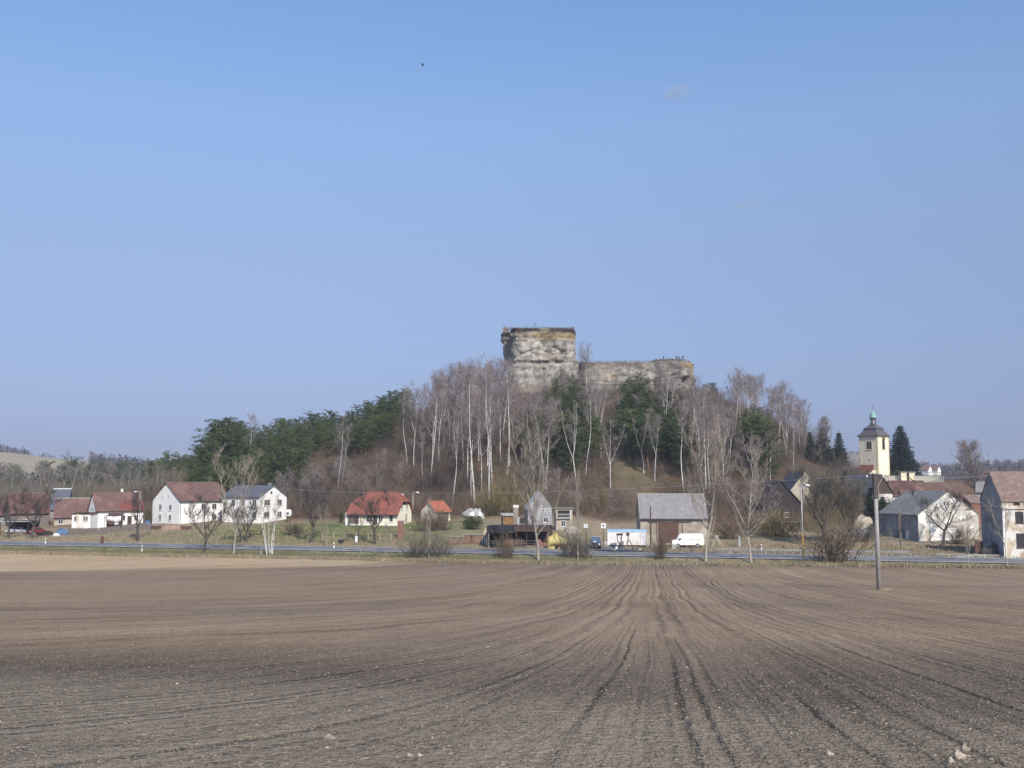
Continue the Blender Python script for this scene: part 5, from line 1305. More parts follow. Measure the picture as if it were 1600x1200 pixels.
fence('low_wall_fence', 'low timber edging beneath the left white farmhouse', at(236, 200), at(300, 198), .7, 'red_wood', slatw=.3)
def heap(name, label, cat, p, rx, ry, h, m, seed, n=1, nse=.35):
    bmv = []; F_ = []; r = random.Random(seed); NN = 20; K = 7
    for k in range(K+1):
        t = k/K*PI/2
        for i in range(NN):
            a = 2*PI*i/NN; q = 1+nse*mnoise.noise(Vector((math.cos(a)*1.5+seed, math.sin(a)*1.5, t*1.5)))
            bmv.append((rx*math.cos(t)*math.cos(a)*q, ry*math.cos(t)*math.sin(a)*q, h*math.sin(t)*q-.15))
    F_ = [(k*NN+i, k*NN+(i+1)%NN, (k+1)*NN+(i+1)%NN, (k+1)*NN+i) for k in range(K) for i in range(NN)]
    o = MB().add(bmv, F_).build(name, M[m], None, True); o.location = p; tag(o, label, cat); return o
heap('tarpaulin', 'blue tarpaulin pulled over a heap at the left end of the board fence', 'tarpaulin', at(98, 201), 1.7, .9, 1.15, 'blue_tarp', 3, nse=.7)
heap('rubbish_heap', 'white crumpled sheet lying against the blue tarpaulin', 'sheet', at(90, 199), .8, .5, .7, 'white_paint', 5)
heap('tarpaulin', 'small blue tarpaulin at the left corner of the white farmhouse', 'tarpaulin', at(231, 203), 1.1, .8, 1.3, 'blue_tarp', 8, nse=.7)
heap('soil_heap', 'reddish rubble heap beneath the left white farmhouse', 'heap', at(272, 199), 3.0, 1.0, 1.0, 'cut_wood', 9)
heap('scrap_heap', 'dark heap of planks and scrap between the red car and the blue tarpaulin', 'heap', at(74, 200), 1.9, 1.0, 1.0, 'dark_wood', 12)
heap('sand_heap', 'ochre sand heap behind the blue-grey car', 'heap', at(1350, 188), 2.0, 1.5, 2.6, 'pale_wood', 13)
st = empty('tree_stump', 'dark square stump post standing alone in the dry meadow', 'stump', tuple(at(160, 178, 840)))
MB().lathe([(.36,-.3),(.28,0),(.24,.8),(.25,1.25),(.18,1.3)], 9).build('stump_wood', M['red_wood'], st)

# grey gabled house in the middle
L, Wd = 8, 4.6
hG = house('house', 'pale grey narrow house with steep white-patched gable in the middle of the village', 825, 823, 194, -86, L, Wd, 3.5, 6.6, 'grey_plaster', 'roof_moss', ov=.2, ovg=.1, gutter=False,
   wins=[('R',.6,3.1,.5,.3,dict(sill=False,bars=(0,0))),('R',1.5,3.1,.4,.3,dict(sill=False,bars=(0,0))),('R',1.1,1.3,.8,.9)], wlabel='bleached grey boarded gable wall')
hG.children[0].data.materials[0] = mat('bleached_boards', (.50,.50,.48), (.40,.40,.385), .6, 6, .9, c3=(.68,.68,.68), s3=.35, t3=(.5,.56))
# house with covered balcony
L, Wd = 3.0, 3.0
hE = lean('small_house', 'small white-trimmed house with covered balcony right of the grey gabled house', 'house', 869, 827, 184, 6, L, Wd, 3.75, 3.4, 'tan_plaster', 'concrete', over=.35)
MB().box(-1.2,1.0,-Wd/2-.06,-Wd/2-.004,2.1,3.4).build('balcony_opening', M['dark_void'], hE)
mb = MB(); mb.box(-1.3,1.1,-Wd/2-.52,-Wd/2-.07,1.98,2.08)
for i in range(7): mb.box(-1.28+i*.38,-1.25+i*.38,-Wd/2-.5,-Wd/2-.47,2.08,2.7)
mb.box(-1.3,1.1,-Wd/2-.52,-Wd/2-.46,2.7,2.76); mb.box(1.02,1.1,-Wd/2-.5,-Wd/2-.42,2.76,3.4); mb.build('balcony', M['white_paint'], hE)
window(hE, 'F', L, Wd, -.2, 1.0, .7, 1.0)
heap('rubble_heap', 'pale rubble heap by the corner of the balcony house', 'heap', at(893, 182), 1.6, 1.0, 1.1, 'stone_wall', 15)
# dark open shed
Ys = 170; c = at(812, Ys); top = W(812, 821, Ys).z-c.z; bz = .0
sh = empty('open_shed', 'long dark open shed with black flat roof edge beside the road', 'shed', tuple(c), R(-6))
x0, x1 = -5.2, 5.3
MB().box(x0,x1,-2.6,2.6,top-.12,top).build('roof', M['black_paint'], sh)
MB().box(x0,-.6,-2.68,-2.604,top-1.15,top+.03).build('fascia', M['black_paint'], sh)
MB().box(-.598,x1,-2.68,-2.604,top-.9,top+.02).build('fascia', M['dark_wood'], sh)
for x_ in (x0+.3, -2.0, 1.4, x1-.4): MB().tube([(x_,-2.5,-.4),(x_,-2.5,top-.15)], .07, 6).build('post', M['concrete'] if x_ in (x0+.3, x1-.4) else M['dark_wood'], sh)
MB().box(x0,x1,2.3,2.45,-.4,top-.14).build('rear_wall', M['dark_wood'], sh); MB().box(x0,x0+.12,-2.4,2.28,-.4,top-.14).build('side_wall', M['dark_wood'], sh)
mb = MB(); mb.tube([(x0,-2.9,.9),(x1-1.5,-2.9,.9)], .035, 5); mb.tube([(x0,-2.9,.5),(x1-1.5,-2.9,.5)], .03, 5)
for i in range(5): mb.tube([(x0+i*2.2,-2.9,-.3),(x0+i*2.2,-2.9,.95)], .04, 5)
mb.build('rail', M['grey_wood'], sh)
rj = random.Random(9)
for i, (px, Yj, k, lb) in enumerate(((775,169,'dark_metal','dark cloth-covered machine standing inside the open shed, leftmost'),(795,169,'rust','rusty machine part standing inside the open shed'),(812,169,'dark_wood','dark crate heap inside the open shed'),(842,169,'brick','brownish junk heap at the right end of the open shed'))):
    heap('junk_heap', lb, 'heap', at(px, Yj), .9, .7, 1.3, k, 20+i, nse=.7)
for px, py, lb, m, s_ in ((837,849,'white canister standing in the grass before the open shed','white_paint',.5),(801,851,'pale sack lying on the verge before the open shed','white_paint',.35),(844,852,'small pale stone on the verge before the open shed','concrete',.3),(734,848,'white bucket on the grass before the left wood stack','white_paint',.34)):
    p = hit(px, py); o = MB().lathe([(.5*s_,-.1),(.62*s_,.15*s_),(.6*s_,1.0*s_),(.42*s_,1.35*s_),(.2*s_,1.45*s_)], 10).build('container' if s_ > .3 else 'stone', M[m], None, True); o.location = p; tag(o, lb, 'container' if s_ > .3 else 'stone')
# brick stove chimney and pipe
p = at(806, 178); hh = W(806, 789, 178).z-p.z
bc = empty('brick_chimney', 'free-standing brick chimney with pink top above the open shed', 'chimney', tuple(p))
MB().box(-.42,.42,-.4,.4,-.3,hh-.5).build('shaft', M['stone_wall'], bc); MB().box(-.5,.5,-.48,.48,hh-.498,hh).build('chimney_head', M['ruin_plaster'], bc)
p2 = at(810, 176); hp = W(810, 808, 176).z-p2.z; pp = MB().tube([(0,0,-.3),(0,0,hp)], .14, 8).build('white_pipe', M['white_paint']); pp.location = p2; tag(pp, 'upright white pipe beside the free-standing brick chimney', 'pipe')
p = at(790, 182); sk3 = lean('shed', 'little rust-coloured hut above the open shed roof', 'shed', 786, 812, 184, 12, 2.0, 1.6, .7, 1.0, 'rust', 'concrete', found=1.5)
# scrap on the slope
p = at(743, 200); dish = heap('rubbish_heap', 'white and grey rubbish heap on the slope beneath the tall birch', 'heap', p+Vector((0,0,1.0)), 1.8, 1.2, 1.6, 'concrete', 31, nse=.8)
heap('rubbish_heap', 'crumpled white sheet on the left of the grey rubbish heap', 'sheet', p+Vector((-.6,-1.3,1.5)), .45, .4, .7, 'white_paint', 33, nse=.6)
heap('rubbish_heap', 'crumpled white sheet on the right of the grey rubbish heap', 'sheet', p+Vector((.9,-1.3,1.5)), .45, .4, .7, 'white_paint', 34, nse=.6)
# wood stacks
def woodstack(px, py, w, h, label, group=None, m='cut_wood', dp=1.0):
    p = hit(px, py); o = empty('wood_stack', label, 'wood stack', tuple(p), R(rj.uniform(-8, 8)))
    mb = MB(); r_0 = .11; nx_ = int(w/(r_0*2)); nz_2 = int(h/(r_0*2))
    for j in range(nz_2):
        for i in range(nx_):
            x_ = -w/2+r_0+i*2*r_0+(r_0 if j % 2 else 0); y_ = rj.uniform(-.08,.08)
            mb.tube([(x_,-dp/2+y_,r_0+j*r_0*1.8),(x_,dp/2+y_,r_0+j*r_0*1.8)], r_0*rj.uniform(.8,1), 6)
    mb.build('logs', M[m], o)
    MB().box(-w/2-.1,w/2+.1,-dp/2-.15,dp/2+.1,nz_2*r_0*1.8+.06,nz_2*r_0*1.8+.12).build('cover', M['concrete'], o)
woodstack(712, 850, 2.6, 1.5, 'leftmost of three pinkish wood stacks beyond the road')
woodstack(732, 849, 1.7, 1.6, 'middle one of three pinkish wood stacks beyond the road')
woodstack(747, 849, 2.0, 1.6, 'rightmost of three pinkish wood stacks beyond the road')
p = hit(760, 848); tp = MB().prism([(-1.1,0),(1.0,0),(-.2,2.6)], -.5, .5, 'y').build('straw_lean_to', M['pale_wood']); tp.location = p; tag(tp, 'small pointed board lean-to at the left end of the open shed', 'lean-to')
p = hit(757, 850); bp_ = MB()
for i, x_ in enumerate((-.3, 0, .3)): bp_.box(x_-.06,x_+.06,-.05,.05,-.1,1.1)
o = bp_.build('white_posts', M['white_paint']); o.location = p; tag(o, 'three short white boards standing beside the right wood stack', 'boards')
# beehive, notice board, reflector things
def boxthing(name, label, cat, px, py, w, h, m, roofm=None, Y=None):
    p = hit(px, py) if Y is None else at(px, Y, py); o = empty(name, label, cat, tuple(p))
    b = MB().box(-w/2,w/2,-.25,.25,-.2,h).build('body', M[m], o); bv = b.modifiers.new('b','BEVEL'); bv.width = .03
    MB().box(-w/2-.06,w/2+.06,-.31,.31,h+.002,h+.07).build('lid', M[roofm or 'galvanised'], o); return o
boxthing('meter_box', 'white upright meter cabinet beyond the road before the cottage', 'cabinet', 557, 847, .42, .95, 'white_paint', 'white_paint')
boxthing('meter_box', 'brick-red tall pillar beyond the road in front of the cottage corner', 'pillar', 626, 841, 1.1, 3.0, 'brick', 'concrete')
boxthing('milestone', 'pale concrete pillar beneath the dark wooden pole', 'pillar', 1019, 857, .4, 1.15, 'concrete', 'concrete')
boxthing('meter_box', 'small pale green cabinet on the verge in front of the white van', 'cabinet', 1053, 858, .8, .65, 'concrete', 'concrete')
boxthing('cold_store', 'tall blue-grey slim pillar beside the pole heap right of the van', 'pillar', 1155, 855, .34, 1.7, 'galvanised')
# wooden table under the fruit trees
p = hit(399, 836); tb = empty('wooden_table', 'dark wooden table beyond the road under the fruit trees', 'table', tuple(p))
MB().box(-1.2,1.2,-.4,.4,.72,.78).build('tabletop', M['dark_wood'], tb)
for x_ in (-1.05, 1.05):
    for y_ in (-.32,.32): MB().box(x_-.05,x_+.05,y_-.05,y_+.05,-.2,.718).build('leg', M['dark_wood'], tb)
# two motorbikes/carts: dark handcart near x=535
p = hit(534, 850); hc = empty('handcart', 'small dark handcart standing beyond the road left of the white cabinet', 'handcart', tuple(p))
MB().box(-.6,.4,-.3,.3,.35,.7).build('tray', M['black_paint'], hc)
for s in (-.34,.34): MB().tube([(-.2,s-.03,.25),(-.2,s+.03,.25)], .25, 12).build('wheel', M['rubber'], hc)
MB().tube([(.4,0,.6),(.75,0,1.25)], .03, 5).build('handle', M['iron'], hc)

# yellow tarp-covered trailer
c = hit(875, 857); tr_ = empty('trailer', 'rusty trailer loaded high and covered with a yellow tarpaulin', 'trailer', tuple(c), R(-4))
MB().box(-1.35,1.35,-.9,.9,.5,1.0).build('flatbed', M['rust'], tr_)
mb = MB(); NN = 14
vs = []
for j in range(9):
    y_ = -.98+1.96*j/8
    for i in range(NN+1):
        x_ = -1.45+2.9*i/NN; e = (1-abs(i/NN*2-1)**4)*(1-abs(j/4-1)**4)
        vs.append((x_, y_, .92+.75*e+.12*mnoise.noise(Vector((x_*1.5, y_*2, 1)))-(.0 if e > .05 else .12)))
tp = mb.add(vs, [(j*(NN+1)+i, j*(NN+1)+i+1, (j+1)*(NN+1)+i+1, (j+1)*(NN+1)+i) for j in range(8) for i in range(NN)]).build('tarpaulin', M['yellow_tarp'], tr_, True); so = tp.modifiers.new('s','SOLIDIFY'); so.thickness = .04
for x_ in (-.5, .5):
    for s in (-1, 1): MB().tube([(x_,s*.75,.3),(x_,s*.93,.3)], .3, 14).build('wheel', M['rubber'], tr_)
MB().tube([(1.35,0,.5),(2.2,0,.45)], .05, 5).build('drawbar', M['rust'], tr_)
heap('covered_load', 'yellow-brown sheeted heap behind the tarpaulin trailer', 'heap', at(868, 166), 1.5, .9, 2.3, 'yellow_tarp', 41)

# blue pickup facing the road
c = hit(931, 856)
def pk(o, hw, ins):
    for s in (-1, 1): MB().tube([(-2.16, s*.62, .72), (-2.21, s*.62, .72)], .12, 12).build('headlight', M['white_paint'], o)
    MB().box(-2.19,-2.155,-.45,.45,.58,.82).build('grille', M['black_paint'], o)
    MB().box(-2.24,-2.16,-.85,.85,.34,.50).build('bumper', M['black_paint'], o)
    ws = MB().add([(-1.50,-.74,1.05),(-1.50,.74,1.05),(-1.12,.60,1.66),(-1.12,-.60,1.66)], [(3,2,1,0)]).build('windscreen', M['glass'], o); sm = ws.modifiers.new('s','SOLIDIFY'); sm.thickness = .02
    MB().box(-.2,2.1,-.75,.75,1.15,1.75).build('tilt_cover', M['pale_wood'], o)
    em = MB().tube([(-1.63,.12,1.02),(-1.66,.12,1.06)], .24, 14).build('bonnet_sheet', M['white_paint'], o)
car('pickup_truck', 'dark blue pickup with pale tilt cover facing the road beside the site cabin', 'pickup', c, R(84), 4.3, 1.8, 'car_blue',
    prof=[(-.5,.34),(-.5,.85),(-.47,.98),(-.36,1.04),(-.26,1.72),(-.22,1.78),(-.08,1.78),(-.05,1.72),(-.05,1.1),(.5,1.1),(.5,.5),(.45,.34)], glassp=[[(-.32,1.08),(-.24,1.62),(-.10,1.62),(-.10,1.08)]], wr=.36, extra=pk)
# side road apron
mb = MB(); xs_ = np.linspace(0, 1, 10); vs = []
for i, t in enumerate(xs_):
    s = 8.9+11*t; wd = (6.2 if t < .15 else 3.4)+.0
    cx = 18.0-t*1.5-2.0
    for k in (-1, 0, 1):
        X = cx+k*wd; Yy = s/.9676+151.8-.261*X; vs.append((X, Yy, max(th(X, Yy), -.3)+.06 if t > .05 else .012))
ap = mb.add(vs, [(i*3+k, i*3+k+1, (i+1)*3+k+1, (i+1)*3+k) for i in range(9) for k in range(2)]).build('side_road', M['asphalt']); tag(ap, kind='structure')

# site cabin
Lc = 5.9; c = corner(1010, 855.5, 155.5, -6, Lc, 2.4)
cb = empty('site_cabin', 'white corrugated site cabin with light blue roof band beside the road', 'cabin', tuple(c), R(-6))
mb = MB(); n = 60; yy0 = -1.2
vs = []
for k in range(n+1):
    x_ = -Lc/2+Lc*k/n; o_ = .03 if k % 4 < 2 else 0
    vs += [(x_, yy0-o_, .35), (x_, yy0-o_, 2.35)]
mb.add(vs, [(2*k, 2*k+2, 2*k+3, 2*k+1) for k in range(n)]); mb.box(-Lc/2,Lc/2,-1.16,1.2,.35,2.35)
mb.build('wall', M['cabin_paint'], cb)
MB().box(-Lc/2-.05,Lc/2+.05,-1.27,1.27,2.352,2.66).build('roof', M['light_blue'], cb)
MB().box(Lc/2+.002,Lc/2+.03,-1.15,1.15,.35,2.34).build('end_wall', M['red_wood'], cb)
MB().box(-Lc/2+.1,Lc/2-.1,-1.0,1.0,.12,.34).build('chassis', M['rust'], cb)
for x_ in (-2.0, 2.0): MB().box(x_-.25,x_+.25,-.8,.8,-.5,.12).build('support', M['concrete'], cb)
# two dark iron figures in front of the cabin
p = W(969, 856, 154.0); p.z = max(p.z-.2, th(p.x, p.y))
f1 = empty('iron_sculpture', 'dark iron figure with broad flat head and curved legs, left one before the white cabin', 'sculpture', tuple(p))
k_ = 154/F*1.0
def px_(x, y, cx=969, cy=856): return ((x-cx)*k_, 0, (cy-y)*k_+.15)
MB().box(px_(963.5,0)[0], px_(973,0)[0], -.15, .15, px_(0,836.5)[2], px_(0,833.4)[2]).build('head', M['iron'], f1)
MB().tube([px_(965.5,836.5), px_(964.6,840), px_(965,844), px_(967.5,848), px_(968.2,853), px_(968.5,857)], [.07,.06,.06,.09,.09,.08], 6).build('leg', M['iron'], f1)
MB().tube([px_(971,836.5), px_(970.7,841), px_(970.8,845), px_(970.4,848.5), px_(968.8,850.5)], [.07,.08,.06,.06,.06], 6).build('leg', M['iron'], f1)
MB().tube([px_(971,840), px_(968.6,841.3)], .06, 5).build('arm', M['iron'], f1)
p = W(983, 858, 154.0); p.z = max(p.z-.2, th(p.x, p.y))
f2 = empty('iron_sculpture', 'dark iron tripod figure with square head, right one before the white cabin', 'sculpture', tuple(p))
q_ = lambda x, y: px_(x, y, 983, 858)
MB().box(q_(979,0)[0], q_(983.4,0)[0], -.18, .18, q_(0,837)[2], q_(0,832.2)[2]).build('head', M['iron'], f2)
MB().tube([q_(981.6,837), q_(981.5,842), q_(981.3,848), q_(981,851)], [.08,.07,.06,.05], 6).build('body', M['iron'], f2)
MB().tube([q_(981.5,842), q_(984.5,846), q_(987.5,851), q_(989.5,858)], [.05,.05,.06,.09], 6).build('leg', M['iron'], f2)
MB().tube([q_(981.5,843), q_(979,847), q_(979.5,851)], [.05,.04,.05], 6).build('leg', M['iron'], f2)
p = hit(963, 858.5); o = MB().lathe([(.2,-.1),(.22,.2),(.16,.45),(.05,.5)], 9).build('bollard', M['white_paint'], None, True); o.location = p; tag(o, 'short white marker stone at the roadside before the left iron figure', 'bollard')
# barn
L, Wd = 11.1, 7.2; ang = -2
bnc = house('barn', 'grey-roofed plaster barn with brown sliding door beside the white van', 1001, 848, 170, ang, L, Wd, 4.25, 7.9, 'tan_plaster', 'roof_grey', cat='barn', ov=.35, ovg=.15, ridge_cap='concrete', near='L',
    doors=[('F',-.9,3.4,3.3,'red_wood',dict(name='barn_door'))])
MB().box(-2.9,-2.8,-Wd/2-.06,-Wd/2-.004,.2,3.5).build('door_rail', M['dark_wood'], bnc); MB().box(-4.2,3.0,-Wd/2-.12,-Wd/2-.055,3.36,3.46).build('door_rail', M['dark_wood'], bnc)
MB().box(1.4,1.5,-Wd/2-.06,-Wd/2-.004,.2,3.3).build('door_rail', M['dark_wood'], bnc)
# dark wooden utility pole
def pole(name, label, px, py, ytop, m, r0, r1, Y=None, parts=None):
    p = hit(px, py) if Y is None else at(px, Y, py); h = W(px, ytop, p.y).z-p.z
    o = empty(name, label, 'pole' if 'lamp' not in name else 'street lamp', tuple(p))
    MB().tube([(0,0,-.4),(0,0,h)], [r0,r1], 10).build('pole', M[m], o, True)
    if parts: parts(o, h)
    return o, h
pole('utility_pole', 'dark wooden pole standing in front of the barn wall', 1017, 857, 791, 'dark_wood', .14, .10)
pole('utility_pole', 'thin grey post before the left wall of the grey-roofed building', 1407, 857, 792, 'grey_wood', .09, .07)
# white van
c = hit(1074, 855.5)
def vb(o, hw, ins):
    for s in (-1, 1): MB().tube([(-2.55, s*.68, .92), (-2.60, s*.68, .92)], .12, 12).build('headlight', M['galvanised'], o)
    MB().box(-2.60,-2.545,-.5,.5,.8,1.02).build('grille', M['black_paint'], o); MB().box(-2.68,-2.555,-.95,.95,.42,.58).build('bumper', M['black_paint'], o)
    ws = MB().add([(-1.80,-.80,1.32),(-1.80,.80,1.32),(-1.48,.66,1.92),(-1.48,-.66,1.92)], [(3,2,1,0)]).build('windscreen', M['glass'], o); sm = ws.modifiers.new('s','SOLIDIFY'); sm.thickness = .03
    mb = MB()
    for x_ in (-.62, .55, 1.6): mb.box(x_-.012,x_+.012,-hw-.006,-hw+.03,.5,1.35)
    mb.box(-.62,2.4,-hw-.006,-hw+.03,1.34,1.37); mb.build('panel_seams', M['grey_plaster'], o)
    MB().box(-1.35,-1.18,-hw-.14,-hw+.02,1.25,1.45).build('wing_mirror', M['black_paint'], o)
car('delivery_van', 'dirty white panel van parked in front of the barn facing left', 'van', c, R(-2), 5.15, 1.95, 'van_paint',
    prof=[(-.5,.42),(-.5,1.0),(-.485,1.14),(-.36,1.28),(-.285,1.95),(-.25,2.16),(-.20,2.24),(.46,2.24),(.49,2.16),(.5,1.2),(.5,.42)],
    glassp=[[(-.335,1.30),(-.285,1.75),(-.262,1.86),(-.20,1.86),(-.20,1.30)]], wr=.34, wx=(-1.62,1.55), extra=vb)
# guard rail
def guard(name, label, X0, X1, s, h=.62, m='galvanised'):
    o = empty(name, label, 'guard rail', (X0, 0, 0)); mb = MB(); pb = MB()
    P = [(X, s/.9676+151.8-.261*X) for X in np.arange(X0, X1+.1, 2.5)]
    for (xa, ya), (xb, yb) in zip(P, P[1:]):
        za, zb = th(xa, ya)+h, th(xb, yb)+h
        for dz in (-.07, .05): mb.tube([(xa-X0, ya, za+dz), (xb-X0, yb, zb+dz)], .055, 5)
    for xa, ya in P: pb.box(xa-X0-.07, xa-X0+.07, ya+.06, ya+.2, th(xa, ya)-.3, th(xa, ya)+h+.05)
    mb.build('rail', M[m], o); pb.build('rail_posts', M['concrete'], o); return o
guard('guard_rail', 'pale metal rail on short posts along the road right of the van', 31, 60, 12.2)
guard('guard_rail', 'low whitish kerb rail before the spreading tree and the ruined house', 62, 92, 13.0, .35, 'concrete')
# teepee of poles
p = hit(1119, 853); mb = MB(); rj = random.Random(3)
for i in range(16):
    a = rj.uniform(-1.4, 1.4); mb.tube([(a, rj.uniform(-.6,.6), 0), (a*.1+rj.uniform(-.2,.2), 0, 1.4+rj.uniform(0,.4))], .04, 5)
o = mb.build('pole_heap', M['pale_wood']); o.location = p; tag(o, 'heap of leaning pale poles behind the guard rail right of the van', 'pole heap')
p = hit(1085, 852); 
# street lamps
def lamp(label, px, py, ytop, band, side=1, Y=None, m='galvanised'):
    def parts(o, h):
        if band: MB().tube([(0,0,.02),(0,0,3.4)], .125, 10).build('painted_base', M['ochre_paint'], o, True)
        MB().tube([(0,0,h-.05),(side*.25,0,h+.12),(side*.75,0,h+.12)], .045, 6).build('arm', M[m], o)
        MB().tube([(side*.6,0,h+.10),(side*.9,0,h+.06),(side*1.25,0,h+.02)], [.10,.17,.09], 8).build('lamp_head', M['white_paint'], o, True)
    return pole('street_lamp', label, px, py, ytop, m, .10, .06, Y, parts)
lamp('tall street lamp with ochre painted base on the verge before the willow', 1255, 872, 759, True)
lamp('street lamp with white head left of the white farmhouse', 217, 846, 769, False, -1)
lamp('street lamp behind the right gable of the cottage', 645, 815, 770, False, 1, Y=206)
# reflector posts
def refl(px, py, label, m='white_paint'):
    p = hit(px, py); o = empty('reflector_post', label, 'reflector post', tuple(p)); p.z = max(p.z, -.05)
    MB().prism([(-.08,-.06),(.08,-.06),(.05,.06),(-.05,.06)], -.3, .95).build('post', M[m], o)
    MB().box(-.083,.083,-.066,-.0605,.62,.8).build('reflector', M['black_paint'], o); MB().prism([(-.085,-.065),(.085,-.065),(.055,.065),(-.055,.065)], .952, 1.02).build('cap', M[m], o)
refl(71, 850.5, 'white roadside reflector post at the far left by the thick fruit tree')
refl(522, 857.5, 'white roadside reflector post just left of the stone culvert')
refl(408, 866.0, 'thin pale stake at the field edge left of the birch clump', 'pale_wood')
refl(222, 862.0, 'small white reflector post at the field edge before the farmhouse')
refl(1190, 861, 'small white reflector post beyond the road right of the pale ash')
# culvert
p = hit(563, 864); cu = empty('culvert', 'stone-faced road culvert with pale rail on the near verge', 'culvert', (p.x, p.y, 0), R(-14.6))
MB().box(-2.0,2.0,-.3,.5,-1.7,-.35).build('masonry', M['stone_wall'], cu)
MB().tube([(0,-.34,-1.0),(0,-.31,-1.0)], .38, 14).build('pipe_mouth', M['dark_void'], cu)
mb = MB(); mb.box(-2.6,2.6,-.34,.1,-.348,-.2); mb.build('coping', M['concrete'], cu)
MB().tube([(-2.8,0,.42),(2.4,0,.35)], .055, 6).build('rail', M['concrete'], cu)
for x_ in (-2.7,0,2.3): MB().tube([(x_,0,-.3),(x_,0,.42)], .05, 6).build('rail_post', M['concrete'], cu)
# road signs
def sign(px, y0, y1, label, Y, mark, base=None, w=.95):
    p = at(px, Y); zt = W(px, y0, Y).z-p.z; zb = W(px, y1, Y).z-p.z
    o = empty('road_sign', label, 'road sign', tuple(p), R(4))
    MB().tube([(0,.06,-.3),(0,.06,zt)], .045, 6).build('post', M['dark_metal'], o)
    pl = MB().box(-w/2,w/2,-.03,.0,zb,zt).build('plate', M['white_paint'], o)
    mb = MB(); cz = (zb+zt)/2; k = (zt-zb)*.9
    if mark == 'bus':   # dark vehicle pictogram
        mb.box(-.13,.13,-.036,-.031,cz-.12*k,cz+.30*k); mb.box(-.17,.17,-.036,-.031,cz-.34*k,cz-.24*k); mb.box(-.10,.10,-.036,-.031,cz-.18*k,cz-.14*k)
    else:
        mb.box(-.16,-.08,-.036,-.031,cz-.2*k,cz+.2*k); mb.box(.02,.10,-.036,-.031,cz-.3*k,cz+.25*k); mb.box(-.2,.2,-.036,-.031,cz+.28*k,cz+.36*k)
    mb.build('pictogram', M['dark_metal'], pl)
sign(942.5, 817.6, 825.2, 'square white sign with dark mark above the left end of the site cabin', 160, 'bus', w=.75)
sign(915, 818.5, 824.5, 'grey-white sign with dark strokes left of the blue pickup', 160, 'x', w=.6)
c = hit(946, 855); o = heap('stone_heap', 'small dark stone heap between the pickup and the site cabin', 'heap', c, .8, .5, 1.1, 'stone_wall', 51)

# field power pole and wires
pp_, hpole = pole('power_pole', 'tall concrete power pole with dark top standing in the ploughed field', 1373.5, 922, 740, 'concrete', .19, .14, None,
    lambda o, h: (MB().box(-.17,.17,-.16,.16,h-2.0,h-.02).build('pole_top', M['dark_metal'], o), MB().tube([(-.75,0,h-.35),(.75,0,h-.35)], .05, 6).build('crossarm', M['dark_metal'], o),
       [MB().lathe([(.03,h-.32),(.06,h-.25),(.06,h-.18),(.03,h-.12)], 8, c=(x_,0)).build('insulator', M['white_paint'], o) for x_ in (-.65, .65)],
       MB().tube([(.6,.0,h-.3),(.12,0,h-1.2)], .03, 5).build('brace', M['galvanised'], o)))
heap('earth_mound', 'small unploughed tuft at the foot of the concrete pole', 'mound', pp_.location+Vector((.35,.1,0)), .9, .5, .25, 'dry_grass', 61)
def wire(label, a, b, sag, r=.016):
    a, b = Vector(a), Vector(b); pts = [a.lerp(b, i/24)-Vector((0,0,sag*4*(i/24)*(1-i/24))) for i in range(25)]
    o = MB().tube(pts, r, 5).build('power_line', M['galvanised']); tag(o, label, 'power line')
pt = pp_.location+Vector((0,0,hpole-.14))
wire('power line sagging from the concrete pole across the hill to the left', pt+Vector((-.65,0,0)), W(372, 757, 203), 1.6, .018)
wire('power line from the concrete pole to the gable of the ruined house', pt+Vector((.65,0,0)), W(1548, 742, 148), 0.3, .016)


# grey-roofed building with peeling gable
L, Wd = 11.6, 11.6
hF = house('grey_roofed_building', 'long building with mossy grey roof, shaded side wall and peeling white gable by the road', 1436, 849, 171, -78, L, Wd, 4.8, 8.6, 'old_plaster', 'roof_moss', cat='building', ov=.3, ovg=.12, gutter=False,
   doors=[('R',-4.0,1.0,2.1,'pale_wood'),('F',2.6,.8,2.0,'white_paint')])
sd_ = MB().box(-L/2+.02, L/2-.02, -Wd/2-.03, -Wd/2-.003, -2, 4.65).build('side_wall', M['grey_plaster'], hF, label='side wall with its shade coloured blue-grey')  # thin grey facing; the shade on this side is put into its colour
wp = MB().box(L/2+.003, L/2+.03, -3.4, 2.2, -.6, 2.5).build('whitewash', M['white_plaster'], hF, label='whitewashed lower part of the gable')
# ruined two-storey house at the right edge
L, Wd = 12, 9.6
hR = house('ruined_house', 'dilapidated two-storey house with pinkish tiled roof cut off by the right edge of the picture', 1569, 862, 146, -8, L, Wd, 7.2, 11.4, 'ruin_plaster', 'roof_old', cat='house', ov=.15, ovg=.1, near='L', gutter=False,
   wins=[('F',-3.7,4.9,1.0,1.5,dict(frame=M['red_wood'])),('F',-3.7,1.6,1.0,1.9,dict(frame=M['red_wood'])),('F',-.9,4.9,1.0,1.5,dict(frame=M['red_wood'])),('F',-.9,1.6,1.0,1.9,dict(frame=M['red_wood'])),
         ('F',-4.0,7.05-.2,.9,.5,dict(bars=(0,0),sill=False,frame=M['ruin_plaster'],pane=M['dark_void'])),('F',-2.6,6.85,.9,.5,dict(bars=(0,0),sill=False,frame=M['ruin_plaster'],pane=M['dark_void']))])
MB().prism([(-Wd/2+.02,-2),(Wd/2-.02,-2),(Wd/2-.02,7.1),(0,11.25),(-Wd/2+.02,7.1)], -L/2-.03, -L/2-.004, 'x').build('gable_wall', M['grey_plaster'], hR, label='gable wall with its shade coloured grey')  # grey slab over the plaster, painting in the shade of the gable
MB().box(-L/2-.16,-L/2-.032,-Wd/2-.05,Wd/2,6.3,6.5).build('gable_cornice', M['ruin_plaster'], hR)
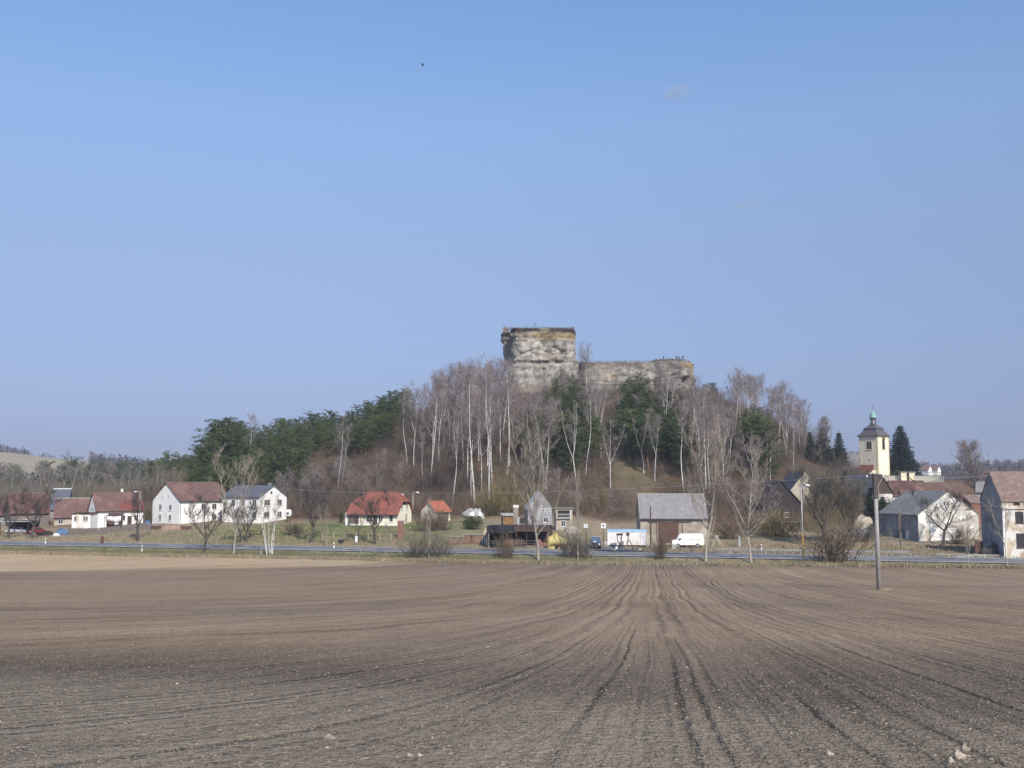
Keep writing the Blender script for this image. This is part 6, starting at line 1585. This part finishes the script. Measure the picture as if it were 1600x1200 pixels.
MB().box(-L/2-.03,L/2,-Wd/2-.22,-Wd/2-.004,6.1,6.42).build('cornice', M['ruin_plaster'], hR)
MB().box(-L/2-.02,-L/2+.35,-Wd/2-.07,-Wd/2-.004,-1,6.09).build('corner_pilaster', M['white_plaster'], hR)
MB().prism([(-.42,8.75),(.42,8.75),(.0,9.5)], -L/2-.06, -L/2-.032, 'x').build('gable_vent', M['dark_void'], hR) if False else None
for x_ in (-3.05, -.25): MB().box(x_-.16,x_+.22,-Wd/2-.09,-Wd/2-.055,4.1,5.7).build('shutter', M['galvanised'], hR)
# dark red gate wing left of the ruin
c = W(1530, 862, 150); gt = empty('gate', 'dark red double gate leaf propped between the white gable and the ruin', 'gate', (c.x, c.y, th(c.x, c.y)))
MB().box(-.6,-.02,-.05,.05,0,2.2).build('leaf', M['red_wood'], gt); MB().box(.02,.6,-.05,.05,0,2.1).build('leaf', M['red_wood'], gt)
heap('earth_heap', 'dark bramble heap against the shaded gable of the ruin', 'heap', at(1549, 149), 1.7, 1.0, 1.9, 'dark_twig', 71, nse=.6)
heap('rubble_heap', 'long low pale rubble line in front of the ruined house', 'heap', at(1520, 147.5), 4.0, .6, .5, 'concrete', 72, nse=.8)
# two dark houses right of the barn
house('house', 'dark brown timber gable half hidden behind the thicket right of the barn', 1192, 822, 200, -88, 10, 7.6, 4.6, 8.9, 'timber_black', 'roof_darkbrown', ov=.3, ovg=.3, gutter=False, wins=[('R',1.0,2.2,.8,.9)])
house('house', 'house with pale weathered shingle gable behind the tall street lamp', 1233, 818, 218, -87, 10, 7.6, 6.5, 11.2, 'pale_wood', 'roof_bluegrey', ov=.2, ovg=.1, gutter=False, wins=[('R',-.3,8.2,.5,.7,dict(bars=(0,0),sill=False))])
fence('picket_fence', 'broken row of white railing bits in the thicket left of the tall street lamp', at(1193, 190), at(1250, 188), 2.0, 'white_paint', board=False, step=2.2)
# houses below the church
hK = house('house', 'house with grey roof and dark brown wooden gable below the church tower', 1361, 806, 228, -68, 12, 6.4, 5.2, 9.2, 'dark_wood', 'roof_bluegrey', ov=.35, ovg=.3, gutter=False, wins=[('R',-1.1,5.6,.35,2.0,dict(bars=(0,0),sill=False,pane=M['galvanised']))])
MB().box(6.0+.005,6.06,-3.1,3.1,-2,4.9).build('lower_wall', M['old_plaster'], hK)
mb = MB(); mb.box(6.065,7.0,-2.9,2.9,3.0,3.12); [mb.box(6.95,6.99,-2.9+i*.36,-2.86+i*.36,3.12,3.95) for i in range(17)]; mb.box(6.92,7.0,-2.9,2.9,3.95,4.02); mb.build('balcony', M['white_paint'], hK)
house('house', 'low house with dark red roof and white verge boards under the churchyard wall', 1396, 800, 246, -5, 8.2, 7, 4.0, 7.5, 'old_plaster', 'roof_darkred', ov=.3, ovg=.2, gutter=False, near='L', wins=[('F',-2,2.6,.8,.9)])
house('house', 'long low house with rusty brown roof right of the dark red roof', 1434, 806, 226, -22, 9.5, 8, 3.4, 7.3, 'tan_plaster', 'roof_rust', ov=.3, ovg=.2, gutter=False, near='L', wins=[('F',-2,2.6,.8,.9)])
mb = MB(); a_, b_ = W(1421, 747, 243), W(1458, 771, 234); mb.obox((a_+b_)/2, (b_-a_)/2, Vector((.05,.35,0)), (0,0,.09)); mb.v = [tuple(Vector(v)) for v in mb.v]
o = mb.build('verge_board', M['concrete']); tag(o, 'long pale verge board sloping between the two red-brown roofs below the church', 'board')
house('house', 'small grey house with flared roof peeping out behind the shaded gable of the ruin', 1529, 800, 205, -30, 3.4, 3, 4.4, 6.0, 'grey_plaster', 'roof_grey', ov=.5, ovg=.4, gutter=False, near='L')
lean('shed', 'brick-red lean-to roof between the peeling gable and the ruin', 'shed', 1519, 812, 185, 4, 3.4, 3, 3.0, 4.3, 'brick', 'roof_old')
house('house', 'house with pale grey roof left of the church tower', 1322, 750, 318, -30, 9, 8, 3.6, 8.0, 'cream_plaster', 'roof_grey', ov=.3, ovg=.2, gutter=False, near='L')
for px, py, Yd, lb in ((1451, 738, 560, 'tiny white house far behind the churchyard wall, left of two'), (1465, 739, 560, 'tiny cream house far behind the churchyard wall, right of two')):
    house('house', lb, px, py+4, Yd, -50, 4.0, 4, 3.0, 5.4, 'white_plaster', 'roof_old', gutter=False, found=8, near='R', wins=[('R',0,1.6,.7,.8)])
# churchyard wall
def wall_seg(p0, p1, z0, z1, t, m, name, parent=None):
    p0, p1 = Vector(p0), Vector(p1); d = (p1-p0)/2; d.z = 0; n = Vector((-d.y, d.x, 0)).normalized()*t/2
    return MB().obox(((p0.x+p1.x)/2, (p0.y+p1.y)/2, (z0+z1)/2), d, n, (0,0,(z1-z0)/2)), d, n
Yw = 283
cw = empty('churchyard_wall', 'pale yellow churchyard wall with gate pillars right of the church tower', 'wall', (0,0,0))
zt = W(0, 742.5, Yw).z; 
pl = W(1326, 755, Yw+2); pm = W(1411, 755, Yw-8); pr_ = W(1424, 755, Yw-8); pe = W(1475, 755, Yw-14)
mb, d, n = wall_seg(pl, pm, 7.5, 12.5, .5, None, ''); mb.build('wall', M['cream_plaster'], cw)
mb, d, n = wall_seg(pr_, pe, 7.5, 12.5, .5, None, ''); mb.build('wall', M['cream_plaster'], cw)
mb, d, n = wall_seg(pl+Vector((0,0,0)), pm, 12.502, 12.6, .62, None, ''); mb.build('wall_coping', M['concrete'], cw)
mb, d, n = wall_seg(pr_, pe, 12.502, 12.6, .62, None, ''); mb.build('wall_coping', M['concrete'], cw)
for q in (pm, pr_):
    pc = MB().box(q.x-.75,q.x+.75,q.y-.75,q.y+.35,7.4,13.35).build('gate_pillar', M['yellow_plaster'], cw)
    MB().box(q.x-.95,q.x+.95,q.y-.95,q.y+.55,13.352,13.6).build('pillar_cap', M['concrete'], pc)
MB().box(pm.x+.78,pr_.x-.78,pm.y-.1,pm.y+.1,9.5,12.9).build('gate_leaf', M['red_wood'], cw)
q = W(1325, 755, Yw+2); pc = MB().box(q.x-.75,q.x+.75,q.y-.6,q.y+.6,7.4,13.9).build('gate_pillar', M['yellow_plaster'], cw)
mb = MB()
for i in range(26):
    q = pr_.lerp(pe, i/25.0); mb.tube([(q.x, q.y, 12.6), (q.x, q.y, 13.5)], .03, 4)
mb.tube([(pr_.x, pr_.y, 13.45), (pe.x, pe.y, 13.45)], .03, 4); mb.build('wall_railing', M['dark_metal'], cw)
# church tower
ang = -(90-35); Lt, Wt = 6.3, 5.3      # R face looks right, F face looks left
c = corner(1373, 738, 295, ang, Lt, Wt); c.z = 0
ch = empty('church', 'yellow church tower with slate cap, green copper dome and gilt clock on the hill', 'church', tuple(c), R(ang))
z_ = lambda y: W(1373, y, 295).z
MB().box(-Lt/2,Lt/2,-Wt/2,Wt/2,9.0,z_(680.5)).build('tower_wall', M['cream_plaster'], ch)
mb = MB()
for sx in (-1,1):
    for sy in (-1,1):
        mb.box(sx*Lt/2-(.55 if sx>0 else .03), sx*Lt/2+(.03 if sx>0 else .55), sy*Wt/2-(.55 if sy>0 else .03), sy*Wt/2+(.03 if sy>0 else .55), 9.0, z_(682.5))
mb.build('corner_quoin', M['yellow_plaster'], ch)
MB().box(-Lt/2-.12,Lt/2+.12,-Wt/2-.12,Wt/2+.12,z_(682.4),z_(680.2)).build('cornice', M['yellow_plaster'], ch)
rp = [(1.16,z_(681)),(1.17,z_(680.2)),(1.02,z_(678)),(.84,z_(674.5)),(.70,z_(671)),(.66,z_(669.6)),(.73,z_(669.4)),(.73,z_(668.6)),(.55,z_(666.5)),(.38,z_(664)),(.27,z_(662.4)),(.25,z_(661.2)),(.0,z_(661.1))]
mb = MB().lathe([(r*math.sqrt(2), z) for r, z in rp], 4, a0=PI/4); mb.v = [(x*Lt/2, y*Wt/2, z) for x, y, z in mb.v]
tr_r = mb.build('slate_cap', M['slate'], ch)
lt = MB()
for k in range(8):
    a = 2*PI*k/8+.39; lt.tube([(.72*math.cos(a), .72*math.sin(a), z_(661.8)), (.72*math.cos(a), .72*math.sin(a), z_(652))], .085, 6)
lt.lathe([(.85,z_(662.2)),(.85,z_(660.6))], 8); lt.lathe([(.82,z_(653.4)),(.82,z_(652))], 8)
lan = lt.build('lantern', M['slate'], ch); MB().lathe([(.3,z_(661)),(.3,z_(653))], 8).build('bell', M['white_plaster'], lan)
dm_ = MB().lathe([(1.12,z_(651.9)),(1.10,z_(650.6)),(.93,z_(650.2)),(.95,z_(647.5)),(.82,z_(645)),(.5,z_(643)),(.22,z_(641.6)),(.12,z_(639.5)),(.05,z_(637))], 14).build('copper_dome', M['copper'], ch, True)
MB().tube([(0,0,z_(639)),(0,0,z_(632))], [.09,.03], 6).build('spire', M['dark_metal'], dm_); MB().lathe([(.02,z_(637.2)),(.22,z_(636.4)),(.02,z_(635.6))], 8).build('gilt_ball', M['ochre_paint'], dm_)
MB().tube([(-.28,0,z_(633.2)),(.28,0,z_(633.2))], .035, 5).build('cross', M['dark_metal'], dm_)
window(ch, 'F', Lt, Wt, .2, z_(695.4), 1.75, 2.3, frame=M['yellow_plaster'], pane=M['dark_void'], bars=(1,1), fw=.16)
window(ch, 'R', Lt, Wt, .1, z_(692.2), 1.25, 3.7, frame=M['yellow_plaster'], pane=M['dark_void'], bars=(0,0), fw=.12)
ck = MB().tube([(Lt/2+.06,.1,z_(685.5)),(Lt/2+.14,.1,z_(685.5))], .62, 20).build('clock_face', M['dark_void'], ch)
mb = MB(); NR = 20
for k in range(NR):
    a, b_ = 2*PI*k/NR, 2*PI*(k+1)/NR; mb.tube([(Lt/2+.16,.1+.6*math.cos(a),z_(685.5)+.6*math.sin(a)),(Lt/2+.16,.1+.6*math.cos(b_),z_(685.5)+.6*math.sin(b_))], .07, 5)
mb.tube([(Lt/2+.17,.1,z_(685.5)),(Lt/2+.17,.1,z_(685.5)+.45)], .04, 4); mb.tube([(Lt/2+.17,.1,z_(685.5)),(Lt/2+.17,.4,z_(685.5)-.1)], .045, 4)
mb.build('clock_ring', M['ochre_paint'], ck)
MB().box(-.1,.25,-Wt/2-.05,-Wt/2-.004,z_(719.6),z_(717.6)).build('small_vent', M['dark_void'], ch)
MB().tube([(Lt/2-.05,Wt/2+.12,9),(Lt/2-.05,Wt/2+.12,z_(682))], .13, 6).build('downpipe', M['red_wood'], ch)
# low sacristy wing with red pent roof on the left face
mb = MB(); mb.box(-Lt/2+.4,Lt/2-1.0,-Wt/2-3.0,-Wt/2-.005,9.0,z_(735)); wg_ = mb.build('side_wing', M['cream_plaster'], ch)
zz0, zz1 = z_(735.2), z_(726.0)
MB().add([(-Lt/2-.2,-Wt/2-3.4,zz0-.15),(Lt/2-.4,-Wt/2-3.4,zz0-.15),(Lt/2-1.6,-Wt/2-.01,zz1),(-Lt/2+.2,-Wt/2-.01,zz1),(-Lt/2-.2,-Wt/2-3.4,zz0-.3),(Lt/2-.4,-Wt/2-3.4,zz0-.3),(Lt/2-1.6,-Wt/2-.01,zz0-.2),(-Lt/2+.2,-Wt/2-.01,zz0-.2)],
   [(0,1,2,3),(4,7,6,5),(0,4,5,1),(1,5,6,2),(3,2,6,7),(0,3,7,4)]).build('wing_roof', M['roof_red'], wg_)
MB().box(-Lt/2-1.2,-Lt/2-.01,-1.2,.6,9.0,z_(716)).build('stair_turret', M['dark_wood'], ch)
# ------------------------------------------------------------------ stones and clods on the field
def rubble(name, n, seed, m, y0, y1, smin, smax, flat=.55, power=1.6):
    r = np.random.RandomState(seed)
    t = (1+5*r.rand(n)*1.0)
    Y = y0*(y1/y0)**(r.rand(n)**power); X = (r.rand(n)-.5)*1.12*Y
    Z = terrain(X, Y)
    ico = np.array([(0,0,1),(.894,0,.447),(.276,.851,.447),(-.724,.526,.447),(-.724,-.526,.447),(.276,-.851,.447),(.724,.526,-.447),(-.276,.851,-.447),(-.894,0,-.447),(-.276,-.851,-.447),(.724,-.526,-.447),(0,0,-1)])
    tri = np.array([(0,1,2),(0,2,3),(0,3,4),(0,4,5),(0,5,1),(1,6,2),(2,7,3),(3,8,4),(4,9,5),(5,10,1),(6,7,2),(7,8,3),(8,9,4),(9,10,5),(10,6,1)])
    s = smin*(smax/smin)**(r.rand(n)**2.2)
    P = ico[None]*(.75+.5*r.rand(n,12,1))*s[:,None,None]*np.stack([.8+.6*r.rand(n), .7+.5*r.rand(n), flat*(.7+.6*r.rand(n))], 1)[:,None,:]
    a = r.rand(n)*2*PI; c, q = np.cos(a), np.sin(a)
    x = P[...,0]*c[:,None]-P[...,1]*q[:,None]; y = P[...,0]*q[:,None]+P[...,1]*c[:,None]
    V = np.stack([x+X[:,None], y+Y[:,None], P[...,2]+Z[:,None]+s[:,None]*flat*.1], 2).reshape(-1,3)
    Fc = (tri[None]+12*np.arange(n)[:,None,None]).reshape(-1,3)
    o = link(name, np_mesh(name, V, Fc, None, m)); tag(o, kind='stuff'); return o
rubble('clods', 34000, 1, M['clod'], 9.5, 45, .007, .034, .6, 1.5)
rubble('stones', 1500, 2, M['stones'], 9.5, 70, .006, .024, .5, 1.5)
dm('clod_pale', (.25,.205,.15), (.19,.155,.12), 3, 3, .95)
dm('pale_stone', (.50,.44,.36), (.34,.29,.24), 9, 4, .9, bump=.01)
rubble('stones', 60, 3, M['pale_stone'], 9.5, 60, .016, .036, .6, .9)
rubble('clods', 8000, 7, M['clod_pale'], 9.5, 40, .006, .030, .6, 1.6)
rubble('straw', 1500, 4, M['dry_grass'], 9.5, 40, .02, .05, .15, 1.0)
def boulder(px, py, w, h, label, m='pale_stone', sd=1, rz=0.0):
    p = hit(px, py, 8); r = random.Random(sd); vs = []; K, NN = 6, 12
    for k in range(K+1):
        t = -PI/4+k/K*3*PI/4
        for i in range(NN):
            a = 2*PI*i/NN; q = 1+.45*mnoise.noise(Vector((math.cos(a)*1.7+sd*3.1, math.sin(a)*1.7, t*1.8)))
            q *= (.85+.3*r.random())
            vs.append((w*math.cos(t)*math.cos(a)*q*(1.25 if math.cos(a) > 0 else .8), w*.6*math.cos(t)*math.sin(a)*q, h*math.sin(t)*q*(1.3-.5*math.cos(a))))
    o = MB().add(vs, [(k*NN+i, k*NN+(i+1)%NN, (k+1)*NN+(i+1)%NN, (k+1)*NN+i) for k in range(K) for i in range(NN)]).build('boulder', M[m]); o.location = p; o.rotation_euler = (0,0,rz); tag(o, label, 'stone')
boulder(1499, 1190, .075, .075, 'largest pale wedge-shaped stone near the bottom right corner', sd=2)
boulder(1486, 1193, .05, .045, 'small pinkish stone lying just left of the largest pale stone', sd=5)
boulder(1508, 1174, .055, .05, 'dull tan stone just behind the largest pale stone', 'stones', sd=7)
boulder(515, 1155, .08, .035, 'flat tan stone low in the left half of the field', 'stones', sd=9)
boulder(1296, 1181, .045, .03, 'small white stone left of the wedge-shaped stone', sd=11)
boulder(640, 1184, .045, .02, 'pale stone of the little pair at the bottom, left one', sd=12)
boulder(656, 1182, .035, .02, 'pale stone of the little pair at the bottom, right one', sd=13)

# ------------------------------------------------------------------ bird and clouds
p = W(660.5, 102, 140)
bd = MB(); bd.lathe([(.01,-.22),(.07,-.12),(.09,.0),(.06,.12),(.05,.2),(.01,.27)], 8); bd.v = [(z, y, x) for x, y, z in bd.v]
bird = bd.build('bird', M['black_paint'], None, True); bird.location = p; tag(bird, 'tiny dark bird flying high in the left half of the sky', 'bird')
for s in (-1, 1):
    w_ = MB().add([(.1,s*.05,.03),(-.1,s*.05,.03),(-.06,s*.32,.15),(-.12,s*.62,.10),(.08,s*.33,.15)], [(0,1,2,4),(4,2,3)]).build('wing', M['black_paint'], bird); so = w_.modifiers.new('s','SOLIDIFY'); so.thickness = .015
def cloud(px, py, Yd, rx, rz_, label, dens, seed):
    m = bpy.data.materials.new('cloud_vapour'); m.use_nodes = True; nt = m.node_tree; nt.nodes.clear(); N = nt.nodes.new; L_ = nt.links.new
    o_ = N('ShaderNodeOutputMaterial'); v = N('ShaderNodeVolumePrincipled'); L_(v.outputs[0], o_.inputs['Volume'])
    v.inputs['Color'].default_value = (1,1,1,1); v.inputs['Emission Strength'].default_value = 0; v.inputs['Anisotropy'].default_value = .2
    tc = N('ShaderNodeTexCoord'); ln = N('ShaderNodeVectorMath'); ln.operation = 'LENGTH'; L_(tc.outputs['Object'], ln.inputs[0])
    nz = N('ShaderNodeTexNoise'); nz.inputs['Scale'].default_value = 1.7; nz.inputs['Detail'].default_value = 3; L_(tc.outputs['Object'], nz.inputs['Vector'])
    a = N('ShaderNodeMath'); a.operation = 'SUBTRACT'; a.inputs[0].default_value = 1.0; L_(ln.outputs['Value'], a.inputs[1])
    b_ = N('ShaderNodeMath'); b_.operation = 'MULTIPLY'; L_(a.outputs[0], b_.inputs[0])
    c_ = N('ShaderNodeMapRange'); c_.inputs[1].default_value = .38; c_.inputs[2].default_value = .68; L_(nz.outputs[0], c_.inputs[0]); L_(c_.outputs[0], b_.inputs[1])
    d_ = N('ShaderNodeMath'); d_.operation = 'MULTIPLY'; L_(b_.outputs[0], d_.inputs[0]); d_.inputs[1].default_value = dens; L_(d_.outputs[0], v.inputs['Density'])
    vs = []; NN, K = 24, 12
    mb = MB().lathe([(max(math.cos(-PI/2+PI*k/K), .01), math.sin(-PI/2+PI*k/K)) for k in range(K+1)], NN)
    o = mb.build('cloud', m, None, True); o.location = W(px, py, Yd); o.scale = (rx, rx*.6, rz_); o.rotation_euler = (0, R(-9), 0); tag(o, label, 'cloud')
cloud(1056, 144, 3000, 62, 34, 'small faint pinkish cloud wisp high in the right half of the sky', .035, 1)
cloud(1166, 319, 3000, 74, 20, 'small faint flat cloud wisp lower in the right half of the sky', .025, 2)

# ------------------------------------------------------------------ haze
HZ = 0.00023
hm = bpy.data.materials.new('haze'); hm.use_nodes = True; nt = hm.node_tree; nt.nodes.clear()
ho = nt.nodes.new('ShaderNodeOutputMaterial'); hv = nt.nodes.new('ShaderNodeVolumePrincipled')
hv.inputs['Color'].default_value = (.80, .86, 1, 1); hv.inputs['Density'].default_value = HZ; hv.inputs['Anisotropy'].default_value = 0.1
nt.links.new(hv.outputs[0], ho.inputs['Volume'])
hz = MB().box(-3500, 3500, -500, 4300, -4, 95).build('haze', hm); tag(hz, kind='stuff')
